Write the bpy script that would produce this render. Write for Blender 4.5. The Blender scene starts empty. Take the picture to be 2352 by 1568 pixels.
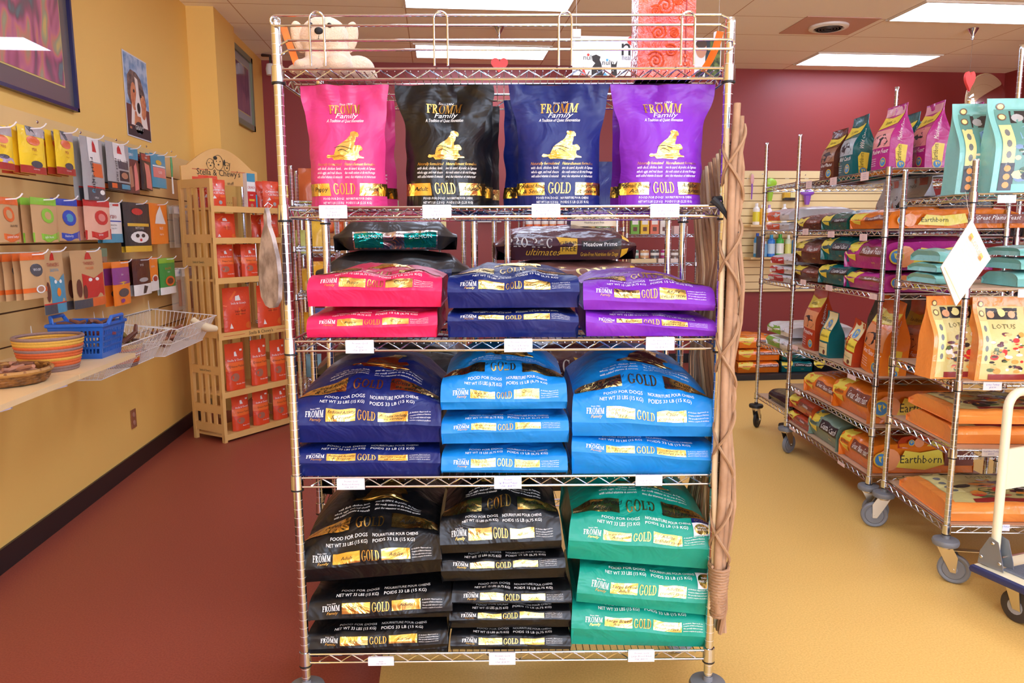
import bpy, math, random
from mathutils import Vector, Matrix, noise
from mathutils.geometry import tessellate_polygon
PI = math.pi
rnd = random.Random(7)
sc = bpy.context.scene
COL = sc.collection
# ---------------------------------------------------------------- camera
IW, IH, FPX = 2352, 1568, 1716.3
PITCH, YAW, ROLL, CAMH = .1411, .0985, -.0048, 1.479
_F = Vector((math.sin(YAW)*math.cos(PITCH), math.cos(YAW)*math.cos(PITCH), -math.sin(PITCH)))
_R0 = Vector((math.cos(YAW), -math.sin(YAW), 0)); _U0 = _R0.cross(_F)
_R = _R0*math.cos(ROLL) + _U0*math.sin(ROLL); _U = _U0*math.cos(ROLL) - _R0*math.sin(ROLL)
_C = Vector((0, 0, CAMH))
cd = bpy.data.cameras.new('camera'); cam = bpy.data.objects.new('camera', cd); COL.objects.link(cam)
cd.sensor_width = 36; cd.lens = 36*FPX/IW; cd.clip_start = .05; cd.clip_end = 60
cam.matrix_world = Matrix(((_R.x, _U.x, -_F.x, 0), (_R.y, _U.y, -_F.y, 0), (_R.z, _U.z, -_F.z, CAMH), (0, 0, 0, 1)))
sc.camera = cam
def ray(x, y): return _R*(x-IW/2) - _U*(y-IH/2) + _F*FPX
def az(x, y, z): d = ray(x, y); return _C + d*((z-CAMH)/d.z)
def ay(x, y, Y): d = ray(x, y); return _C + d*(Y/d.y)
def ax(x, y, X): d = ray(x, y); return _C + d*(X/d.x)
# ---------------------------------------------------------------- world, exposure
wd = bpy.data.worlds.new('world'); sc.world = wd; wd.use_nodes = True
wd.node_tree.nodes['Background'].inputs[0].default_value = (.75, .85, 1, 1)
wd.node_tree.nodes['Background'].inputs[1].default_value = .8
sc.view_settings.view_transform = 'Standard'; sc.view_settings.look = 'None'
sc.view_settings.exposure = EXPO if 'EXPO' in globals() else -0.24
sc.view_settings.gamma = 1; sc.view_settings.use_curve_mapping = False
LIGHT_W = 14.0      # strength of the ceiling panels
DAY_W = 11.0        # glow of the unseen windows added behind the camera
sc.cycles.max_bounces = 8; sc.cycles.diffuse_bounces = 5; sc.cycles.glossy_bounces = 4
sc.cycles.transparent_max_bounces = 8; sc.cycles.sample_clamp_indirect = 6
sc.cycles.caustics_reflective = False; sc.cycles.caustics_refractive = False
sc.cycles.use_denoising = True
# ---------------------------------------------------------------- materials
def lin(c):
    r = []
    for v in c[:3]:
        v /= 255.0
        r.append(v/12.92 if v <= .04045 else ((v+.055)/1.055)**2.4)
    return (*r, 1)
MATS = {}
def mat(name, c=(200, 200, 200), rough=.5, metal=0, bump=None, coat=0, emit=None, spec=.5, trans=0, alpha=1, noise_c=None, sheen=0):
    if name in MATS: return MATS[name]
    m = bpy.data.materials.new(name); m.use_nodes = True; nt = m.node_tree; p = nt.nodes['Principled BSDF']
    p.inputs['Base Color'].default_value = lin(c); p.inputs['Roughness'].default_value = rough
    p.inputs['Metallic'].default_value = metal; p.inputs['Specular IOR Level'].default_value = spec
    p.inputs['Coat Weight'].default_value = coat; p.inputs['Coat Roughness'].default_value = .08
    p.inputs['Alpha'].default_value = alpha; p.inputs['Transmission Weight'].default_value = trans
    if sheen: p.inputs['Sheen Weight'].default_value = sheen
    if emit: p.inputs['Emission Color'].default_value = lin(c); p.inputs['Emission Strength'].default_value = emit
    tc = nt.nodes.new('ShaderNodeTexCoord')
    if noise_c:                       # (second colour, scale, contrast)
        n = nt.nodes.new('ShaderNodeTexNoise'); n.inputs['Scale'].default_value = noise_c[1]; n.inputs['Detail'].default_value = 6
        nt.links.new(tc.outputs['Object'], n.inputs['Vector'])
        rp = nt.nodes.new('ShaderNodeValToRGB'); k = noise_c[2]
        rp.color_ramp.elements[0].position = .5-k; rp.color_ramp.elements[1].position = .5+k
        rp.color_ramp.elements[0].color = lin(c); rp.color_ramp.elements[1].color = lin(noise_c[0])
        nt.links.new(n.outputs['Fac'], rp.inputs['Fac']); nt.links.new(rp.outputs['Color'], p.inputs['Base Color'])
    if bump:                          # (scale, distance, distortion)
        n = nt.nodes.new('ShaderNodeTexNoise'); n.inputs['Scale'].default_value = bump[0]; n.inputs['Detail'].default_value = 3
        n.inputs['Distortion'].default_value = bump[2] if len(bump) > 2 else 0
        nt.links.new(tc.outputs['Object'], n.inputs['Vector'])
        b = nt.nodes.new('ShaderNodeBump'); b.inputs['Distance'].default_value = bump[1]; b.inputs['Strength'].default_value = 1
        nt.links.new(n.outputs['Fac'], b.inputs['Height']); nt.links.new(b.outputs['Normal'], p.inputs['Normal'])
        if coat: nt.links.new(b.outputs['Normal'], p.inputs['Coat Normal'])
    MATS[name] = m
    return m
def film(name, c, rough=.4, d=.011, s=8): return mat(name, c, rough, bump=(s, d, 1.4), coat=.06, spec=.34)
chrome = mat('chrome', (206, 211, 218), .13, 1)
ringblack = mat('black rubber', (22, 22, 24), .5)
white = mat('white paint', (238, 236, 232), .4)
ink = mat('white ink', (245, 245, 242), .5)
black = mat('black ink', (20, 18, 18), .5)
gold = mat('gold foil', (232, 200, 118), .22, 1, bump=(14, .007, 1.2))
gold2 = mat('gold print', (205, 165, 85), .3, 1)
greytag = mat('pencil writing', (125, 125, 150), .6)
paper = mat('paper card', (222, 221, 226), .5)
# ---------------------------------------------------------------- mesh builder
class MB:
    def __init__(s): s.v = []; s.f = []; s.m = []; s.sm = []; s.mats = []; s.T = None
    def mi(s, m):
        if m not in s.mats: s.mats.append(m)
        return s.mats.index(m)
    def add(s, vs, fs, m, smooth=True):
        o = len(s.v); T = s.T
        s.v += [tuple(T @ Vector(v)) for v in vs] if T else [tuple(v) for v in vs]
        i = s.mi(m)
        for f in fs: s.f.append([k+o for k in f]); s.m.append(i); s.sm.append(smooth)
    def box(s, c, d, m, rot=None, bev=0):
        x, y, z = d[0]/2, d[1]/2, d[2]/2
        vs = [Vector((i*x, j*y, k*z)) for i in (-1, 1) for j in (-1, 1) for k in (-1, 1)]
        if rot: vs = [rot @ v for v in vs]
        s.add([v+Vector(c) for v in vs], [(0, 1, 3, 2), (4, 6, 7, 5), (0, 4, 5, 1), (2, 3, 7, 6), (0, 2, 6, 4), (1, 5, 7, 3)], m, False)
    def tube(s, pts, r, m, seg=6, closed=False, cap=True):
        pts = [Vector(p) for p in pts]; n = len(pts); rs = r if isinstance(r, (list, tuple)) else [r]*n
        vs = []; up = None
        for i, p in enumerate(pts):
            if closed: d = pts[(i+1) % n]-pts[i-1]
            else: d = (pts[min(i+1, n-1)]-pts[max(i-1, 0)])
            d.normalize()
            if up is None or abs(d.dot(up)) > .98:
                up = Vector((0, 0, 1)) if abs(d.z) < .9 else Vector((1, 0, 0))
            a = d.cross(up).normalized(); b = a.cross(d).normalized(); up = b
            for k in range(seg):
                t = 2*PI*k/seg; vs.append(p+(a*math.cos(t)+b*math.sin(t))*rs[i])
        fs = []
        for i in range(n if closed else n-1):
            j = (i+1) % n
            for k in range(seg):
                l = (k+1) % seg; fs.append((i*seg+k, i*seg+l, j*seg+l, j*seg+k))
        if not closed and cap: fs += [tuple(range(seg))[::-1], tuple((n-1)*seg+k for k in range(seg))]
        s.add(vs, fs, m)
    def lathe(s, prof, m, seg=20, c=(0, 0, 0), axis='z', caps=False, sx=1, sy=1):
        vs = []; n = len(prof)
        for r, h in prof:
            for k in range(seg):
                t = 2*PI*k/seg; x, y = r*math.cos(t)*sx, r*math.sin(t)*sy
                p = (x, y, h) if axis == 'z' else ((h, x, y) if axis == 'x' else (x, h, y))
                vs.append((p[0]+c[0], p[1]+c[1], p[2]+c[2]))
        fs = [(i*seg+k, i*seg+(k+1) % seg, (i+1)*seg+(k+1) % seg, (i+1)*seg+k) for i in range(n-1) for k in range(seg)]
        if caps: fs += [tuple(range(seg))[::-1], tuple((n-1)*seg+k for k in range(seg))]
        s.add(vs, fs, m)
    def ball(s, c, r, m, seg=14, rings=9, rot=None):
        rx, ry, rz = r if isinstance(r, (tuple, list)) else (r, r, r)
        vs = []
        for i in range(rings+1):
            a = PI*i/rings
            for k in range(seg):
                t = 2*PI*k/seg; v = Vector((rx*math.sin(a)*math.cos(t), ry*math.sin(a)*math.sin(t), rz*math.cos(a)))
                if rot: v = rot @ v
                vs.append(v+Vector(c))
        s.add(vs, [(i*seg+k, (i+1)*seg+k, (i+1)*seg+(k+1) % seg, i*seg+(k+1) % seg) for i in range(rings) for k in range(seg)], m)
    def surf(s, F, nu, nv, m, a0=0, a1=1, b0=0, b1=1, flip=False):
        vs = [F(a0+(a1-a0)*i/nu, b0+(b1-b0)*j/nv) for j in range(nv+1) for i in range(nu+1)]; w = nu+1
        fs = [(j*w+i, j*w+i+1, (j+1)*w+i+1, (j+1)*w+i) for j in range(nv) for i in range(nu)]
        if flip: fs = [f[::-1] for f in fs]
        s.add(vs, fs, m)
    def prism(s, pts, d, m, o=(0, 0, 0), ux=(1, 0, 0), uy=(0, 0, 1), un=(0, 1, 0)):
        o, ux, uy, un = Vector(o), Vector(ux), Vector(uy), Vector(un); n = len(pts)
        a = [o+ux*p[0]+uy*p[1] for p in pts]; b = [q+un*d for q in a]
        tris = tessellate_polygon([[Vector((p[0], p[1], 0)) for p in pts]])
        s.add(a+b, [t for t in tris]+[tuple(k+n for k in t[::-1]) for t in tris]+[(i, (i+1) % n, (i+1) % n+n, i+n) for i in range(n)], m, False)
    def mesh(s, name):
        me = bpy.data.meshes.new(name); me.from_pydata(s.v, [], s.f)
        for m in s.mats: me.materials.append(m)
        me.polygons.foreach_set('material_index', s.m); me.polygons.foreach_set('use_smooth', s.sm)
        me.update()
        try: me.set_sharp_from_angle(angle=math.radians(42))
        except Exception: pass
        return me
    def build(s, name, parent=None, loc=None, rz=0, rot=None):
        return link(name, s.mesh(name), parent, loc, rz, rot)
def link(name, me, parent=None, loc=None, rz=0, rot=None):
    o = bpy.data.objects.new(name, me); COL.objects.link(o)
    if parent: o.parent = parent
    if loc is not None: o.location = loc
    o.rotation_euler = rot if rot else (0, 0, rz)
    return o
def tag(o, label=None, cat=None, group=None, kind=None):
    if label: o['label'] = label
    if cat: o['category'] = cat
    if group: o['group'] = group
    if kind: o['kind'] = kind
    return o
def thing(name, label, cat, loc=(0, 0, 0), rz=0, group=None, rot=None):
    return tag(link(name, None, None, loc, rz, rot), label, cat, group)
def struct(o): o['kind'] = 'structure'; return o
def smooth01(x): x = max(0, min(1, x)); return x*x*(3-2*x)
# ---------------------------------------------------------------- lettering
def arcpoly(cx, cy, rx, ry, t, a0, a1, n=10, ty=None):
    ty = t if ty is None else ty; out = []
    for i in range(n):
        A = math.radians(a0+(a1-a0)*i/n); B = math.radians(a0+(a1-a0)*(i+1)/n)
        out.append([(cx+rx*math.cos(A), cy+ry*math.sin(A)), (cx+rx*math.cos(B), cy+ry*math.sin(B)),
                    (cx+(rx-t)*math.cos(B), cy+(ry-ty)*math.sin(B)), (cx+(rx-t)*math.cos(A), cy+(ry-ty)*math.sin(A))])
    return out
def R_(x0, y0, x1, y1): return [(x0, y0), (x1, y0), (x1, y1), (x0, y1)]
GL = {
 'F': ([R_(.1, 0, .28, 1), R_(0, .91, .62, 1), R_(.28, .46, .48, .55), R_(0, 0, .4, .07), R_(.56, .7, .62, .91), R_(.44, .38, .49, .64)], .66),
 'R': ([R_(.1, 0, .28, 1), R_(0, .93, .3, 1), R_(0, 0, .4, .07), [(.3, .5), (.46, .5), (.8, 0), (.6, 0)], R_(.6, 0, .85, .06)]+arcpoly(.3, .74, .32, .26, .16, -90, 90, 10, .08), .84),
 'O': (arcpoly(.4, .5, .4, .52, .17, 0, 360, 20, .07), .84),
 'M': ([R_(.1, 0, .17, 1), R_(0, 0, .28, .07), R_(0, .93, .24, 1), [(.1, 1), (.3, 1), (.58, .12), (.48, 0)], [(.46, .0), (.56, .0), (.86, 1), (.78, 1)], R_(.78, 0, .96, 1), R_(.68, 0, 1.06, .07), R_(.8, .93, 1.06, 1)], 1.1),
 'G': (arcpoly(.4, .5, .4, .52, .17, 50, 320, 16, .07)+[R_(.5, .38, .86, .45), R_(.6, .06, .76, .4), R_(.66, .66, .72, .98)], .9),
 'L': ([R_(.1, 0, .28, 1), R_(0, .93, .4, 1), R_(0, 0, .62, .08), R_(.56, .08, .62, .34)], .68),
 'D': ([R_(.1, 0, .28, 1), R_(0, .93, .4, 1), R_(0, 0, .4, .07)]+arcpoly(.34, .5, .46, .5, .17, -90, 90, 12, .07), .86),
 'P': ([R_(.1, 0, .28, 1), R_(0, .93, .3, 1), R_(0, 0, .4, .07)]+arcpoly(.3, .72, .34, .28, .16, -90, 90, 10, .08), .7),
 'A': ([[(.0, 0), (.08, 0), (.42, 1), (.36, 1)], [(.36, 1), (.52, 1), (.86, 0), (.66, 0)], R_(.2, .3, .66, .37), R_(-.06, 0, .2, .06), R_(.56, 0, .94, .06)], .94),
 'C': (arcpoly(.4, .5, .4, .52, .17, 45, 315, 14, .07)+[R_(.64, .66, .7, .98)], .76), ' ': ([], .35)}
_tx = {}
def text2d(t, res=2):
    if (t, res) in _tx: return _tx[(t, res)]
    cu = bpy.data.curves.new('t', 'FONT'); cu.body = t; cu.resolution_u = res; cu.size = 1
    o = bpy.data.objects.new('t', cu); COL.objects.link(o)
    bpy.context.view_layer.update()
    me = o.evaluated_get(bpy.context.evaluated_depsgraph_get()).to_mesh()
    vs = [(v.co.x, v.co.y) for v in me.vertices]; fs = [tuple(p.vertices) for p in me.polygons]
    o.to_mesh_clear(); bpy.data.objects.remove(o); bpy.data.curves.remove(cu)
    w = max([v[0] for v in vs], default=1)
    _tx[(t, res)] = (vs, fs, w)
    return _tx[(t, res)]
def nrm(S, p, q, e=.004):
    a = S(p+e, q)-S(p-e, q); b = S(p, q+e)-S(p, q-e); n = a.cross(b)
    return n.normalized() if n.length > 1e-12 else Vector((0, -1, 0))
class Print:
    """puts rectangles, outlines and lettering on a surface S(p,q) given in metres"""
    def __init__(s, mb, S, off=.0012): s.mb, s.S, s.off = mb, S, off
    def at(s, p, q, k=1): return s.S(p, q)+nrm(s.S, p, q)*s.off*(1+.3*(k-1))
    def rect(s, p0, p1, q0, q1, m, k=1, step=.012):
        nu = min(24, max(1, int((p1-p0)/step))); nv = min(24, max(1, int((q1-q0)/(step/2))))
        s.mb.surf(lambda a, b: s.at(a, b, k), nu, nv, m, p0, p1, q0, q1)
    def poly(s, pts, m, k=1, sub=2):
        tr = [[pts[i] for i in t] for t in tessellate_polygon([[Vector((a, b, 0)) for a, b in pts]])]
        for _ in range(sub):
            n = []
            for a, b, c in tr:
                if max(math.dist(a, b), math.dist(b, c), math.dist(a, c)) < .02: n.append([a, b, c]); continue
                ab, bc, ca = [((x[0]+y[0])/2, (x[1]+y[1])/2) for x, y in ((a, b), (b, c), (c, a))]
                n += [[a, ab, ca], [ab, b, bc], [ca, bc, c], [ab, bc, ca]]
            tr = n
        vs = []; fs = []
        for t in tr:
            area = (t[1][0]-t[0][0])*(t[2][1]-t[0][1])-(t[2][0]-t[0][0])*(t[1][1]-t[0][1])
            if area < 0: t = t[::-1]
            fs.append((len(vs), len(vs)+1, len(vs)+2)); vs += [s.at(a, b, k) for a, b in t]
        s.mb.add(vs, fs, m)
    def oval(s, cx, cy, rx, ry, m, k=1, n=20): s.poly([(cx+rx*math.cos(2*PI*i/n), cy+ry*math.sin(2*PI*i/n)) for i in range(n)], m, k, 1)
    def text(s, t, p, q, h, m, al='l', sx=1, shear=0, k=2, wmax=None, res=2, rot=0):
        vs, fs, w = text2d(t, res); sc_ = h/.7
        if wmax and w*sc_*sx > wmax: sx = wmax/(w*sc_)
        o = {'l': 0, 'c': -.5, 'r': -1}[al]*w*sc_*sx; cr, sr = math.cos(rot), math.sin(rot)
        P = []
        for x, y in vs:
            X, Y = o+x*sc_*sx+y*shear*sc_, y*sc_
            P.append(s.at(p+X*cr-Y*sr, q+X*sr+Y*cr, k))
        s.mb.add(P, fs, m)
    def serif(s, t, p, q, h, m, al='l', sx=.8, k=2, w=None, flip=False):
        W = sum(GL[c][1]+.06 for c in t)*h
        if w: sx = w/W
        o = {'l': 0, 'c': -.5, 'r': -1}[al]*W*sx; g = -1 if flip else 1
        for c in t:
            for poly in GL[c][0]:
                s.mb.add([s.at(p+g*(o+x*h*sx), q+g*y*h, k) for x, y in poly], [tuple(range(len(poly)))], m)
            o += (GL[c][1]+.06)*h*sx
DOG = [(1455,822),(1470,835),(1520,828),(1545,855),(1620,850),(1700,858),(1790,862),(1800,845),(1815,838),(1875,838),(1870,825),(1830,815),(1815,790),(1820,762),(1855,755),(1860,735),(1840,705),(1825,700),(1800,702),(1775,705),(1775,680),(1790,650),(1795,615),(1820,610),(1825,590),(1810,565),(1770,552),(1735,555),(1722,570),(1728,590),(1690,640),(1620,685),(1575,720),(1555,770),(1545,800),(1510,805),(1470,800)]
def dogpts(cx, cy, w, h): return [(cx+(x-1665)/420*w, cy-(y-707)/310*h) for x, y in DOG]
# ================================================================ setting
H = 3.30; XL = -1.96; YB = 8.35; XR = 6.55; YF = -3.6
wall_yellow = mat('yellow wall paint', (242, 198, 106), .6, bump=(160, .0006))
wall_red = mat('dark red wall paint', (142, 50, 46), .45, bump=(160, .0006))
def room_wall(name, pts, m, z0=0, z1=H, t=.1, out=(0, 1)):
    b = MB(); (x0, y0), (x1, y1) = pts
    a = Vector((x0, y0, 0)); c = Vector((x1, y1, 0)); o = Vector((out[0], out[1], 0))*t
    vs = [a+Vector((0, 0, z0)), c+Vector((0, 0, z0)), c+Vector((0, 0, z1)), a+Vector((0, 0, z1))]
    vs += [v+o for v in vs]
    b.add(vs, [(0, 1, 2, 3), (7, 6, 5, 4), (0, 4, 5, 1), (1, 5, 6, 2), (2, 6, 7, 3), (3, 7, 4, 0)], m, False)
    return struct(b.build(name))
# floor: red zone along the left and the back, yellow zone under the racks
def floor_mat():
    m = bpy.data.materials.new('speckled vinyl floor'); m.use_nodes = True; nt = m.node_tree; p = nt.nodes['Principled BSDF']
    N = lambda t: nt.nodes.new('ShaderNode'+t); L = nt.links.new
    tc = N('TexCoord'); sp = N('SeparateXYZ'); L(tc.outputs['Object'], sp.inputs[0])
    def gt(a, b):
        n = N('Math'); n.operation = 'GREATER_THAN'; L(a, n.inputs[0]); n.inputs[1].default_value = b; return n.outputs[0]
    x = gt(sp.outputs['X'], -.22)
    ad = N('Math'); ad.operation = 'MULTIPLY_ADD'; L(sp.outputs['X'], ad.inputs[0]); ad.inputs[1].default_value = 1.9; L(sp.outputs['Y'], ad.inputs[2])
    # the red corner at the back: beyond the slanted border and beyond the straight one
    y = N('Math'); y.operation = 'LESS_THAN'; L(sp.outputs['Y'], y.inputs[0]); y.inputs[1].default_value = 7.35
    mm = N('Math'); mm.operation = 'MULTIPLY'; L(x, mm.inputs[0]); L(y.outputs[0], mm.inputs[1])
    n1 = N('TexNoise'); n1.inputs['Scale'].default_value = 150; n1.inputs['Detail'].default_value = 4; L(tc.outputs['Object'], n1.inputs['Vector'])
    n2 = N('TexNoise'); n2.inputs['Scale'].default_value = 3; n2.inputs['Detail'].default_value = 3; L(tc.outputs['Object'], n2.inputs['Vector'])
    def ramp(src, c0, c1, a, b):
        r = N('ValToRGB'); r.color_ramp.elements[0].position = a; r.color_ramp.elements[1].position = b
        r.color_ramp.elements[0].color = lin(c0); r.color_ramp.elements[1].color = lin(c1); L(src, r.inputs[0]); return r.outputs[0]
    ye = ramp(n1.outputs['Fac'], (220, 176, 94), (236, 194, 114), .3, .65)
    re = ramp(n1.outputs['Fac'], (140, 64, 48), (156, 78, 60), .35, .65)
    mx = N('Mix'); mx.data_type = 'RGBA'; L(mm.outputs[0], mx.inputs['Factor']); L(re, mx.inputs['A']); L(ye, mx.inputs['B'])
    L(mx.outputs['Result'], p.inputs['Base Color']); p.inputs['Roughness'].default_value = .42
    p.inputs['Specular IOR Level'].default_value = .35
    return m
b = MB(); b.box(((XL+XR)/2, (YB+YF)/2, -.05), (XR-XL+.3, YB-YF+.3, .1), floor_mat()); struct(b.build('floor'))
# ceiling of wide lay-in tiles with a fine grid
def ceil_mat():
    m = bpy.data.materials.new('acoustic ceiling tile'); m.use_nodes = True; nt = m.node_tree; p = nt.nodes['Principled BSDF']
    N = lambda t: nt.nodes.new('ShaderNode'+t); L = nt.links.new
    tc = N('TexCoord'); sp = N('SeparateXYZ'); L(tc.outputs['Object'], sp.inputs[0]); hs = []
    for ax_, per, off in (('X', 1.367, -.22), ('Y', .567, 7.53)):
        a = N('Math'); a.operation = 'SUBTRACT'; L(sp.outputs[ax_], a.inputs[0]); a.inputs[1].default_value = off-per*20
        f = N('Math'); f.operation = 'MODULO'; L(a.outputs[0], f.inputs[0]); f.inputs[1].default_value = per
        g = N('Math'); g.operation = 'SUBTRACT'; L(f.outputs[0], g.inputs[0]); g.inputs[1].default_value = per/2
        h = N('Math'); h.operation = 'ABSOLUTE'; L(g.outputs[0], h.inputs[0])
        k = N('Math'); k.operation = 'GREATER_THAN'; L(h.outputs[0], k.inputs[0]); k.inputs[1].default_value = per/2-.005; hs.append(k.outputs[0])
    mx = N('Math'); mx.operation = 'MAXIMUM'; L(hs[0], mx.inputs[0]); L(hs[1], mx.inputs[1])
    c = N('Mix'); c.data_type = 'RGBA'; L(mx.outputs[0], c.inputs['Factor']); c.inputs['A'].default_value = lin((252, 244, 234)); c.inputs['B'].default_value = lin((204, 172, 148))
    L(c.outputs['Result'], p.inputs['Base Color']); p.inputs['Roughness'].default_value = .9
    return m
b = MB(); b.box(((XL+XR)/2, (YB+YF)/2, H+.05), (XR-XL+.3, YB-YF+.3, .1), ceil_mat()); struct(b.build('ceiling'))
YP0, YP1, XP = 6.49, 7.1, -1.745
room_wall('wall_left', [(XL, YF), (XL, YP0)], wall_yellow, out=(-1, 0))
b = MB(); b.box(((XL+XP)/2-.05, (YP0+YP1)/2, H/2), (XP-XL+.1, YP1-YP0, H), wall_yellow); struct(b.build('wall_pilaster'))
room_wall('wall_left_rear', [(-1.79, YP1), (-1.79, YB)], wall_yellow, out=(-1, 0))
room_wall('wall_back', [(-1.9, YB), (XR+.1, YB)], wall_red, out=(0, 1))
room_wall('wall_right', [(XR, YB), (XR, YF)], wall_red, out=(1, 0))
# front of the shop behind the camera: wall with two unseen windows added for light
wf = mat('pale grey wall', (226, 226, 226), .7)
b = MB()
for x0, x1, z0, z1 in ((XL-.1, -1.4, 0, H), (1.9, 2.6, 0, H), (5.9, XR+.1, 0, H), (-1.4, 1.9, 0, .35), (-1.4, 1.9, 2.85, H), (2.6, 5.9, 0, .35), (2.6, 5.9, 2.85, H)):
    b.box(((x0+x1)/2, YF-.06, (z0+z1)/2), (x1-x0, .12, z1-z0), wf)
struct(b.build('wall_front'))
day = mat('added window glow', (216, 230, 255), 1, emit=DAY_W)
for i, (x0, x1) in enumerate(((-1.4, 1.9), (2.6, 5.9))):
    b = MB(); b.box(((x0+x1)/2, YF-.1, 1.6), (x1-x0, .02, 2.5), day)
    w = struct(b.build('window_%d' % (i+1)))
    b = MB()
    for fx in (x0+.03, (x0+x1)/2, x1-.03): b.box((fx, YF-.03, 1.6), (.06, .06, 2.5), white)
    for fz in (.38, 2.82): b.box(((x0+x1)/2, YF-.03, fz), (x1-x0, .06, .06), white)
    b.build('window_frame', w)
# baseboards
bb = mat('black vinyl baseboard', (30, 26, 26), .35)
b = MB(); b.box((XL+.006, (YF+YP0)/2, .055), (.012, YP0-YF, .11), bb); struct(b.build('baseboard_left'))
b = MB(); b.box(((-1.79+XR)/2, YB-.006, .055), (XR+1.79, .012, .11), bb); struct(b.build('baseboard_back'))
# ceiling lights
lens = mat('lit light panel', (212, 228, 255), .6, emit=LIGHT_W)
fx_mat = mat('white fixture trim', (235, 228, 215), .5)
lights = [(.44, 6.09, 'lit ceiling panel at the top edge of the photo above the chrome rack', None), (.48, 7.79, 'lit ceiling panel behind the chrome rack, in front of the red wall', None),
          (4.55, 6.13, 'largest lit ceiling panel in the top right corner', None), (4.55, 7.82, 'lit ceiling panel nearest the red back wall on the right', None)]
for X in (.44, 4.55):
    for Y in (4.39, 2.69, .99, -.71, -2.41):
        lights.append((X, Y, 'recessed ceiling light panel outside the picture, over the near part of the shop', 'ceiling panels above and behind the camera'))
def lightmesh():
    b = MB(); w, d = 1.32, .53
    for x, y, sx, sy in ((0, d/2, w+.03, .02), (0, -d/2, w+.03, .02), (w/2, 0, .02, d), (-w/2, 0, .02, d)): b.box((x, y, 0), (sx, sy, .014), fx_mat)
    f = b.mesh('frame'); b = MB(); b.box((0, 0, .002), (w-.02, d-.02, .006), lens); return f, b.mesh('diffuser')
fm, dm = lightmesh()
for X, Y, lab, g in lights:
    t = thing('ceiling_light', lab, 'ceiling light', (X, Y, H-.008), 0, g); link('frame', fm, t); link('diffuser', dm, t)
# round air diffuser in its ceiling tile
t = thing('ceiling_vent', 'round white air vent set in a pinkish ceiling tile at the right', 'vent', (3.48, 6.62, H-.004))
b = MB(); b.box((0, 0, 0), (.66, .54, .006), mat('pinkish metal panel', (206, 160, 146), .6)); b.build('panel', t)
b = MB(); b.lathe([(.17, -.004), (.165, -.02), (.13, -.028), (.12, -.014)], white, 28); b.build('rim', t)
b = MB()
for r in (.115, .09, .065, .04): b.lathe([(r, -.012), (r-.006, -.03), (r-.012, -.03), (r-.008, -.01)], mat('dark vent cone', (60, 56, 52), .5), 28)
b.lathe([(.12, -.006), (.001, -.006)], mat('vent throat', (18, 16, 16), .9), 28)
b.build('cone', t)
# ================================================================ wire shelving
class Fr:
    def __init__(s, o, rz): s.o = Vector((o[0], o[1], 0)); s.rz = rz; s.ux = Vector((math.cos(rz), math.sin(rz), 0)); s.uy = Vector((-math.sin(rz), math.cos(rz), 0))
    def w(s, x, y, z=0): return s.o+s.ux*x+s.uy*y+Vector((0, 0, z))
    def px(s, X, Y, yl=0):
        d = ray(X, Y); q = s.o+s.uy*yl; t = (q-_C).dot(s.uy)/d.dot(s.uy); P = _C+d*t
        return (P-q).dot(s.ux), P.z
groove = mat('post groove', (225, 222, 220), .5, .6)  # flush groove ring, its glint on the lit side put into the paler colour
liner_m = mat('tan shelf liner', (196, 160, 128), .6)
rim_tan = mat('satin chrome', (205, 196, 188), .2, 1)
_sh = {}
def shelf_mesh(W, D, fine=True):
    k = (round(W, 3), round(D, 3), fine)
    if k in _sh: return _sh[k]
    b = MB(); h = .026; e = .012; sg = 6 if fine else 4
    def run(P, Q):
        P, Q = Vector(P), Vector(Q); d = (Q-P); n = d.normalized(); L = d.length
        for z in (0, -h): b.tube([P+n*e+Vector((0, 0, z)), Q-n*e+Vector((0, 0, z))], .0032, chrome, sg)
        c = max(3, round((L-.08)/.0625)); pts = []
        for i in range(2*c+1): pts.append(P+n*(.04+(L-.08)*i/(2*c))+Vector((0, 0, -.003 if i % 2 else -h+.003)))
        b.tube(pts, .0022, chrome, 4)
    for y in (-.004, D+.004): run((0, y, 0), (W, y, 0))
    for x in (-.004, W+.004): run((x, 0, 0), (x, D, 0))
    n = int(W/.0208) if fine else int(W/.03)
    for i in range(n+1):
        x = .02+(W-.04)*i/n; b.tube([(x, -.004, -.006), (x, D+.004, -.006)], .0015 if fine else .0018, chrome, 4 if fine else 3)
    for y in (D*.33, D*.67): b.tube([(.0, y, -.009), (W, y, -.009)], .003, chrome, 4)
    for x in (0, W):
        for y in (0, D): b.lathe([(.0135, .008), (.0165, .007), (.0175, -h-.006), (.0135, -h-.007)], chrome, 14, (x, y, 0)); b.lathe([(.0135, -h-.006), (.0178, -h-.007), (.0178, -h-.011), (.0135, -h-.012)], ringblack, 14, (x, y, 0))
    _sh[k] = b.mesh('wire_shelf'); return _sh[k]
_po = {}
def post_mesh(z0, z1, seg=16):
    k = (round(z0, 3), round(z1, 3), seg)
    if k in _po: return _po[k]
    b = MB(); z = z0; b.lathe([(.0001, z0), (.0125, z0)], chrome, seg)
    while z < z1-.03:
        b.lathe([(.0125, z), (.0125, z+.0242)], chrome, seg); b.lathe([(.0125, z+.0242), (.0125, z+.0254)], groove, seg); z += .0254
    b.lathe([(.0125, z), (.0125, z1-.003), (.0105, z1), (.0001, z1+.001)], chrome, seg); _po[k] = b.mesh('post'); return _po[k]
grey_rub = mat('grey rubber', (118, 120, 124), .5); grey_hub = mat('grey plastic hub', (150, 152, 156), .45); zinc = mat('zinc steel', (205, 198, 182), .3, 1)
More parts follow.
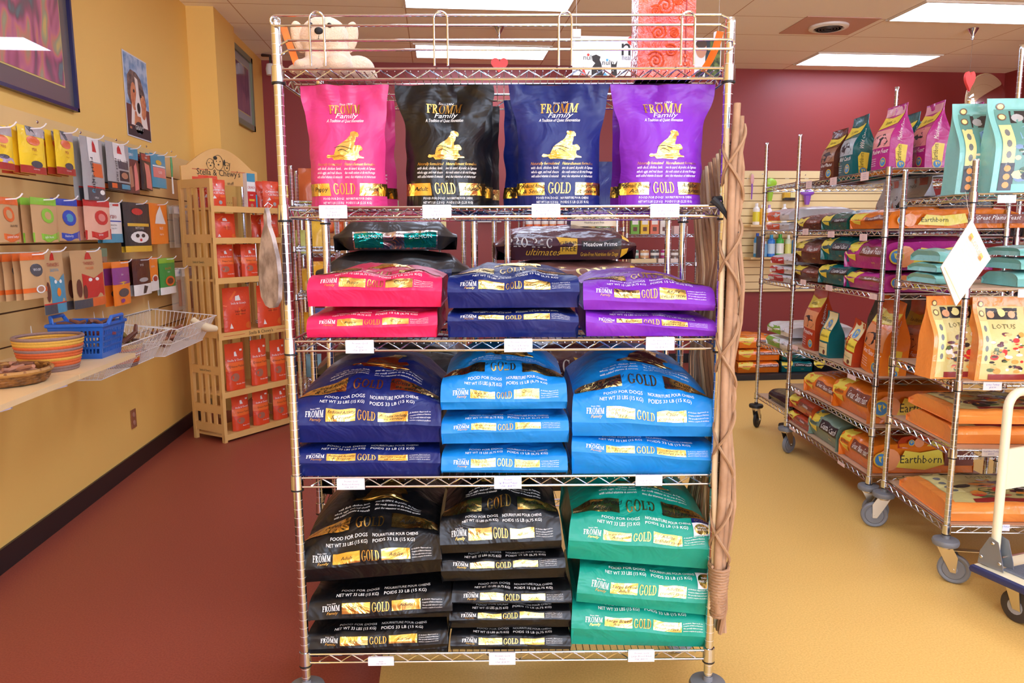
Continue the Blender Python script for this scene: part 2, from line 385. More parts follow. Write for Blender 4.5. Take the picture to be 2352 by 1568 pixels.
def caster_parts(parent, loc, ang, kind='grey', brake=False, R=.0635):
    c = link('caster', None, parent, loc); c.rotation_euler = (0, 0, ang)
    bump_m = grey_rub if kind == 'grey' else ringblack
    b = MB(); b.lathe([(.013, .205), (.014, .19), (.05, .186), (.054, .176), (.05, .163), (.02, .160)], bump_m, 24); b.build('bumper', c)
    b = MB(); b.lathe([(.03, .162), (.032, .158), (.03, .15), (.012, .149)], zinc, 18)
    for s in (-1, 1): b.prism([(-.03, .158), (.03, .158), (.052, .12), (.048, R-.012), (.028, R-.012), (.0, .1)], .003, zinc, (0, s*.02-.0015, 0))
    b.box((0, 0, .156), (.06, .043, .004), zinc)
    b.tube([(.038, -.026, R), (.038, .026, R)], .005, zinc, 8)
    b.build('fork', c)
    b = MB(); x = .038
    b.lathe([(.012, -.014), (R-.022, -.014), (R-.018, -.010), (R-.016, -.012), (R-.006, -.013), (R, -.008), (R, .008), (R-.006, .013), (R-.016, .012), (R-.018, .010), (R-.022, .014), (.012, .014)], grey_rub if kind != 'dark' else ringblack, 28, (x, 0, R), 'y')
    b.lathe([(.012, -.0145), (R-.03, -.012), (R-.03, .012), (.012, .0145)], grey_hub, 24, (x, 0, R), 'y'); b.lathe([(.001, -.016), (.012, -.0155), (.012, .0155), (.001, .016)], grey_hub, 12, (x, 0, R), 'y')
    b.build('wheel', c)
    if brake:
        b = MB(); b.prism([(-.02, -.016), (.06, -.018), (.105, -.012), (.112, 0), (.105, .012), (.06, .018), (-.02, .016)], .003, zinc, (.03, 0, .145), (.95, 0, .16), (0, 1, 0), (-.16, 0, .95)); b.build('brake_lever', c)
    return c
def wire_rack(label, o, rz, W, D, zs, tops, group=None, fine=True, casters=None, liner=(), z0=.19, cat='shelving rack', name='wire_rack', seg=16):
    t = thing(name, label, cat, (o[0], o[1], 0), rz, group)
    for (x, y), zt in zip(((0, 0), (W, 0), (0, D), (W, D)), tops): link('post', post_mesh(z0, zt, seg), t, (x, y, 0))
    for i, z in enumerate(zs):
        s = link('wire_shelf', shelf_mesh(W, D, fine), t, (0, 0, z))
        if i in liner:
            b = MB(); b.box((W/2, D/2, .0045), (W-.03, D-.008, .004), liner_m); b.build('shelf_liner', s)
    if casters:
        for (x, y), (a, k, br) in zip(((0, 0), (W, 0), (0, D), (W, D)), casters): caster_parts(t, (x, y, 0), a, k, br)
    return t
# ---- the chrome rack in front
MR = Fr((-.4015, 2.062), -.0887); PW, PD = 1.17, .457
Z1, Z2, Z3, Z4, Z5 = 1.906, 1.554, 1.196, .812, .285
main = wire_rack('large chrome wire rack in the centre filled with pink, black, blue, purple and teal bags', MR.o, MR.rz, PW, PD, (Z1, Z2, Z3, Z4, Z5), (2.032,)*4, casters=((2.6, 'grey', 0), (2.9, 'grey', 0), (.5, 'grey', 0), (.3, 'grey', 0)), seg=24)
b = MB(); yl = -.016
def rail(pts, r=.0031): b.tube([(p[0], yl+(p[2] if len(p) > 2 else 0), p[1]) for p in pts], r, chrome, 8)
def P2(x, y): return MR.px(x, y, yl)
zt1, zt2, zt3, zt4 = P2(660, 36)[1], P2(660, 59)[1], P2(660, 93)[1], P2(660, 115)[1]
xl, xr = P2(632, 48)[0], P2(1676, 100)[0]
def loop(za, zb, xc, s): return [(xc+s*abs(za-zb)/2*math.sin(PI*i/8), (za+zb)/2+(za-zb)/2*math.cos(PI*i/8)) for i in range(9)]
lp = loop(zt1, zt2, xl, -1); rail([(PW-.03, zt1)]+lp+[(PW-.03, zt2)]); rail([(PW-.03, zt1), (PW, zt1-.008, .012)]); rail([(PW-.03, zt2), (PW, zt2-.008, .012)])
lp = loop(zt3, zt4, xr, 1); rail([(.035, zt3)]+lp+[(.035, zt4)]); rail([(.035, zt3), (.012, zt3-.008, .012)]); rail([(.035, zt4), (.012, zt4-.008, .012)])
for a, c in ((712, 745), (997, 1028), (1283, 1313), (1565, 1595)):
    xa, xc = P2(a, 60)[0], P2(c, 60)[0]; zt = P2(a, 28)[1]; r = (xc-xa)/2; m = (xa+xc)/2; zb = Z1+.004
    pts = [(xa, zb), (xa, zt-r)]+[(m-r*math.cos(PI*i/8), zt-r+r*math.sin(PI*i/8)) for i in range(1, 8)]+[(xc, zt-r), (xc, zb)]
    b.tube([(p[0], yl-.005, p[1]) for p in pts], .0029, chrome, 8)
b.build('ledge_rail', main)
# ---- price tags: (px box, writing lines, what it hangs under)
TAGS = [((732, 472, 798, 501), 'Fromm Gold|Puppy|5#  $15.99', 'under the pink standing bag'), ((970, 471, 1037, 500), 'Fromm Gold|Adult|5#  $15.99', 'under the black standing bag'),
 ((1221, 469, 1287, 499), 'Fromm Gold|Reduced Activity|5#  $15.99', 'under the navy standing bag'), ((1494, 469, 1560, 499), 'Fromm Gold|Small Breed Adult|5#  $15.99', 'under the purple standing bag'),
 ((793, 782, 859, 811), 'Fromm Gold|Puppy|15#  $28.99', 'under the lying pink bags'), ((1158, 779, 1223, 808), 'Fromm Gold|Reduced Activity|15#  $28.99', 'under the lying navy bags in the middle of the rack'),
 ((1484, 775, 1549, 804), 'Fromm Gold|Small Breed Adult|15#  $28.99', 'under the lying purple bags'), ((773, 1100, 838, 1124), 'Fromm Gold|Reduced Activity|33#  $49.99', 'under the large navy bags at the left'),
 ((1135, 1095, 1198, 1122), 'Fromm|Lg. Breed Puppy|15#   $28.99', 'in blue handwriting under the light blue bags'), ((1460, 1092, 1521, 1115), '|Large Breed Puppy|33 lbs  $49.99', 'under the large light blue bags at the right'),
 ((845, 1510, 905, 1528), '|Adult|33#  $49.99', 'on the bottom shelf under the large black bags'), ((1123, 1500, 1184, 1526), 'Fromm Gold|Adult|15#  $28.99', 'on the bottom shelf under the small black bags'),
 ((1443, 1494, 1503, 1519), 'Fromm Gold|Large Breed Adult|33#  $49.99', 'on the bottom shelf under the teal bags')]
blueink = mat('blue ink', (60, 70, 170), .6)
for (x0, y0, x1, y1), tx, where in TAGS:
    a = MR.px(x0, y0, -.014); c = MR.px(x1, y1, -.014); w, h = c[0]-a[0], a[1]-c[1]
    b = MB(); b.box((w/2, .0006, h/2), (w, .0014, h), paper); b.box((w/2, .003, h), (w*.96, .006, .002), paper)
    pr = Print(b, lambda p, q: Vector((p, 0, q)), .0003)
    im = blueink if 'blue hand' in where else greytag
    for i, t in enumerate(tx.split('|')):
        if t: pr.text(t, w/2, h*(.7-.27*i), h*.16, im, 'c', 1, .15, 1, w*.9, 1)
    o = b.build('price_tag', None, MR.w(a[0], -.014, c[1]), MR.rz, rot=None)
    tag(o, 'white handwritten price tag %s' % where, 'price tag', 'price tags on the front rack')
# ================================================================ lying bags
def lying_bag(w, L, hrL, hrR, h, prof, seed=0, front_lo=.012, k=.45, tuck=.05, rough=.004):
    """returns S(p,q): q<0 lower end panel, q>=0 arc length from the ridge; and the closing function"""
    ds = .005; ys, zs = [0.0], [0.0]; s = 0; tot = L*1.03
    while s < tot:
        a = prof[-1][1]
        for (s0, a0), (s1, a1) in zip(prof, prof[1:]):
            if s0 <= s <= s1: a = a0+(a1-a0)*smooth01((s-s0)/(s1-s0)); break
        ys.append(ys[-1]+ds*math.cos(math.radians(a))); zs.append(zs[-1]+ds*math.sin(math.radians(a))); s += ds
    top = max(zs); n = len(ys)-1
    hr_m = (hrL+hrR)/2; sc_z = (h-hr_m)/max(top, .001)
    def S(p, q):
        u = 2*p/w; u = max(-1.0, min(1.0, u)); hr = (hrL+(hrR-hrL)*(u+1)/2)*(1+.12*noise.noise(Vector((u*1.9+seed*2.3, seed, 1))))
        if q <= 0:
            t = -q/max(hr_m, .001)
            y = max(front_lo, .42*hr_m)*t+.004*math.sin(PI*t)*math.sin(3*u+seed); z = hr*(1-t)
            x = w/2*u*(1-.02*t)
            return Vector((x, y, max(z, 0)))
        i = min(n-1, int(q/ds)); f = min(1, q/ds-i); y = ys[i]*(1-f)+ys[i+1]*f; dz = (zs[i]*(1-f)+zs[i+1]*f)*sc_z
        e = smooth01((q-.03)/.16); dome = 1-abs(u)**2.4
        zt = dz*((1-e)+e*(k+(1-k)*dome)) + hr
        back = smooth01((y-L*.72)/(L*.3)); zt = zt*(1-back*.7)
        zt += rough*(noise.noise(Vector((u*2.2+seed*3.1, q*13, seed)))*1.3+noise.noise(Vector((u*5, q*30+seed, 7)))*.6)*min(1, q/.03)*(1-abs(u)**6)
        y += rough*.8*noise.noise(Vector((u*3, q*22, seed+9)))*min(1, q/.02)
        x = w/2*u*(1-tuck*smooth01((q-.02)/.15))
        return Vector((x, y, max(.006, zt)))
    return S, tot
def bag_shell(b, S, tot, w, hr, m, m_side=None, nu=22):
    b.surf(lambda a, q: S(a, q), nu, 3, m, -w/2, w/2, -hr, 0)
    nv = 40; qs = [tot*(i/nv)**1.35 for i in range(nv+1)]
    vs = [S(-w/2+w*i/nu, q) for q in qs for i in range(nu+1)]; W = nu+1
    b.add(vs, [(j*W+i, j*W+i+1, (j+1)*W+i+1, (j+1)*W+i) for j in range(nv) for i in range(nu)], m)
    for sgn in (-1, 1):               # gusseted sides
        rows = []
        for q in qs:
            T = S(sgn*w/2, q); rows.append([T, Vector((T.x-sgn*.010*min(1, q/.05), T.y, T.z*.55)), Vector((T.x*.985, max(T.y, .012 if q <= 0 else T.y), 0))])
        rows[0][2] = S(sgn*w/2, -hr); rows[0][1] = (rows[0][0]+rows[0][2])/2
        vs = [p for r in rows for p in r]; fs = []
        for j in range(nv):
            for i in range(2):
                f = (j*3+i, (j+1)*3+i, (j+1)*3+i+1, j*3+i+1); fs.append(f if sgn < 0 else f[::-1])
        b.add(vs, fs, m_side or m)
    E_ = [S(-w/2+w*i/nu, tot) for i in range(nu+1)]; F_ = [Vector((p.x, p.y, 0)) for p in E_]
    b.add(E_+F_, [(i+1, i, i+W, i+1+W) for i in range(nu)], m)
    fl = [S(-w/2+w*i/nu, -hr) for i in range(nu+1)]
    b.add([Vector((p.x, p.y, .0)) for p in fl]+F_, [(i, i+W, i+1+W, i+1) for i in range(nu)], m)
def gold_print(pr, w, c, lb, kg, big, full, ty='15'):
    """the printed end of a kibble bag: label strip, weight lines, gold band, small print, dog emblem"""
    x = lambda u: (u-.5)*w; s = w/.40
    en, fr = c
    q0, q1 = .012*s, .047*s
    pr.serif('FROMM', x(.16), q0+.012*s, .018*s, ink, 'c', w=.125*w)
    pr.text('Since 1904', x(.16), q0+.033*s, .004*s, ink, 'c'); pr.text('Family', x(.165), q0+.001, .0085*s, gold2, 'c', 1, .3)
    pr.rect(x(.235), x(.43), q0, q1, gold); pr.rect(x(.58), x(.78), q0, q1, gold)
    for cx, t in ((.333, en), (.68, fr)):
        ls = t.split('|')
        for i, l in enumerate(ls): pr.text(l, x(cx), q0+(.0125 if len(ls) == 1 else .020-.014*i)*s, .010*s, black, 'c', 1, .28, 2, .18*w)
    pr.serif('GOLD', x(.505), q0+.002*s, .031*s, gold2, 'c', w=.125*w)
    for i, t in enumerate(('A Holistic Approach to', 'Complete & Balanced Nutrition', 'This specially balanced recipe', 'nutrition complete & excellence')):
        pr.text(t, x(.86), q0+(.028-.0085*i)*s, .0042*s, ink, 'c', 1, .25, 2, .14*w, 1)
    if big:
        f0 = .068*s
        for i, (a, bq) in enumerate((('NET WT %s LBS (%s KG)' % (lb, kg), 'POIDS %s LB (%s KG)' % (lb, kg.replace('.', ','))), ('FOOD FOR DOGS', 'NOURRITURE POUR CHIENS'))):
            pr.text(a, x(.485), f0+i*.017*s, .0095*s, ink, 'r', 1, 0, 2, .3*w); pr.text(bq, x(.52), f0+i*.017*s, .0095*s, ink, 'l', 1, 0, 2, .33*w)
    if full:
        g0, g1 = .112*s, .165*s
        pr.rect(x(.01), x(.345), g0, g1, gold); pr.rect(x(.655), x(.99), g0, g1, gold)
        for cx, t in ((.22, en), (.79, fr)):
            ls = t.split('|')
            for i, l in enumerate(ls): pr.text(l, x(cx), g0+(.02 if len(ls) == 1 else .032-.024*i)*s, .016*s, black, 'c', 1, .28, 2, .28*w)
        pr.serif('GOLD', x(.5), g0+.004*s, .042*s, gold2, 'c', w=.215*w)
        for i, (a, bq) in enumerate((('with added vitamins & minerals', 'avec des vitamines et mineraux ajoutes'), ('whole eggs, and real cheese', 'des oeufs entiers et du vrai fromage'), ('with duck, chicken, lamb,', 'avec du canard, du poulet, de l\'agneau'))):
            pr.text(a, x(.48), (.180+.013*i)*s, .007*s, ink, 'r', 1, .25, 2, .28*w, 1); pr.text(bq, x(.52), (.180+.013*i)*s, .007*s, ink, 'l', 1, .25, 2, .34*w, 1)
        pr.poly(dogpts(x(.55), .285*s, .17*s, .13*s), gold, 1, 2)
COLS = {'pink': film('pink film', (220, 40, 92)), 'rose': film('rose film', (204, 58, 120)), 'navy': film('navy film', (14, 30, 98)), 'violet': film('violet film', (122, 40, 176)), 'sky': film('light blue film', (16, 128, 206)),
        'black': film('black film', (13, 13, 15), .34), 'teal': film('teal film', (14, 146, 124))}
PTOP = [(0, 78), (.045, 72), (.09, 52), (.16, 34), (.26, 16), (.36, 2), (.7, -4)]
PMID = [(0, 80), (.045, 76), (.06, 40), (.10, 8), (.7, 0)]
# name, colour, px left,right, bottomL,bottomR, ridgeL,ridgeR, crest px or z-top, top?, texts, weight, label
G = 'dog food bags lying on the front rack'
LY = [
 ('pink', 704, 1005, 776, 775, 757, 746, 708, 0, ('Puppy', 'Chiot'), '15', '6.75', 'pink bag lying at the bottom of its stack of two, above the tag', .0),
 ('pink', 706, 1015, 705, 706, 667, 667, 611, 1, ('Puppy', 'Chiot'), '15', '6.75', 'pink bag lying on top of the other pink bag', .0),
 ('navy', 1028, 1329, 776, 776, 739, 738, 711, 0, ('Reduced Activity', 'Activite reduite'), '15', '6.75', 'navy bag lying at the bottom of the stack between pink and purple bags', .0),
 ('navy', 1028, 1331, 709, 707, 671, 670, 608, 1, ('Reduced Activity', 'Activite reduite'), '15', '6.75', 'navy bag lying on top of the stack between pink and purple bags', .0),
 ('violet', 1345, 1646, 773, 773, 739, 760, 715, 0, ('Small Breed|Adult', 'Adulte|petites races'), '15', '6.75', 'purple bag lying at the bottom of its stack of two', .0),
 ('violet', 1339, 1643, 712, 714, 688, 700, 622, 1, ('Small Breed|Adult', 'Adulte|petites races'), '15', '6.75', 'purple bag lying on top of the other lying purple bag', .0),
 ('navy', 670, 1012, 1098, 1098, 1063, 1062, 1021, 0, ('Reduced Activity|& Senior', 'Activite reduite|et senior'), '33', '15', 'large navy bag lying under another large navy bag', .0),
 ('navy', 668, 1014, 1021, 1020, 977, 977, 818, 2, ('Reduced Activity|& Senior', 'Activite reduite|et senior'), '33', '15', 'large plump navy bag lying on top of its stack at the left', .0),
 ('sky', 1013, 1304, 1088, 1088, 1080, 1079, 1024, 0, ('Large Breed|Puppy', 'Chiot|grandes races'), '15', '6.75', 'light blue bag, lowest of the stack of three', .0),
 ('sky', 1014, 1307, 1022, 1018, 994, 990, 948, 0, ('Large Breed|Puppy', 'Chiot|grandes races'), '15', '6.75', 'light blue bag, middle of the stack of three', .0),
 ('sky', 1012, 1303, 943, 940, 923, 922, 812, 2, ('Large Breed|Puppy', 'Chiot|grandes races'), '15', '6.75', 'light blue bag, top of the stack of three', .0),
 ('sky', 1312, 1649, 1094, 1094, 1038, 1060, 1004, 0, ('Large Breed|Puppy', 'Chiot|grandes races'), '33', '15', 'large light blue bag at the right lying under another', .0),
 ('sky', 1313, 1650, 1004, 1006, 968, 980, 818, 2, ('Large Breed|Puppy', 'Chiot|grandes races'), '33', '15', 'large plump light blue bag on top at the right', .0),
 ('black', 706, 1031, 1514, 1504, 1491, 1479, 1432, 0, ('Adult', 'Adulte'), '33', '15', 'large black bag, lowest of the stack of three', .028),
 ('black', 708, 1040, 1428, 1420, 1425, 1401, 1345, 0, ('Adult', 'Adulte'), '33', '15', 'large black bag, middle of the stack of three', .05),
 ('black', 692, 1019, 1345, 1318, 1308, 1283, 1118, 2, ('Adult', 'Adulte'), '33', '15', 'large plump black bag on top of the stack of three', .075),
 ('black', 1034, 1311, 1496, 1496, 1483, 1483, 1447, 0, ('Adult', 'Adulte'), '15', '6.75', 'small black bag, lowest of the stack of five', .0),
 ('black', 1032, 1311, 1446, 1444, 1424, 1422, 1392, 0, ('Adult', 'Adulte'), '15', '6.75', 'small black bag, second from the bottom in the stack of five', .0),
 ('black', 1038, 1313, 1391, 1389, 1383, 1383, 1340, 0, ('Adult', 'Adulte'), '15', '6.75', 'small black bag, middle of the stack of five', .0),
 ('black', 1014, 1300, 1340, 1330, 1312, 1304, 1270, 0, ('Adult', 'Adulte'), '15', '6.75', 'small black bag, second from the top in the stack of five', .02),
 ('black', 1012, 1291, 1275, 1262, 1252, 1240, 1118, 2, ('Adult', 'Adulte'), '15', '6.75', 'small black bag on top of the stack of five', .04),
 ('teal', 1310, 1634, 1488, 1495, 1440, 1463, 1385, 0, ('Large Breed|Adult', 'Adulte|grandes races'), '33', '15', 'large teal bag, lowest of the stack of three', -.02),
 ('teal', 1320, 1641, 1386, 1420, 1362, 1389, 1297, 0, ('Large Breed|Adult', 'Adulte|grandes races'), '33', '15', 'large teal bag, middle of the stack of three with a round gold sticker', -.05),
 ('teal', 1300, 1634, 1290, 1316, 1240, 1266, 1118, 2, ('Large Breed|Adult', 'Adulte|grandes races'), '33', '15', 'large plump teal bag on top with two stickers at its right', -.05)]
YFR = -.004
lab_top = {}
for i, (col, xl_, xr_, bL, bR, rL, rR, cr, top, tx, lb, kg, lab, tilt) in enumerate(LY):
    a = MR.px(xl_, bL, YFR); c = MR.px(xr_, bR, YFR); w = c[0]-a[0]
    zL, zR = a[1], c[1]; hL = MR.px(xl_, rL, YFR)[1]-zL; hR = MR.px(xr_, rR, YFR)[1]-zR
    zb = (zL+zR)/2; 
    if top == 2: ztop = {Z4: Z3, Z5: Z4}[Z4 if zb > .7 else Z5]-.034-zb; ztop = min(ztop, .215 if lb == '33' else .2)
    elif top == 1: ztop = MR.px((xl_+xr_)/2, cr, .13)[1]-zb
    else:
        zn = MR.px((xl_+xr_)/2, cr, YFR)[1]; ztop = max(zn-zb+.002, max(hL, hR)+.006)
    hr = (hL+hR)/2
    prof = [(s*(1 if lb == '33' else .85), an) for s, an in (PTOP if top == 2 else ([(0, 74), (.03, 62), (.06, 38), (.12, 16), (.2, 4), (.5, 0)] if top == 1 else PMID))]
    L = .50 if lb == '33' else .44
    S, tot = lying_bag(w, L, hL, hR, ztop, prof, seed=i*1.7, k=.5 if top else .9, rough=.0085 if top else .005)
    b = MB(); bag_shell(b, S, tot, w, hr, COLS[col])
    pr = Print(b, S, .0016)
    gold_print(pr, w, tx, lb, kg, True, top > 0)
    if col == 'teal' and i in (22, 23):
        s_ = w/.4
        pr.rect(w*.36, w*.485, .046, .098, paper, 3); pr.oval(w*.42, .07, .022, .022, gold, 4); pr.text('THREE', w*.42, .073, .006, ink, 'c', 1, 0, 5); pr.text('FREE CANS', w*.42, .063, .006, ink, 'c', 1, 0, 5, .04)
        if i == 23: pr.rect(w*.36, w*.485, .099, .115, COLS['navy'], 3); pr.text('GOLD', w*.42, .102, .009, gold2, 'c', 1, 0, 5)
    o = b.build('dog_food_bag', None, MR.w((a[0]+c[0])/2, YFR, zb), 0, rot=(0, -math.atan2(zR-zL, w), MR.rz))
    tag(o, lab, 'dog food bag', G)
# ================================================================ standing pouches
def pouch(w, h, d, seed=0, wt=None, tuck=.0, top_d=.002, wr=.006, lean=0, fold=0, crease=1):
    wt = wt or w
    def S(p, q, back=False):
        v = max(0, min(1, q/h)); u = max(-1, min(1, 2*p/w))
        hw = (w+(wt-w)*smooth01((v-.55)/.45))/2*(1-tuck*math.sin(PI*min(1, v*1.1)))
        th = d/2*(1-smooth01((v-.3)/.68)**1.2)+top_d
        y = -th*(1-abs(u)**(5-3*v))*(1 if not back else -1)
        z = h*v
        am = wr*(.35+1.0*smooth01((v-.6)/.3)); n1 = noise.noise(Vector((u*1.6+seed*5, v*3.2, seed)))
        n2 = 1-2*abs(noise.noise(Vector((u*2.4+v*1.5+seed, v*4.2-u, seed+4))))
        y += am*(n1*1.4+n2*.6*crease)*(1-.5*abs(u))
        y += lean*v*v*h + fold*max(0, v-.85)*h
        return Vector((hw*u+wr*.5*noise.noise(Vector((v*5, seed, u))), y, z))
    return S
def pouch_shell(b, S, w, h, m, nu=18, nv=26, mb=None, mseal=None):
    F = [S(-w/2+w*i/nu, h*j/nv) for j in range(nv+1) for i in range(nu+1)]
    Bk = [S(-w/2+w*i/nu, h*j/nv, True) for j in range(nv+1) for i in range(nu+1)]; W = nu+1
    b.add(F, [(j*W+i, j*W+i+1, (j+1)*W+i+1, (j+1)*W+i) for j in range(nv) for i in range(nu)], m)
    b.add(Bk, [(j*W+i+1, j*W+i, (j+1)*W+i, (j+1)*W+i+1) for j in range(nv) for i in range(nu)], mb or m)
    for i0 in (0, nu):
        vs = [F[j*W+i0] for j in range(nv+1)]+[Bk[j*W+i0] for j in range(nv+1)]; n = nv+1
        b.add(vs, [((j, j+1, n+j+1, n+j) if i0 == nu else (j+1, j, n+j, n+j+1)) for j in range(nv)], mb or m)
    for j0 in (0, nv):
        vs = [F[j0*W+i] for i in range(W)]+[Bk[j0*W+i] for i in range(W)]
        b.add(vs, [((i+1, i, W+i, W+i+1) if j0 == 0 else (i, i+1, W+i+1, W+i)) for i in range(nu)], mb or m)
def gold_pouch_print(pr, w, h, c):
    x = lambda u: (u-.5)*w; en, fr = c; s = h/.345
    pr.text('Since 1904', 0, h*.84, .006*s, ink, 'c', 1, .2)
    pr.serif('FROMM', 0, h*.765, .026*s, gold2, 'c', w=.40*w); pr.text('Family', .003, h*.724, .0145*s, ink, 'c', 1.25, .35, 4)
    pr.text('A Tradition of Quiet Innovation', 0, h*.69, .009*s, ink, 'c', 1, .3, 2, w*.46)
    pr.poly(dogpts(x(.52), h*.495, .45*w, .083*s), gold, 1, 2)
    for px_, yy in (((x(.40), x(.60)), h*.475), ((x(.44), x(.56)), h*.45)):
        n = 8
        for i in range(n):
            u0, u1 = i/n, (i+1)/n; f = lambda t: yy+.004*math.sin(t*4)
            X = lambda t: px_[0]+(px_[1]-px_[0])*t
            b_ = pr.mb; b_.add([pr.at(X(u0), f(u0), 3), pr.at(X(u1), f(u1), 3), pr.at(X(u1), f(u1)+.0012, 3), pr.at(X(u0), f(u0)+.0012, 3)], [(0, 1, 2, 3)], black)
    for i, (a, bq, m) in enumerate((('Naturally formulated', 'Naturellement formulee', gold2), ('with duck, chicken, lamb,', 'avec du canard, du poulet, de l\'agneau', ink), ('whole eggs, and real cheese', 'des oeufs entiers et du vrai fromage', ink), ('with added vitamins & minerals', 'avec des vitamines et mineraux', ink))):
        pr.text(a, x(.485), h*(.335-.034*i), .008*s, m, 'r', 1, .28, 2, .32*w, 1); pr.text(bq, x(.52), h*(.335-.034*i), .008*s, m, 'l', 1, .28, 2, .36*w, 1)
    q0, q1 = h*.088, h*.19
    pr.rect(x(.0), x(.32), q0, q1, gold); pr.rect(x(.68), x(1), q0, q1, gold)
    pr.serif('GOLD', x(.5), q0+.004, .031*s, gold2, 'c', w=.27*w, k=3)
    for cx, t in ((.19, en), (.82, fr)):
        ls = t.split('|')
        for i, l in enumerate(ls): pr.text(l, x(cx), q0+(.012 if len(ls) == 1 else .019-.014*i), .012*s, black, 'c', 1, .28, 2, .27*w)
    for i, (a, bq) in enumerate((('FOOD FOR DOGS', 'NOURRITURE POUR CHIENS'), ('NET WT 5 LBS (2.25 KG)', 'POIDS 5 LB (2,25 KG)'))):
        pr.text(a, x(.485), h*(.052-.035*i)+.001, .0065*s, ink, 'r', 1, 0, 2, .27*w, 1); pr.text(bq, x(.515), h*(.052-.035*i)+.001, .0065*s, ink, 'l', 1, 0, 2, .32*w, 1)
ST = [('rose', 705, 886, 678, 884, 186, ('Puppy', 'Chiot'), -.04, 'pink pouch standing at the left end of the upper shelf', .0, 3),
      ('black', 930, 1115, 903, 1128, 186, ('Adult', 'Adulte'), .0, 'black pouch standing on the upper shelf between pink and navy pouches', .0, 5),
      ('navy', 1188, 1382, 1156, 1388, 170, ('Reduced Activity|& Senior', 'Activite reduite|et senior'), .0, 'navy pouch standing on the upper shelf', .0, 8),
      ('violet', 1425, 1618, 1412, 1655, 163, ('Small Breed|Adult', 'Adulte|petites races'), .0, 'purple pouch standing at the right end of the upper shelf', .0, 12)]
GS = 'dog food pouches standing on the upper shelf'
def std(col, cx, y, w, wt, h, tx, lab, seed, pr_=True, rz=0, lean=-.05, wr=.015):
    b = MB(); S = pouch(w, h, .095, seed, wt, .03, wr=wr, lean=lean)
    pouch_shell(b, S, w, h, COLS[col], 26, 34)
    if pr_: gold_pouch_print(Print(b, S, .0016), w, h, tx)
    o = b.build('dog_food_pouch', None, MR.w(cx, y, Z2+.003), MR.rz+rz); tag(o, lab, 'dog food pouch', GS)
for i, (col, b0, b1, t0, t1, ty, tx, rz, lab, yy, sd) in enumerate(ST):
    y = .056; a = MR.px(b0, 470, y-.04)[0]; c = MR.px(b1, 470, y-.04)[0]; w = c-a; wt = MR.px(t1, 200, y)[0]-MR.px(t0, 200, y)[0]
    h = min(MR.px(800, ty, y)[1]-Z2, Z1-Z2-.03) if i < 2 else MR.px(800, ty, y)[1]-Z2-.006
    h = min(h, Z1-.034-Z2)
    std(col, (a+c)/2, y, w, wt, h, tx, lab, sd, rz=rz)
for col, px_, y, w, h, tx, lab, sd in (
    ('rose', 832, .19, .20, .30, ('Puppy', 'Chiot'), 'pink pouch behind the front pink pouch, showing at its right', 21),
    ('black', 1048, .175, .21, .31, ('Adult', 'Adulte'), 'black pouch directly behind the front black pouch', 22),
    ('black', 1068, .285, .21, .3, ('Adult', 'Adulte'), 'rearmost black pouch, furthest back behind the front black pouch', 23),
    ('navy', 1245, .185, .22, .3, ('Reduced Activity|& Senior', 'Activite reduite|et senior'), 'navy pouch behind the front navy pouch, showing at its left', 24),
    ('violet', 1492, .185, .225, .31, ('Small Breed|Adult', 'Adulte|petites races'), 'purple pouch behind the front purple pouch, showing at its left', 25)):
    std(col, MR.px(px_, 400, y)[0], y, w, w, h, tx, lab, sd)
# ================================================================ on and around the front rack
# plush puppy
fur = mat('cream plush', (232, 202, 172), .95, bump=(230, .0035), sheen=.5)
def spiral(cx, cz, r0, turns, n=40): return [(cx+r0*(i/n)*math.cos(2*PI*turns*i/n), cz+r0*(i/n)*math.sin(2*PI*turns*i/n)) for i in range(n+1)]
px0 = MR.px(742, 150, .1); K = (MR.px(800, 100, .1)[0]-MR.px(700, 100, .1)[0])/100.0
t = thing('plush_dog', 'cream plush puppy with floppy ears sitting on top of the chrome rack', 'stuffed toy', MR.w(px0[0], .12, Z1), MR.rz+.12)
def pz(y): return (158-y)*K
def pxx(x): return (x-742)*K
b = MB()
parts = [((pxx(752), .03, pz(128)), (.056, .05, .05)), ((pxx(742), .0, pz(128)), (.046, .045, .045)), ((pxx(745), -.005, pz(68)), (.062, .056, .052)), ((pxx(742), -.004, pz(90)), (.047, .043, .03)), ((pxx(740), -.045, pz(76)), (.031, .026, .025)),
         ((pxx(716), -.045, pz(143)), (.028, .045, .022)), ((pxx(775), -.045, pz(143)), (.036, .05, .026)), ((pxx(722), -.02, pz(118)), (.024, .03, .05)), ((pxx(775), -.015, pz(122)), (.03, .035, .05)), ((pxx(818), .03, pz(140)), (.042, .055, .032)), ((pxx(842), .04, pz(151)), (.022, .03, .016)), ((pxx(688), -.05, pz(153)), (.026, .03, .012)), ((pxx(700), -.07, pz(151)), (.022, .04, .016))]
for c, r in parts: b.ball((c[0], c[1], max(c[2], r[2]*1.08)), [v*1.08 for v in r], fur, 20, 14)
o = b.build('body', t); md = o.modifiers.new('remesh', 'REMESH'); md.mode = 'VOXEL'; md.voxel_size = .0042; md.use_smooth_shade = True
md = o.modifiers.new('smooth', 'SMOOTH'); md.iterations = 7; md.factor = .6
for sgn, cx, cy_ in ((-1, 686, 66), (1, 803, 64)):
    b = MB(); R3 = Matrix.Rotation(.22*sgn, 3, 'Y')
    b.ball((pxx(cx), .0, pz(cy_)), (.021, .015, .043), fur, 16, 12, R3); o = b.build('ear', t); md = o.modifiers.new('sub', 'SUBSURF'); md.levels = md.render_levels = 1
for ex in (719, 761):
    b = MB(); b.ball((pxx(ex), -.060, pz(51)), (.0066, .005, .0066), mat('glossy black eye', (14, 12, 12), .08), 12, 8); b.build('eye', t)
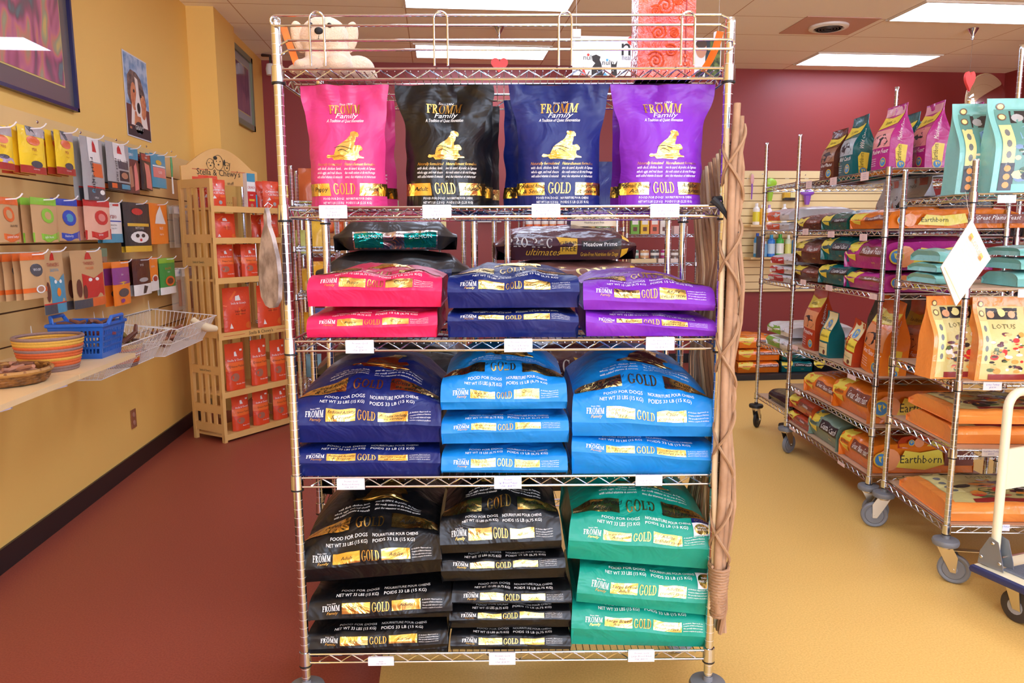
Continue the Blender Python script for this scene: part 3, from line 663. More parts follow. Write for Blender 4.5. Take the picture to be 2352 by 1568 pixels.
b = MB(); b.ball((pxx(738), -.071, pz(66)), (.0115, .007, .0095), mat('felt nose', (24, 22, 24), .7), 14, 10); b.build('nose', t)
b = MB(); b.tube([(pxx(738), -.073, pz(76)), (pxx(737), -.0735, pz(84)), (pxx(727), -.070, pz(87))], .0008, black, 4); b.tube([(pxx(737), -.0735, pz(84)), (pxx(746), -.0725, pz(86)), (pxx(757), -.064, pz(84))], .0008, black, 4); b.build('mouth', t)
# orange ribbons at both ends
org = mat('orange plastic strap', (255, 112, 20), .5)
def strap(pts, w, name, label, cat, m, yl):
    b = MB(); L = []
    for x, y in pts: q = MR.px(x, y, yl); L.append(Vector((q[0], yl, q[1])))
    for i in range(len(L)-1):
        a, c = L[i], L[i+1]; hw = Vector((w/2, .006, 0))
        v = [a-hw, a+hw, c+hw, c-hw]; v += [p+Vector((0, .0015, 0)) for p in v]
        b.add(v, [(0, 1, 2, 3), (7, 6, 5, 4), (0, 4, 5, 1), (2, 6, 7, 3), (1, 5, 6, 2), (0, 3, 7, 4)], m, False)
    o = b.build(name, None, MR.o, MR.rz); return tag(o, label, cat)
strap([(650, 58), (660, 90), (671, 118), (683, 152)], .016, 'orange_strap', 'flat orange strap hanging inside the left end of the top rails', 'strap', org, .03)
strap([(1655, 72), (1645, 108), (1630, 140), (1614, 164)], .022, 'orange_strap', 'flat orange strap hanging inside the right end of the top rails', 'strap', org, .05)
# tall embossed red tin
a = MR.px(1464, 150, .12); c = MR.px(1595, 150, .12); w = c[0]-a[0]
redm = mat('embossed red foil', (200, 48, 38), .25, .1, bump=(26, .007, 1.6), coat=.6, noise_c=((232, 96, 60), 9, .18))
t = thing('embossed_red_box', 'tall shiny red box embossed with swirls, standing on top of the chrome rack', 'box', MR.w((a[0]+c[0])/2, .12+w*.35, Z1+.001), MR.rz)
b = MB(); hb = .30; b.box((0, 0, hb/2), (w, w*.7, hb), redm); b.box((0, 0, .004), (w+.004, w*.7+.004, .008), redm); b.build('body', t)
r2 = random.Random(3); b = MB()
for cx, cz, r in ((-.028, .045, .026), (.012, .072, .018), (-.022, .12, .024), (.02, .118, .014), (-.005, .19, .028), (-.03, .175, .016), (.03, .2, .012), (-.02, .25, .02), (.022, .258, .016)):
    b.tube([(x, -w*.35-.001, z) for x, z in spiral(cx, cz, r, 2.4)], .0026, mat('raised red swirl', (232, 92, 58), .12, .4, coat=.8), 5)
for _ in range(14): x, z = r2.uniform(.028, w/2-.012), r2.uniform(.02, .27); b.ball((x, -w*.35, z), (.006, .003, .006), MATS['raised red swirl'], 8, 6)
b.build('swirl_relief', t)
b = MB(); b.box((w/2-.026, -w*.35-.0015, hb/2), (.003, .002, hb), mat('dark red seam', (150, 30, 26), .3)); b.build('seam', t)
# black strap on the right post, willow trellis, weathered fish sign
blk = mat('black nylon strap', (26, 26, 28), .7)
L_ = [MR.px(x, y, .0) for x, y in ((1632, 458), (1645, 470), (1660, 492), (1672, 515), (1684, 536))]
b = MB(); b.tube([(p[0], -.02-.004*i, p[1]) for i, p in enumerate(L_)], [.011, .009, .006, .006, .005], blk, 8)
b.tube([(L_[0][0]+.002, -.02, L_[0][1]+.002), (L_[0][0]+.03, .0, L_[0][1]+.004), (L_[0][0]+.045, .03, L_[0][1])], .006, blk, 6); b.tube([(L_[3][0], -.03, L_[3][1]), (L_[3][0]+.012, -.03, L_[3][1]-.04), (L_[3][0]+.004, -.02, L_[3][1]-.09)], .003, blk, 6)
tag(b.build('nylon_strap', None, MR.o, MR.rz), 'black strap looped round the right post of the chrome rack', 'strap')
wil = mat('willow bark', (176, 140, 108), .8, bump=(40, .004), noise_c=((150, 114, 84), 14, .2)); wil2 = mat('peeled willow', (212, 188, 150), .75, bump=(60, .002))
vine = mat('thin vine', (158, 124, 92), .8)
t = thing('willow_trellis', 'bound willow stick trellis tied along the right side of the chrome rack', 'trellis', MR.o, MR.rz)
r3 = random.Random(11)
def wob(x, y, z0, z1, n, a, r):
    ph = r3.uniform(0, 6); return [(x+a*math.sin(ph+i*1.1), y+a*.6*math.cos(ph*1.3+i*.9), z0+(z1-z0)*i/n) for i in range(n+1)], [r*(1-.25*i/n) for i in range(n+1)]
tz = MR.px(1690, 236, -.05)[1]; bz = MR.px(1668, 1422, -.05)[1]
xb, yb = PW+.008, -.045
for k, (dx, dy, r) in enumerate(((.0, 0, .0125), (.016, .012, .0105), (-.012, .02, .009), (.008, .036, .009), (.02, .035, .007))):
    p, rs = wob(xb+dx, yb+dy, bz+.02, tz-.03*k, 16, .004, r); b = MB(); b.tube(p, rs, wil if k != 2 else wil2, 9); b.build('stem', t)
for s_, ph in ((1, 0), (-1, 1.4)):
    b = MB(); n = 150; b.tube([(xb+.005+.026*math.cos(s_*i*.21+ph), yb+.018+.036*math.sin(s_*i*.21+ph), bz+.1+(tz-bz-.15)*i/n) for i in range(n+1)], .0042, vine, 6); b.build('vine', t)
b = MB(); n = 170; b.tube([(xb+.004+(.027-.010*(1-i/n))*math.cos(i*.65), yb+.016+(.036-.012*(1-i/n))*math.sin(i*.65), bz+.155*i/n) for i in range(n+1)], .0045, wil, 6); b.build('base_binding', t)
# crossed lattice going back along the rack side
k = 0
for i in range(28):
    y0 = -.03+.029*(i % 14)+.04; z_lo = .33; z_hi = tz-.06-.12*((i % 14)/14)
    s_ = 1 if i < 14 else -1; m_ = (wil, wil2, wil)[i % 3]
    p = []
    for j in range(15):
        f = j/14; p.append((PW+.035+(.012 if s_ > 0 else -.004)+.003*math.sin(j+i), y0+.05*math.sin(f*PI*5*1+ (0 if s_ > 0 else PI)+.2*(i % 14))*1.0, z_lo+(z_hi-z_lo)*f))
    b = MB(); b.tube(p, .0068, m_, 6); b.build('lattice_stick', t)
for z in (.9, 1.32):
    b = MB(); b.tube([(PW+.03, -.02, z), (PW+.042, .4, z-.015)], .006, wil, 6); b.build('cross_stick', t)
hk = 0
for z, y, side in ((1.30, .10, 'highest, just under the second shelf'), (1.245, .02, 'second from the top, below the black strap'), (1.20, .20, 'furthest back, behind the lying purple bags'), (1.12, .0, 'lowest, beside the third shelf')):
    b = MB(); X = PW+.012; b.tube([(X+.03, y, z)]+[(X+.012*math.cos(a), y-.004*k, z-.012+.012*math.sin(a)) for a in [PI*.1*j for j in range(0, 17)]], .0018, chrome, 6)
    tag(b.build('wire_hook', None, MR.o, MR.rz), 'small chrome hook on the willow trellis, %s' % side, 'hook', 'hooks on the willow trellis')
grey = mat('weathered grey paint', (176, 164, 160), .7, noise_c=((120, 108, 104), 22, .12)); 
t = thing('fish_sign', 'weathered grey fish shaped wooden plaque hanging at the left post of the chrome rack', 'wall plaque', MR.w(-.030, -.035, 0), MR.rz+2.25)
zt_ = MR.px(640, 478, 0)[1]; zb_ = MR.px(640, 704, 0)[1]; hh = zt_-zb_
b = MB(); pts = [(0, 0)]; n = 14
prof = [(0.0, 0), (.012, .02), (.012, .045), (.035, .075), (.06, .13), (.068, .19), (.058, .235), (.03, hh-.005), (0, hh)]
pts = [(x, -z) for x, z in prof]+[(-x, -z) for x, z in prof[-2:0:-1]]
b.prism(pts, .011, grey, (0, 0, zt_)); b.build('body', t)
b = MB(); b.tube([(0, .005, zt_-.01), (.0, -.01, zt_+.006), (.004, .0, zt_+.014), (0, .012, zt_+.004)], .0015, chrome, 6); b.build('hanging_wire', t)
b = MB(); b.tube([(.0, -.001, zt_-.1), (.004, -.001, zt_-.15)], .0012, black, 4); b.tube([(.03, -.001, zt_-.2), (-.01, -.001, zt_-.215)], .0012, black, 4); b.build('painted_line', t)
# ---- hanging advertising board behind the rack top
Yb = 4.6; a = ay(1316, 82, Yb); c = ay(1652, 178, Yb); w, h = c.x-a.x, a.z-c.z
t = thing('hanging_board', 'white advertising board with printed pet food bags and a man, hung behind the rack top', 'sign board', (a.x, Yb, c.z), -.02)
b = MB(); b.box((w/2, .01, h/2), (w, .02, h), mat('white card board', (226, 226, 228), .5))
pr = Print(b, lambda p, q: Vector((p, 0, q)), .001); X = lambda u: (u-1316)/336*w; Zq = lambda y: (178-y)/96*h
rd = mat('brand red', (205, 60, 48), .5)
pr.text('nulo', X(1422), Zq(128), .105, black, 'l', .95, 0, 2); pr.oval(X(1448), Zq(92), .028, .026, rd, 2); pr.text("healthier together", X(1426), Zq(139), .03, greytag, 'l', .8)
bagw = mat('white printed bag', (246, 244, 240), .5)
for x0, x1, yt, lc in ((1335, 1378, 116, rd), (1382, 1416, 128, mat('brand blue', (90, 170, 215), .5))):
    pr.poly([(X(x0+2), Zq(178)), (X(x1-2), Zq(178)), (X(x1), Zq(yt)), (X(x0+4), Zq(yt-2))], bagw, 1, 0)
    pr.text('nulo', X((x0+x1)/2-4), Zq(yt+24), .03, black, 'c', 1, 0, 3); pr.oval(X((x0+x1)/2-6), Zq(yt+12), .008, .008, lc, 3)
    pr.poly([(X(x0), Zq(178)), (X(x0+12), Zq(178)), (X(x0+4), Zq(yt+40))], lc, 3, 0)
dg = mat('printed black dog', (44, 38, 36), .6)
pr.poly([(X(1358), Zq(178)), (X(1384), Zq(178)), (X(1380), Zq(150)), (X(1376), Zq(140)), (X(1378), Zq(132)), (X(1368), Zq(127)), (X(1358), Zq(131)), (X(1360), Zq(142)), (X(1366), Zq(148)), (X(1358), Zq(160))], dg, 4, 0)
pr.poly([(X(1404), Zq(178)), (X(1416), Zq(178)), (X(1414), Zq(158)), (X(1416), Zq(140)), (X(1411), Zq(150)), (X(1405), Zq(150)), (X(1401), Zq(140)), (X(1402), Zq(160))], dg, 4, 0)
pr.rect(X(1616), X(1650), Zq(178), Zq(84), mat('printed foliage', (112, 128, 62), .6, noise_c=((40, 52, 30), 30, .1)), 1)
pr.rect(X(1617), X(1626), Zq(178), Zq(84), mat('printed trunk', (46, 54, 62), .6), 2)
pr.oval(X(1606), Zq(110), .034, .052, mat('printed face', (196, 140, 112), .6), 3); pr.oval(X(1606), Zq(97), .034, .026, mat('printed hair', (74, 52, 42), .6), 4)
pr.poly([(X(1590), Zq(178)), (X(1612), Zq(150)), (X(1628), Zq(118)), (X(1636), Zq(128)), (X(1610), Zq(178))], mat('printed black shirt', (30, 28, 30), .6), 3, 0)
b.build('board', t)
for x in (.02, w-.02):
    b = MB(); b.box((x, 0, h+.012), (.05, .03, .045), white); b.build('clip', t)
    b = MB(); b.tube([(x, 0, h+.03), (x, 0, H-c.z)], .0012, mat('thin wire', (190, 180, 170), .5), 4); b.build('hanging_wire', t)
# ---- red hearts on springs
heart = mat('red foam heart', (226, 66, 58), .55)
def heart_mobile(X, Y, zt, zb, label, sx=1):
    t = thing('heart_mobile', label, 'hanging decoration', (X, Y, 0)); s = (zt-zb)/2
    b = MB(); n = 16; pts = []
    for i in range(32):
        a_ = 2*PI*i/32; pts.append((16*math.sin(a_)**3/17*s*sx, (13*math.cos(a_)-5*math.cos(2*a_)-2*math.cos(3*a_)-math.cos(4*a_))/15*s+(zt+zb)/2))
    b.prism(pts, .03, heart, (0, -.015, 0)); o = b.build('heart', t); md = o.modifiers.new('bevel', 'BEVEL'); md.width = .01; md.segments = 3
    b = MB(); b.tube([(0, 0, zt-.02), (0, 0, H-.1)], .0012, mat('dark thread', (90, 70, 60), .6), 4); b.build('thread', t)
    b = MB(); b.lathe([(.045, H-.003), (.042, H-.012), (.012, H-.06), (.014, H-.075), (.008, H-.1)], chrome, 14); b.build('ceiling_cup', t)
    b = MB(); b.tube([(.008*math.cos(i*.8), .008*math.sin(i*.8), zb-.002*i) for i in range(40)], .0014, chrome, 4); b.build('spring', t)
p1 = ay(2228, 165, 6.6); p2 = ay(2224, 208, 6.6); heart_mobile(p1.x, 6.6, p1.z+.02, p2.z, 'red heart on a chrome spring hanging in front of the round mirror', .55)
p1 = ay(1147, 130, 6.9); p2 = ay(1147, 160, 6.9); heart_mobile(p1.x, 6.9, p1.z, p2.z-.03, 'red heart hanging just above the top shelf in the middle', 1.15)
# convex mirror on the right wall side
pm = ay(2262, 232, 7.4); t = thing('convex_mirror', 'round convex security mirror high up at the right, half hidden by a teal bag', 'mirror', pm, .25)
R_m = (ay(2317, 232, 7.4).x-ay(2207, 232, 7.4).x)/2
b = MB(); b.lathe([(R_m*math.sin(a_), -R_m*.42*math.cos(a_)) for a_ in [PI/2*i/14 for i in range(15)]], mat('mirror glass', (235, 235, 235), .02, 1), 40, axis='y'); b.build('mirror_dome', t)
b = MB(); b.tube([(R_m*math.cos(2*PI*i/40), 0, R_m*math.sin(2*PI*i/40)) for i in range(40)], .012, mat('tan rim', (190, 160, 120), .5), 6, True); b.build('rim', t)
b = MB(); b.tube([(0, .02, 0), (.35, .3, .05), (.62, YB-7.4-.1, .12)], .014, white, 8); b.build('mounting_arm', t)
# ================================================================ left wall: slatwall, pictures, hanging packets
XS = XL+.022
ply = mat('pale maple panel', (236, 202, 136), .5, noise_c=((226, 188, 122), 2.2, .3)); dark_slot = mat('dark slot', (96, 62, 38), .7)
y0, y1 = 3.0, 6.22; zt_, zb_ = 2.065, .86
def slatwall(name, label, o, rz, L, zt, zb, pitch, m, top=None, screws=(), bot=False, sm=None):
    t = thing(name, label, 'wall panel', o, rz); b = MB(); z = zt; top = top or pitch; first = True
    while z > zb+.02:
        h = top if first else pitch; zl = max(zb, z-h); first = False
        b.box((L/2, -.009, (z+zl+.008)/2), (L, .018, z-zl-.008), m); b.box((L/2, -.003, zl+.004), (L, .006, .009), sm or dark_slot); z = zl
    b.build('slat_board', t)
    for x, zz in screws:
        b = MB(); b.lathe([(.001, -.0215), (.006, -.021), (.008, -.018)], chrome, 10, (x, 0, zz), 'y'); b.build('screw', t)
    return t
scr = [(ax(x, y, XS).y-y0, ax(x, y, XS).z) for x, y in ((77, 280), (177, 304), (260, 321), (330, 336), (388, 348))]
slatwall('slatwall', 'long maple slatwall hung with treat packets along the yellow left wall', (XL+.021, y0, 0), PI/2, y1-y0, zt_, zb_, .1515, ply, .166, scr)
# framed abstract picture
def art(name, cols, scale, dist):
    m = bpy.data.materials.new(name); m.use_nodes = True; nt = m.node_tree; p = nt.nodes['Principled BSDF']; N = lambda t: nt.nodes.new('ShaderNode'+t)
    tc = N('TexCoord'); mp = N('Mapping'); mp.inputs['Scale'].default_value = (1, 1.6, .55); n = N('TexNoise'); n.inputs['Scale'].default_value = scale; n.inputs['Distortion'].default_value = dist; n.inputs['Detail'].default_value = 2
    r = N('ValToRGB'); r.color_ramp.interpolation = 'B_SPLINE'; e = r.color_ramp.elements
    for i, (pos, c) in enumerate(cols):
        q = e[i] if i < 2 else e.new(pos); q.position = pos; q.color = lin(c)
    nt.links.new(tc.outputs['Object'], mp.inputs[0]); nt.links.new(mp.outputs[0], n.inputs['Vector']); nt.links.new(n.outputs['Fac'], r.inputs[0]); nt.links.new(r.outputs[0], p.inputs['Base Color'])
    p.inputs['Roughness'].default_value = .5; p.inputs['Coat Weight'].default_value = 1; p.inputs['Coat Roughness'].default_value = .01; return m
artm = art('abstract painting', [(.30, (60, 56, 66)), (.37, (96, 140, 148)), (.43, (86, 70, 84)), (.5, (178, 84, 118)), (.56, (192, 110, 150)), (.61, (226, 132, 96)), (.67, (120, 160, 140)), (.74, (224, 190, 100))], 3.4, 1.6)
def picture(label, X, ya, yb, za, zb, fw, fm, mat_w, matm, inner_m, line_m, am, name='framed_picture', glass=True):
    t = thing(name, label, 'picture', (X, (ya+yb)/2, (za+zb)/2), PI/2); w, h = yb-ya, za-zb
    b = MB()
    for x, z, sx, sz in ((0, h/2-fw/2, w, fw), (0, -h/2+fw/2, w, fw), (w/2-fw/2, 0, fw, h), (-w/2+fw/2, 0, fw, h)): b.box((x, -.016, z), (sx, .03, sz), fm)
    b.build('frame', t)
    b = MB(); b.box((0, -.008, 0), (w-fw, .008, h-fw), matm); b.box((0, -.0125, 0), (w-2*mat_w+.016, .002, h-2*mat_w+.016), line_m); b.build('mount', t)
    b = MB(); b.box((0, -.0145, 0), (w-2*mat_w, .002, h-2*mat_w), am); b.build('artwork', t); return t
coated = lambda n, c: mat(n, c, .5, coat=1)
picture('large framed purple and orange painting on the left wall above the packets', XL+.001, 3.05, 4.433, 3.02, 2.155, .018, mat('dark blue frame', (34, 34, 80), .25), .115, coated('charcoal mount', (92, 84, 84)), None, coated('yellow mount edge', (214, 196, 110)), artm)
# poster of a dog
pa, pb = ax(281, 118, XL+.003), ax(341, 321, XL+.003); w, h = pb.y-pa.y-.02, pa.z-pb.z+.0
w = .40; h = .53; cy = (pa.y+ax(333, 142, XL+.003).y)/2; cz = (pa.z+pb.z)/2-.0
b = MB(); b.box((0, -.0015, 0), (w, .002, h), paper); pr = Print(b, lambda p, q: Vector((p, -.0026, q)), .0004)
sky_ = mat('painted blue sky', (110, 146, 192), .6, noise_c=((186, 204, 226), 14, .12)); dk = mat('painted dark coat', (74, 58, 56), .6, noise_c=((140, 112, 100), 26, .14)); rust = mat('painted rust', (190, 96, 60), .6, noise_c=((226, 160, 110), 22, .2)); cream = mat('painted white blaze', (240, 228, 220), .6)
pr.rect(-w/2+.008, w/2-.008, -h/2+.008, h/2-.008, sky_); pr.rect(-w/2+.008, w/2-.008, -h/2+.008, -.06, mat('painted brown ground', (110, 56, 50), .6), 2)
pr.poly([(-.16, .0), (-.15, .12), (-.09, .165), (0, .16), (.07, .13), (.13, .04), (.15, -.03), (.12, -.08), (.06, -.1), (-.1, -.08)], dk, 3, 0)
pr.poly([(-.13, -.185), (.15, -.185), (.12, -.05), (-.1, -.04)], cream, 4, 0); pr.poly([(-.08, -.18), (.05, -.18), (.03, -.1), (-.06, -.09)], rust, 5, 0)
pr.oval(-.06, -.0, .05, .09, rust, 5); pr.oval(.09, -.05, .05, .08, rust, 5); pr.poly([(-.03, .13), (.02, .12), (.03, .03), (.06, -.06), (.05, -.12), (-.02, -.12), (-.05, -.06), (-.015, .03)], cream, 6, 0)
pr.oval(.01, -.065, .028, .036, black, 7); pr.oval(-.055, .035, .014, .011, black, 7); pr.oval(.06, .02, .014, .011, black, 7)
band = mat('poster dark band', (60, 40, 44), .6); pr.rect(-w/2+.008, w/2-.008, -h/2+.008, -.19, band, 7); pr.oval(0, -.195, .07, .04, band, 7); pr.text('GRAVY', 0, -.21, .03, ink, 'c', 1, 0, 9); pr.rect(-.16, -.125, -.215, -.2, rust, 9); pr.text('pet food', 0, -.235, .01, greytag, 'c', 1, 0, 9)
tag(b.build('dog_poster', None, (XL+.002, cy, cz), PI/2), 'unframed tall poster of a brown and white dog on the yellow wall', 'poster')
pf = ax(545, 110, -1.785); pg = ax(573, 303, -1.785)
picture('green framed picture with purple artwork on the wall beyond the pilaster', -1.788, pf.y-.3, ax(573, 140, -1.785).y, ax(570, 140, -1.785).z+.03, pg.z+.02, .05, mat('sage frame', (128, 132, 104), .35, .2), .13, mat('grey mount', (150, 146, 140), .6), None, MATS['yellow mount edge'], art('dark purple artwork', [(.3, (40, 34, 58)), (.5, (84, 60, 96)), (.62, (150, 100, 110)), (.75, (60, 60, 90))], 4, 1))
# security camera
pc = ay(617, 152, 8.0); t = thing('security_camera', 'small white camera high in the back left corner beside the rack post', 'camera', (pc.x+.02, 8.0, pc.z), .4)
b = MB(); b.lathe([(.001, -.09), (.045, -.085), (.05, -.03), (.04, .02), (.001, .03)], white, 14, (0, 0, 0), 'z'); b.build('housing', t)
b = MB(); b.tube([(0, 0, .02), (0, .0, .1), (-.06, .1, .12)], .015, mat('dark bracket', (60, 40, 34), .5), 6); b.build('bracket', t)
# power outlet low on the wall
po = ax(306, 961, XL+.003); t = thing('power_outlet', 'brown power outlet low on the yellow wall', 'outlet', (XL+.003, po.y, po.z), PI/2)
b = MB(); b.box((0, -.003, 0), (.07, .006, .118), mat('brown plate', (150, 92, 62), .5)); b.build('cover_plate', t)
for z in (-.026, .026): b = MB(); b.lathe([(.001, -.0075), (.016, -.0075), (.017, -.006)], mat('socket face', (176, 130, 112), .5), 14, (0, 0, z), 'y'); b.build('socket', t)
# ---- packets on hooks
def packet(b, w, h, d, style, seed, det=True):
    S = pouch(w, h, d, seed, None, .0, .0012, .003, 0, 0, .6); base = style['base']
    pouch_shell(b, S, w, h, base, 14, 20)
    pr = Print(b, S, .0013)
    for it in style['items']:
        k = it[0]
        if k == 'r': pr.rect((it[1]-.5)*w, (it[2]-.5)*w, it[3]*h, it[4]*h, it[5], it[6] if len(it) > 6 else 1, .016)
        elif k == 'o': pr.oval((it[1]-.5)*w, it[2]*h, it[3]*w, it[4]*h, it[5], it[6] if len(it) > 6 else 2, 14)
        elif k == 'p': pr.poly([((x-.5)*w, y*h) for x, y in it[1]], it[2], it[3] if len(it) > 3 else 2, 1)
        elif k == 't' and det: pr.text(it[1], (it[2]-.5)*w, it[3]*h, it[4]*h, it[5], it[6] if len(it) > 6 else 'c', 1, it[7] if len(it) > 7 else 0, it[8] if len(it) > 8 else 4, it[9]*w if len(it) > 9 else w*.86, 1, it[10] if len(it) > 10 else 0)
def C3(n, c, r=.35): return mat(n, c, r, bump=(20, .004, .6), coat=.2)
yel = C3('yellow packet', (246, 208, 40)); mar = C3('maroon print', (168, 54, 44)); org2 = C3('orange print', (224, 106, 44)); gry = C3('grey packet', (172, 172, 172)); wht = C3('white packet', (236, 234, 230)); blk2 = C3('black packet', (38, 36, 38)); krf = mat('kraft paper', (196, 154, 106), .75)
grn = C3('lime print', (138, 196, 60)); blu = C3('blue print', (44, 74, 176)); red = C3('red print', (200, 44, 40)); tea = C3('turquoise print', (72, 150, 180)); brn = C3('brown packet', (104, 56, 44)); pur = C3('purple print', (140, 62, 140)); gr2 = C3('green print', (58, 150, 70)); org3 = C3('bright orange packet', (244, 134, 40)); pink_ = C3('rose print', (220, 130, 120)); gld = C3('mustard print', (220, 176, 50)); slate = C3('slate print', (74, 76, 82)); maroon = C3('maroon packet', (72, 28, 26))
clear = mat('clear plastic bag', (226, 216, 196), .12, alpha=.35); tan = mat('tan chews', (176, 122, 92), .7)
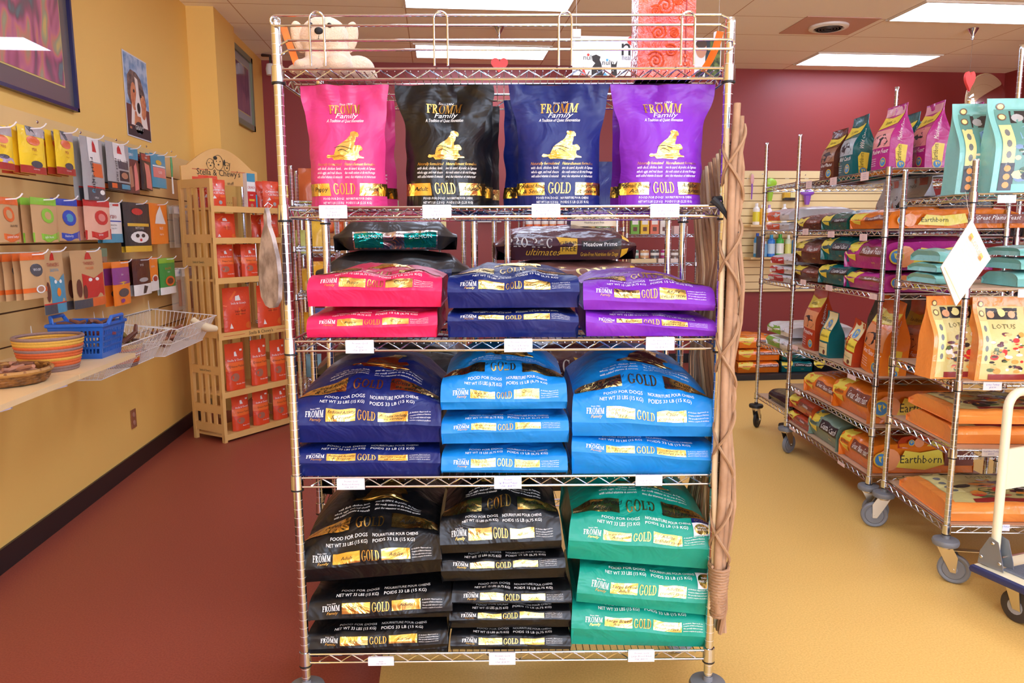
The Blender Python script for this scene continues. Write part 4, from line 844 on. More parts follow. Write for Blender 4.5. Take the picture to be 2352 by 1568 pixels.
ST_ = {
 'yellow': dict(base=yel, items=[('r', 0, 1, 0, .16, mar), ('r', .3, 1, .8, 1, C3('grey header', (176, 164, 162))), ('p', [(.3, 1), (.55, .8), (.65, .82), (.5, 1)], slate), ('o', .52, .7, .26, .1, org2), ('o', .55, .2, .22, .08, slate), ('t', 'MIX', .5, .48, .07, mar), ('t', 'all natural', .5, .4, .025, mar), ('t', 'crunchy bites', .5, .08, .03, ink)]),
 'mini': dict(base=yel, items=[('r', 0, 1, 0, .16, mar), ('r', .3, 1, .8, 1, C3('grey header', (176, 164, 162))), ('o', .52, .7, .26, .1, org2), ('p', [(0, .16), (1, .16), (.85, .28), (.5, .32), (.1, .26)], C3('lilac print', (190, 170, 205))), ('o', .5, .3, .22, .05, slate), ('t', 'MINI', .5, .5, .07, mar)]),
 'skin': dict(base=gry, items=[('r', .28, .82, .62, 1, wht), ('p', [(.46, .78), (.66, .78), (.62, .9), (.54, .96), (.48, .9)], red), ('r', .4, .85, .38, .6, org2), ('r', .12, 1, .0, .1, slate), ('r', .12, .95, .1, .2, slate), ('r', .12, .95, .2, .225, red), ('o', .35, .15, .08, .03, tea, 3), ('o', .75, .14, .12, .04, ink, 3), ('t', 'FISH SKIN', .33, .42, .09, black, 'c', 0, 4, .9, -1.57), ('t', 'OMEGA 3', .4, .27, .03, black), ('t', 'OMEGA', .45, .03, .03, ink)]),
 'skin2': dict(base=gry, items=[('r', .28, .82, .62, 1, wht), ('p', [(.46, .78), (.66, .78), (.62, .9), (.54, .96), (.48, .9)], red), ('r', .42, .9, .46, .66, slate), ('r', .45, .9, .2, .42, blk2), ('o', .66, .32, .15, .07, tan, 3), ('r', 0, 1, 0, .16, blk2), ('r', .5, .9, .03, .13, tea, 3), ('r', .1, .3, .03, .13, org2, 3), ('t', 'FISH SKIN', .3, .4, .09, black, 'c', 0, 4, .9, -1.57)]),
 'jerky': dict(base=brn, items=[('r', 0, 1, .75, 1, tea), ('p', [(.2, .1), (.5, .15), (.45, .6), (.25, .55)], tan), ('p', [(.55, .05), (.85, .1), (.8, .7), (.6, .6)], pink_), ('t', 'JERKY', .5, .82, .06, ink)]),
 'darkstrip': dict(base=blk2, items=[('p', [(.3, .05), (.8, .02), (.7, .7), (.3, .75)], pink_), ('r', .1, .9, .8, .98, mar), ('t', 'TREATS', .5, .86, .05, ink)]),
 'bluejerky': dict(base=tea, items=[('r', .1, .9, .3, .6, pink_), ('o', .5, .75, .2, .08, gld), ('r', .1, .9, .62, .66, wht), ('t', 'COD', .5, .42, .08, ink)]),
 'cookie_o': dict(base=krf, items=[('r', 0, 1, .84, 1, org2), ('p', [(0, 0), (1, 0), (1, .24), (.6, .16), (0, .22)], org2), ('o', .52, .62, .22, .17, org2), ('o', .52, .62, .12, .1, krf, 3), ('t', 'GRAIN FREE', .62, .34, .05, black), ('t', 'peanut butter', .55, .09, .07, ink)]),
 'cookie_g': dict(base=krf, items=[('r', 0, 1, .84, 1, grn), ('p', [(0, 0), (1, 0), (1, .24), (.6, .16), (0, .22)], grn), ('o', .55, .6, .24, .17, grn), ('o', .55, .6, .12, .09, krf, 3), ('t', 'apple bacon', .5, .09, .06, ink)]),
 'cookie_b': dict(base=krf, items=[('r', 0, 1, .84, 1, blu), ('p', [(0, 0), (1, 0), (1, .24), (.6, .16), (0, .22)], blu), ('o', .6, .55, .27, .19, blu), ('o', .6, .55, .14, .1, tea, 3), ('t', 'blueberry', .5, .09, .06, ink)]),
 'cookie_r': dict(base=C3('salmon packet', (232, 176, 150)), items=[('r', 0, 1, .84, 1, red), ('p', [(0, 0), (1, 0), (1, .28), (.5, .16), (0, .24)], red), ('o', .6, .56, .26, .19, red), ('o', .6, .56, .14, .1, pink_, 3), ('t', 'peanut', .5, .1, .06, ink)]),
 'bravo': dict(base=wht, items=[('r', 0, 1, 0, .22, tea), ('t', 'Bravo', .48, .6, .14, mar, 'c', .2), ('r', .05, .95, .52, .55, blu), ('t', 'bonus bites', .5, .42, .05, slate), ('t', 'freeze dried', .5, .34, .04, slate), ('r', .6, .9, .92, .98, red)]),
 'clown': dict(base=blk2, items=[('r', 0, 1, 0, .12, gld), ('o', .5, .82, .22, .07, red), ('o', .5, .3, .34, .12, wht), ('o', .4, .33, .07, .04, blk2, 3), ('o', .62, .33, .07, .04, blk2, 3), ('o', .52, .24, .05, .03, red, 3), ('r', .1, .9, .52, .58, gld), ('t', 'HOT DOGS', .5, .46, .05, ink)]),
 'orange': dict(base=org3, items=[('p', [(.2, .5), (.8, .5), (.6, .95), (.3, .7)], wht), ('t', 'FRUIT', .5, .35, .07, ink), ('t', 'crisps 1oz', .5, .22, .05, ink)]),
 'clear': dict(base=clear, items=[('p', [(.3, .1), (.7, .08), (.6, .7), (.35, .72)], tan), ('r', .1, .9, .8, .96, wht), ('t', 'CHEW', .5, .86, .05, blu)]),
 'woof': dict(base=krf, items=[('r', 0, 1, .84, 1, org2), ('o', .55, .62, .26, .14, slate), ('t', 'WOOF', .55, .6, .06, ink, 'c', 0, 5, .4), ('r', 0, 1, .14, .24, org2), ('o', .62, .2, .2, .09, wht, 4), ('o', .62, .2, .14, .065, tan, 5)]),
 'think_b': dict(base=krf, items=[('p', [(.4, .84), (.6, .84), (.56, .93), (.5, .97), (.44, .93)], red), ('t', 'THINKERS', .5, .74, .06, mar), ('t', 'SALMON', .5, .66, .05, tea), ('p', [(.25, .16), (.95, .16), (.95, .62), (.8, .58), (.6, .5), (.4, .58), (.25, .6)], tea), ('o', .48, .5, .06, .03, wht, 4), ('o', .7, .5, .06, .03, wht, 4), ('o', .58, .33, .09, .07, org3, 4), ('r', 0, 1, 0, .15, tea, 3), ('r', 0, .45, 0, .15, slate, 4), ('r', 0, 1, .15, .17, red, 5), ('o', .15, .35, .07, .16, brn, 4)]),
 'think_r': dict(base=krf, items=[('p', [(.4, .84), (.6, .84), (.56, .93), (.5, .97), (.44, .93)], red), ('t', 'THINKERS', .5, .74, .06, mar), ('t', 'CHICKEN', .5, .66, .05, org2), ('p', [(.25, .16), (.95, .16), (.95, .6), (.8, .56), (.6, .5), (.4, .56), (.25, .6)], red), ('o', .48, .48, .06, .03, wht, 4), ('o', .7, .48, .06, .03, wht, 4), ('r', 0, .5, 0, .15, slate, 3), ('r', .5, 1, 0, .15, org2, 3), ('o', .15, .35, .07, .16, brn, 4), ('o', .3, .28, .06, .12, brn, 5)]),
 'strips': dict(base=C3('smoky packet', (150, 120, 96)), items=[('r', 0, 1, .84, 1, mat('green card', (120, 140, 110), .5)), ('p', [(.2, .1), (.8, .1), (.7, .75), (.3, .78)], brn), ('r', 0, 1, 0, .1, mar)]),
 'purple': dict(base=org3, items=[('r', 0, 1, .48, .86, pur), ('r', 0, 1, .86, 1, org3), ('p', [(0, .48), (1, .44), (1, .5), (.5, .54), (0, .5)], gld, 3), ('o', .5, .28, .3, .1, slate), ('o', .4, .1, .12, .05, pur, 4), ('t', 'alain', .5, .68, .05, ink)]),
 'maroon': dict(base=maroon, items=[('r', 0, 1, 0, .3, wht), ('p', [(.4, .04), (.56, .04), (.7, .22), (.5, .26)], blk2, 4), ('o', .5, .42, .26, .06, gry), ('t', 'DUCK', .5, .8, .06, ink)]),
 'orangew': dict(base=org3, items=[('r', 0, 1, 0, .3, wht), ('o', .6, .36, .26, .12, wht, 3), ('o', .6, .36, .18, .08, mar, 4), ('t', 'SALMON', .5, .7, .06, ink)]),
 'green': dict(base=gr2, items=[('r', 0, 1, 0, .2, wht), ('r', 0, 1, .86, 1, grn), ('o', .55, .36, .3, .14, org2, 3), ('o', .55, .36, .2, .09, brn, 4), ('t', 'BIOACTIVE', .5, .68, .06, org2), ('t', 'natural', .5, .6, .04, ink)])}
# (row, style, px left, px right, px top, px bottom, how far out, number behind, thickness, description, position words)
PK = [
 ('mini', -24, 30, 289, 388, .30, 0, 'yellow and maroon mini treat packet cut by the left edge in the top row'),
 ('yellow', 49, 101, 292, 398, .28, 2, 'yellow and maroon mix packet on the second hook of the top row'),
 ('yellow', 129, 172, 303, 401, .24, 2, 'yellow and maroon mix packet on the third hook of the top row'),
 ('skin', 190, 240, 318, 460, .20, 1, 'tall grey fish skin packet with an orange label in the top row'),
 ('skin2', 248, 298, 330, 436, .17, 1, 'grey fish skin packet with a black window in the top row'),
 ('jerky', 288, 317, 340, 443, .15, 1, 'brown and blue jerky packet in the top row'),
 ('darkstrip', 322, 352, 354, 436, .13, 1, 'black and pink treat packet in the top row'),
 ('bluejerky', 350, 380, 355, 431, .12, 1, 'pale blue fish jerky packet at the right of the top row'),
 ('cookie_o', -18, 52, 453, 556, .30, 0, 'kraft and orange peanut butter biscuit packet at the left of the middle row'),
 ('cookie_g', 74, 135, 455, 556, .27, 2, 'kraft and lime green biscuit packet in the middle row'),
 ('cookie_b', 126, 177, 457, 553, .22, 1, 'kraft and blue biscuit packet in the middle row'),
 ('cookie_r', 198, 252, 460, 550, .20, 2, 'pink and red biscuit packet in the middle row'),
 ('bravo', 236, 279, 465, 557, .14, 1, 'white and blue bonus bites packet in the middle row'),
 ('clown', 291, 343, 466, 578, .16, 1, 'black packet with a grinning face and yellow foot in the middle row'),
 ('orange', 344, 388, 468, 560, .12, 2, 'bright orange packet in the middle row'),
 ('clear', 403, 430, 472, 568, .10, 1, 'clear packet at the right end of the middle row'),
 ('woof', 55, 105, 580, 686, .27, 3, 'kraft and orange packet with a round dark badge in the bottom row'),
 ('think_b', 98, 151, 574, 720, .25, 0, 'tall packet with a blue cartoon dog in the bottom row'),
 ('think_r', 168, 240, 574, 705, .22, 1, 'tall packet with a red cartoon dog in the bottom row'),
 ('strips', 210, 254, 570, 694, .12, 0, 'smoky brown packet behind the red cartoon dog packet in the bottom row'),
 ('purple', 258, 302, 600, 700, .17, 1, 'purple and orange packet in the bottom row'),
 ('maroon', 306, 348, 594, 677, .15, 2, 'dark maroon packet with a white foot in the bottom row'),
 ('orangew', 334, 367, 591, 668, .12, 0, 'orange packet with a white foot in the bottom row'),
 ('green', 370, 402, 592, 675, .12, 1, 'green packet with an orange badge in the bottom row'),
 ('clear', 398, 428, 614, 712, .11, 0, 'clear chew packet with a flag label ending the bottom row, left of two'),
 ('clear', 419, 446, 612, 718, .13, 0, 'clear chew packet with a flag label ending the bottom row, right of two')]
def short(l): return l.split(' in the')[0].split(' on the')[0].split(' at the')[0].split(' cut by')[0].split(' of the')[0].split(' with a flag')[0]
hookm = mat('white coated hook', (232, 230, 236), .35)
ordn = ['first', 'second', 'third']
rows = {}
for i, (st, xa, xb, yt, yb, out, nb, lab) in enumerate(PK):
    X = XL+.02+out; A, B_ = ax(xa, (yt+yb)/2, X), ax(xb, (yt+yb)/2, X); w = abs(B_.y-A.y); cy = (A.y+B_.y)/2
    zt1, zb1 = ax((xa+xb)/2, yt, X).z, ax((xa+xb)/2, yb, X).z; h = zt1-zb1; d = .018
    b = MB(); packet(b, w, h, d, ST_[st], i+.3); me = b.mesh('treat_packet')
    o = link('treat_packet', me, None, (X-.004, cy, zb1), PI/2+rnd.uniform(-.1, .1)); g = 'treat packets on the left wall'
    tag(o, lab, 'treat packet', g)
    for k in range(nb):
        q = o.copy(); COL.objects.link(q); q.location = (X-.004-.034*(k+1), cy-.004*(k+1), zb1-.002*(k+1)); q.rotation_euler = (0, 0, PI/2+rnd.uniform(-.08, .08)); tag(q, '%s, %s behind the front one%s' % (short(lab), ordn[k], {49: ', second hook', 129: ', third hook', 403: ', middle row', 398: ', left', 419: ', right'}.get(xa, '')), 'treat packet', g)
    hz = zt1-.012
    b = MB(); b.box((0, 0, 0), (.004, .03, .045), hookm); b.tube([(0, 0, .0), (X-XS-.0, 0, .004), (X-XS+.035, 0, .006), (X-XS+.05, 0, .014), (X-XS+.06, 0, .026)], .003, hookm, 6)
    if 'behind the red' not in lab: tag(b.build('slatwall_hook', None, (XS+.002, cy, hz)), 'white metal hook carrying the %s' % short(lab)+('' if st not in ('yellow', 'clear') else ', '+{49: 'second hook', 129: 'third hook', 403: 'middle row end', 398: 'bottom row, left of two', 419: 'bottom row, right of two'}[xa]), 'hook', 'hooks in the left slatwall')
# toothbrush
X = XL+.1; A, B_ = ax(390, 360, X), ax(398, 445, X); b = MB(); b.tube([(XS, A.y+.02, A.z+.0), (X+.03, A.y+.02, A.z+.002), (X+.04, A.y+.02, A.z+.012)], .003, hookm, 6); b.box((XS+.003, A.y+.02, A.z), (.004, .03, .045), hookm); tag(b.build('slatwall_hook'), 'white metal hook carrying the green toothbrush', 'hook', 'hooks in the left slatwall')
t = thing('toothbrush', 'green and white long handled toothbrush at the right end of the top row', 'toothbrush', (X, A.y+.02, B_.z), PI/2)
b = MB(); hh = A.z-B_.z; b.tube([(0, 0, hh*.45), (.004, 0, hh*.75), (0, 0, hh)], [.005, .008, .006], gr2, 8); b.build('handle', t); b = MB(); b.tube([(0, 0, 0), (0, 0, hh*.46)], [.007, .005], wht, 8); b.build('brush_head', t)
# small price cards at the bottom right of the slatwall
for (x0, ya_, x1, yb_), tx, lab in (((326, 726, 343, 755), '2 FOR 5', 'small white price card, left of the two above the wire baskets'), ((349, 698, 367, 743), 'PIZZLE|STICKS', 'small white price card, right of the two above the wire baskets')):
    A, B_ = ax(x0, ya_, XS+.012), ax(x1, yb_, XS+.012); w, h = B_.y-A.y, A.z-B_.z
    b = MB(); b.prism([(0, 0), (w, 0), (w, h*.8), (w/2, h), (0, h*.8)], .002, paper, (0, 0, 0)); pr = Print(b, lambda p, q: Vector((p, 0, q)), .0005)
    for j, l in enumerate(tx.split('|')): pr.text(l, w/2, h*(.45-.18*j), h*.09, black, 'c', 1, 0, 1, w*.8, 1)
    tag(b.build('price_card', None, (XS+.012, A.y, B_.z), PI/2), lab, 'price tag', 'cards on the slatwall')
# ---- the shelf boards with brackets
shelfm = mat('pale shelf laminate', (236, 206, 158), .45, noise_c=((226, 192, 140), 4, .3)); brk = mat('white bracket', (206, 204, 224), .4)
XE = -1.41; ZS = .945
for ya, yb_, bys, lab in ((3.05, 3.60, (3.42,), 'nearer pale wood shelf board on the left wall holding the colourful basket end'), (1.6, 3.045, (2.6, 2.98), 'long pale wood shelf board at the left edge of the photo under the wicker tray')):
    t = thing('shelf_board', lab, 'shelf', (0, 0, 0), group='wall shelf boards')
    b = MB(); b.box(((XS+XE)/2, (ya+yb_)/2, ZS-.01), (XE-XS, yb_-ya, .02), shelfm); b.build('board', t)
    for by in bys: b = MB(); b.prism([(XS, ZS-.02), (XE-.02, ZS-.02), (XE-.02, ZS-.034), (XE-.06, ZS-.045), (XS, ZS-.13)], .01, brk, (0, by, 0)); b.build('bracket', t)
# baskets
coilm = {}
def coil_basket(label, c, r0, r1, h, sx=1, name='coiled_basket', z=ZS):
    cs = [(140, 112, 104), (140, 112, 104), (208, 96, 44), (208, 96, 44), (214, 164, 66), (208, 96, 44), (208, 96, 44), (146, 116, 110), (208, 96, 44), (214, 164, 66), (214, 164, 66), (140, 112, 104)]
    t = thing(name, label, 'basket', (c[0], c[1], z)); b = MB(); n = len(cs)
    for i, cc in enumerate(cs):
        f = (i+.5)/n; m = mat('woven coil %d' % (sum(cc)), cc, .85, bump=(90, .004)); r = r0+(r1-r0)*f**.8
        b.tube([(r*sx*math.cos(2*PI*k/36), r*math.sin(2*PI*k/36), h*f) for k in range(36)], h/n*.62, m, 6, True)
    b.lathe([(.001, .004), (r0, .005)], MATS['woven coil %d' % (140+112+104)], 30, sx=sx); b.build('body', t); return t
chew = mat('dark chew', (110, 66, 50), .6, bump=(50, .003)); chew2 = mat('tan chew stick', (172, 118, 92), .65, bump=(50, .003)); horn = mat('pale bone', (232, 212, 172), .6)
def chews(n, cx, cy, z, rx, ry, m, L, r, label, group, name, cat, flat=True, spread=.04, seed=1, tilt=.3):
    q = random.Random(seed)
    for i in range(n):
        a = q.uniform(0, 2*PI); rr = math.sqrt(q.uniform(0, 1)); b = MB(); l = L*q.uniform(.75, 1.15); mm = m if not isinstance(m, (list, tuple)) else m[i % len(m)]
        bend = q.uniform(-.02, .02)
        k_ = r*.72; b.tube([(-l/2, 0, 0), (-l/6, bend, k_*.3), (l/6, bend*1.2, k_*.3), (l/2, 0, 0)], [k_*.8, k_, k_*1.05, k_*.75], mm, 7)
        o = b.build(name, None, (cx+rx*rr*math.cos(a), cy+ry*rr*math.sin(a), z+q.uniform(0, spread)), rot=(q.uniform(-tilt, tilt), q.uniform(-tilt, tilt), q.uniform(0, PI)))
        lb_ = label; cn = {'dark chew': 'dark brown', 'tan chew stick': 'tan', 'pale bone': 'pale bone coloured', 'cherry chew': 'reddish', 'olive chew': 'olive green'}[mm.name]
        tag(o, '%s %s' % (cn, label), cat, group+', '+cn)
def wicker_tray(c, r, h):
    wk = mat('brown wicker', (150, 98, 44), .6, bump=(60, .003), noise_c=((96, 60, 26), 34, .12)); t = thing('wicker_tray', 'round brown wicker tray of chews on the shelf at the left edge', 'tray', (c[0], c[1], ZS))
    b = MB(); b.lathe([(.001, .004), (r*.86, .004), (r*.9, .012)], wk, 32)
    for i in range(5):
        f = i/4; b.tube([((r*(.88+.12*f)+.003*math.sin(k*PI/2+i*PI/2))*math.cos(2*PI*k/64), (r*(.88+.12*f)+.003*math.sin(k*PI/2+i*PI/2))*math.sin(2*PI*k/64), .012+h*f*.8) for k in range(64)], .0075, wk, 5, True)
    b.build('body', t)
    b = MB(); b.tube([(r*1.01*math.cos(2*PI*k/48), r*1.01*math.sin(2*PI*k/48), h) for k in range(48)], .009, mat('light wicker rim', (172, 124, 62), .55, bump=(70, .003)), 6, True); b.build('rim', t)
pt = az(18, 893, ZS); pt.x, pt.y = -1.58, 2.90; wicker_tray((pt.x-.02, pt.y), .145, .05)
chews(16, pt.x-.02, pt.y, ZS+.03, .09, .09, (chew2, chew), .13, .012, 'chew stick lying in the brown wicker tray', 'chew sticks in the wicker tray', 'chew_stick', 'dog chew', spread=.03, seed=4)
pt = az(108, 850, ZS); coil_basket('large striped coiled basket in orange, yellow and mauve on the wood shelf', (-1.585, 3.19), .095, .125, .14, 1)
# blue plastic basket
bl = mat('blue plastic', (36, 96, 186), .3); pB = az(232, 818, ZS); CX, CY = -1.585, 3.54
t = thing('plastic_basket', 'blue perforated plastic basket of chews on the wood shelf', 'basket', (CX, CY, ZS), PI/2+.0)
W0, D0, W1, D1, hB = .20, .19, .24, .235, .15
b = MB()
def wall(p0, p1, q0, q1, cols, rws):
    p0, p1, q0, q1 = map(Vector, (p0, p1, q0, q1)); g = lambda u, v: (p0*(1-u)+p1*u)*(1-v)+(q0*(1-u)+q1*u)*v
    n = (p1-p0).cross(q0-p0).normalized()*.0035
    def cell(u0, u1, v0, v1):
        a = [g(u0, v0), g(u1, v0), g(u1, v1), g(u0, v1)]; a += [x-n for x in a]
        b.add(a, [(0, 1, 2, 3), (7, 6, 5, 4), (0, 4, 5, 1), (1, 5, 6, 2), (2, 6, 7, 3), (3, 7, 4, 0)], bl, False)
    cell(0, 1, 0, .16); cell(0, 1, .84, 1); cell(0, .06, .16, .84); cell(.94, 1, .16, .84)
    for j in range(rws+1): v = .16+.68*j/rws; cell(.06, .94, max(.16, v-.03), min(.84, v+.03)) if 0 < j < rws else None
    for i in range(1, cols): u = .06+.88*i/cols; cell(u-.014, u+.014, .16, .84)
c0 = [(-W0/2, -D0/2, 0), (W0/2, -D0/2, 0), (W0/2, D0/2, 0), (-W0/2, D0/2, 0)]; c1 = [(-W1/2, -D1/2, hB), (W1/2, -D1/2, hB), (W1/2, D1/2, hB), (-W1/2, D1/2, hB)]
for i in range(4): wall(c0[i], c0[(i+1) % 4], c1[i], c1[(i+1) % 4], 12, 4)
b.box((0, 0, .003), (W0, D0, .005), bl); b.build('body', t)
b = MB(); b.tube([Vector(p) for p in c1], .009, bl, 8, True); b.build('rim', t)
for s in (-1, 1): b = MB(); b.tube([(-.07, s*D1/2, hB), (-.055, s*(D1/2+.012), hB+.032), (.055, s*(D1/2+.012), hB+.032), (.07, s*D1/2, hB)], .009, bl, 8); b.build('handle', t)
chews(26, CX, CY, ZS+.085, .085, .085, (chew, chew, C3('cherry chew', (120, 50, 60))), .09, .013, 'twisted chew in the blue plastic basket', 'chews in the blue basket', 'twisted_chew', 'dog chew', spread=.07, seed=8, tilt=.7)
# wire baskets hooked on the slatwall
wh = mat('white wire', (236, 234, 230), .35)
def wire_basket(label, ya, yb, xo, xw, zt, zb, seed):
    t = thing('wire_basket', label, 'basket', (0, 0, 0), group='white wire baskets on the slatwall')
    T = [(xw, ya, zt+.05), (xo, ya, zt), (xo, yb, zt), (xw, yb, zt+.05)]; B0 = [(xw, ya+.03, zb), (xo-.09, ya+.03, zb), (xo-.09, yb-.03, zb), (xw, yb-.03, zb)]
    b = MB(); b.tube(T, .0035, wh, 6, True); b.tube(B0, .0028, wh, 6, True); b.build('rim', t); b = MB()
    def lerp(p, q, f): return Vector(p)*(1-f)+Vector(q)*f
    for i in range(4):
        a0, a1, b0, b1 = T[i], T[(i+1) % 4], B0[i], B0[(i+1) % 4]; n = int((Vector(a1)-Vector(a0)).length/.024)
        for k in range(1, n): b.tube([lerp(a0, a1, k/n), lerp(b0, b1, k/n)], .0017, wh, 4)
        b.tube([lerp(a0, b0, .55), lerp(a1, b1, .55)], .0022, wh, 4)
    n = int((yb-ya)/.03)
    for k in range(1, n): b.tube([lerp(B0[0], B0[3], k/n), lerp(B0[1], B0[2], k/n)], .0017, wh, 4)
    b.build('wire_grid', t)
    for y in (ya+.04, yb-.04): b = MB(); b.tube([(xw, y, zt+.04), (xw-.004, y, zt+.11), (XS-.0+.003, y, zt+.11)], .003, wh, 6); b.build('hanging_clip', t)
wire_basket('nearer white wire basket holding a striped coiled basket, at the end of the wood shelf', 3.68, 4.42, -1.53, XS+.02, .955, .80, 1)
wire_basket('farther white wire basket with bones, beside the wooden display stand', 4.45, 5.22, -1.50, XS+.02, .95, .79, 2)
coil_basket('smaller striped coiled basket of chews sitting in the nearer wire basket', (-1.70, 4.10), .09, .125, .13, 1, z=.803)
chews(14, -1.70, 4.10, .89, .07, .07, (chew, C3('olive chew', (120, 110, 60)), chew), .15, .016, 'curved chew piled in the smaller striped basket', 'chews in the striped basket', 'curved_chew', 'dog chew', spread=.08, seed=12, tilt=.8)
chews(9, -1.72, 4.32, .82, .06, .07, (chew, chew2), .14, .013, 'chew stick lying loose in the nearer wire basket', 'loose chews in the nearer wire basket', 'chew_stick', 'dog chew', spread=.05, seed=5, tilt=.4)
chews(14, -1.72, 4.85, .825, .08, .16, (chew, chew2, horn, chew), .14, .015, 'bone piece in the farther wire basket', 'bones in the farther wire basket', 'bone_piece', 'dog chew', spread=.07, seed=6, tilt=.5)
b = MB(); b.tube([(-.03, .0, .03), (0, 0, 0), (.05, .03, -.03), (.09, .09, -.045)], [.02, .026, .03, .02], horn, 10); tag(b.build('large_bone', None, (-1.56, 5.0, .92)), 'large pale ribbed bone over the edge of the farther wire basket', 'dog chew')
# ================================================================ wooden display stand with red bags
WR = Fr((-1.55, 5.42), math.radians(54.4)); WW, WD = .70, .34
pine = mat('pine wood', (236, 190, 118), .5, noise_c=((220, 170, 98), 3.5, .25)); brand = mat('burnt lettering', (44, 40, 26), .6)
def wz(y, x=505): return WR.px(x, y, 0)[1]
zsh = [wz(475), wz(548), wz(641), wz(768), wz(905, 515), wz(1003, 515)]
t = thing('wooden_display_stand', 'pine display stand with an arched printed header, full of red bags', 'display stand', WR.o, WR.rz)
ztop = wz(410, 500)
def side(x, nm='side_frame'):
    b = MB()
    for y in (.014, WD-.014): b.box((x, y, ztop/2), (.026, .028, ztop), pine)
    zs_ = [ztop-.03, zsh[2]+.03, zsh[2]-.04, zsh[4]+.06, zsh[4]-.02, .1]
    for z in (ztop-.03, zsh[1]+.0, (zsh[2]+zsh[1])/2-.02, zsh[3]-.0, (zsh[4]+zsh[3])/2-.05, zsh[4]-.12, .10): b.box((x, WD/2, z), (.02, WD-.04, .06), pine)
    for y in (.10, .17, .24): b.box((x, y, ztop/2+.03), (.014, .03, ztop-.1), pine)
    pr = Print(b, lambda p, q: Vector((x-.0105, WD/2-p, q)), .0006)
    for z in ((zsh[2]+zsh[1])/2-.03, (zsh[4]+zsh[3])/2-.06): pr.text("Stella & Chewy's", 0, z, .016, brand, 'c', .8)
    b.build(nm, t)
side(.013); side(WW-.013)
for i, z in enumerate(zsh):
    b = MB(); b.box((WW/2, WD/2, z-.012), (WW-.05, WD-.02, .016), pine); b.box((WW/2, .006, z-.014 if i not in (3,) else z-.02), (WW, .014, .042 if i != 3 else .05), pine)
    if i == 3:
        pr = Print(b, lambda p, q: Vector((p, -.0014, q)), .0005); pr.text("Stella & Chewy's", WW/2+.03, z-.030, .024, brand, 'c', 1); rl = mat('red rule', (200, 70, 50), .5); pr.rect(.04, WW/2-.12, z-.021, z-.018, rl); pr.rect(WW/2+.18, WW-.03, z-.021, z-.018, rl)
    b.build('shelf', t)
b = MB(); b.tube([(WW/2, WD-.02, .1), (WW/2, WD-.02, ztop-.05)], .012, pine, 4)
for x in (.12, .24, .36, .48, .6): b.box((x, WD-.012, ztop/2), (.03, .012, ztop-.2), pine)
b.build('back_slats', t)
# arched header
A0, A1 = WR.px(430, 380, WD-.04), WR.px(603, 380, WD-.04); hz0 = ztop-.02; x0, x1 = .01, WW-.01
hs = wz(372, 440); hp = WR.px(520, 343, WD-.03)[1]
b = MB(); pts = [(x0, hz0), (x1, hz0), (x1, hp-.15)]+[(x1-.05-(x1-x0-.1)*i/20, hp-.14+.14*math.sin(PI*i/20)) for i in range(21)]+[(x0, hp-.15)]
b.prism(pts, .014, pine, (0, WD-.035, 0)); pr = Print(b, lambda p, q: Vector((p, WD-.0365, q)), .0006); rl = MATS['red rule']
cx = WW/2-.02; pr.text("Stella & Chewy's", cx, hp-.200, .045, brand, 'c', .9, 0, 2, .44); pr.text('stuff', cx+.1, hp-.262, .024, brand, 'c')
pr.rect(.10, cx-.09, hp-.165, hp-.161, rl); pr.rect(cx+.11, WW-.13, hp-.165, hp-.161, rl); pr.text('* * *', cx+.08, hp-.41, .02, mar, 'c')
for dx, dz, rx, rz_, m in ((-.07, -.12, .032, .04, None), (0, -.105, .042, .055, 1), (.075, -.13, .026, .034, None)):
    n = 18; pts = [(cx+dx+rx*math.cos(2*PI*i/n), WD-.0375, hp+dz+rz_*math.sin(2*PI*i/n)) for i in range(n)]; b.tube(pts, .0016, brand, 4, True)
    for s in (-1, 1): b.ball((cx+dx+s*rx*.38, WD-.038, hp+dz+.01), (.004, .002, .005), brand, 8, 5); b.tube([(cx+dx+s*rx*.7, WD-.0375, hp+dz+rz_*.7), (cx+dx+s*rx*1.15, WD-.0375, hp+dz+rz_*.9 if m is None and dx > 0 else hp+dz), (cx+dx+s*rx*.95, WD-.0375, hp+dz-rz_*.2)], .0016, brand, 4)
    b.ball((cx+dx, WD-.038, hp+dz-rz_*.25), (.008, .002, .006), brand, 8, 5)
b.ball((cx-.025, WD-.037, hp-.072), (.018, .002, .014), brand, 10, 6); b.ball((cx+.055, WD-.037, hp-.1), (.008, .002, .022), brand, 10, 6)
b.build('header_board', t)
rb = C3('red stand bag', (224, 74, 36)); ob = C3('orange stand band', (240, 108, 42))
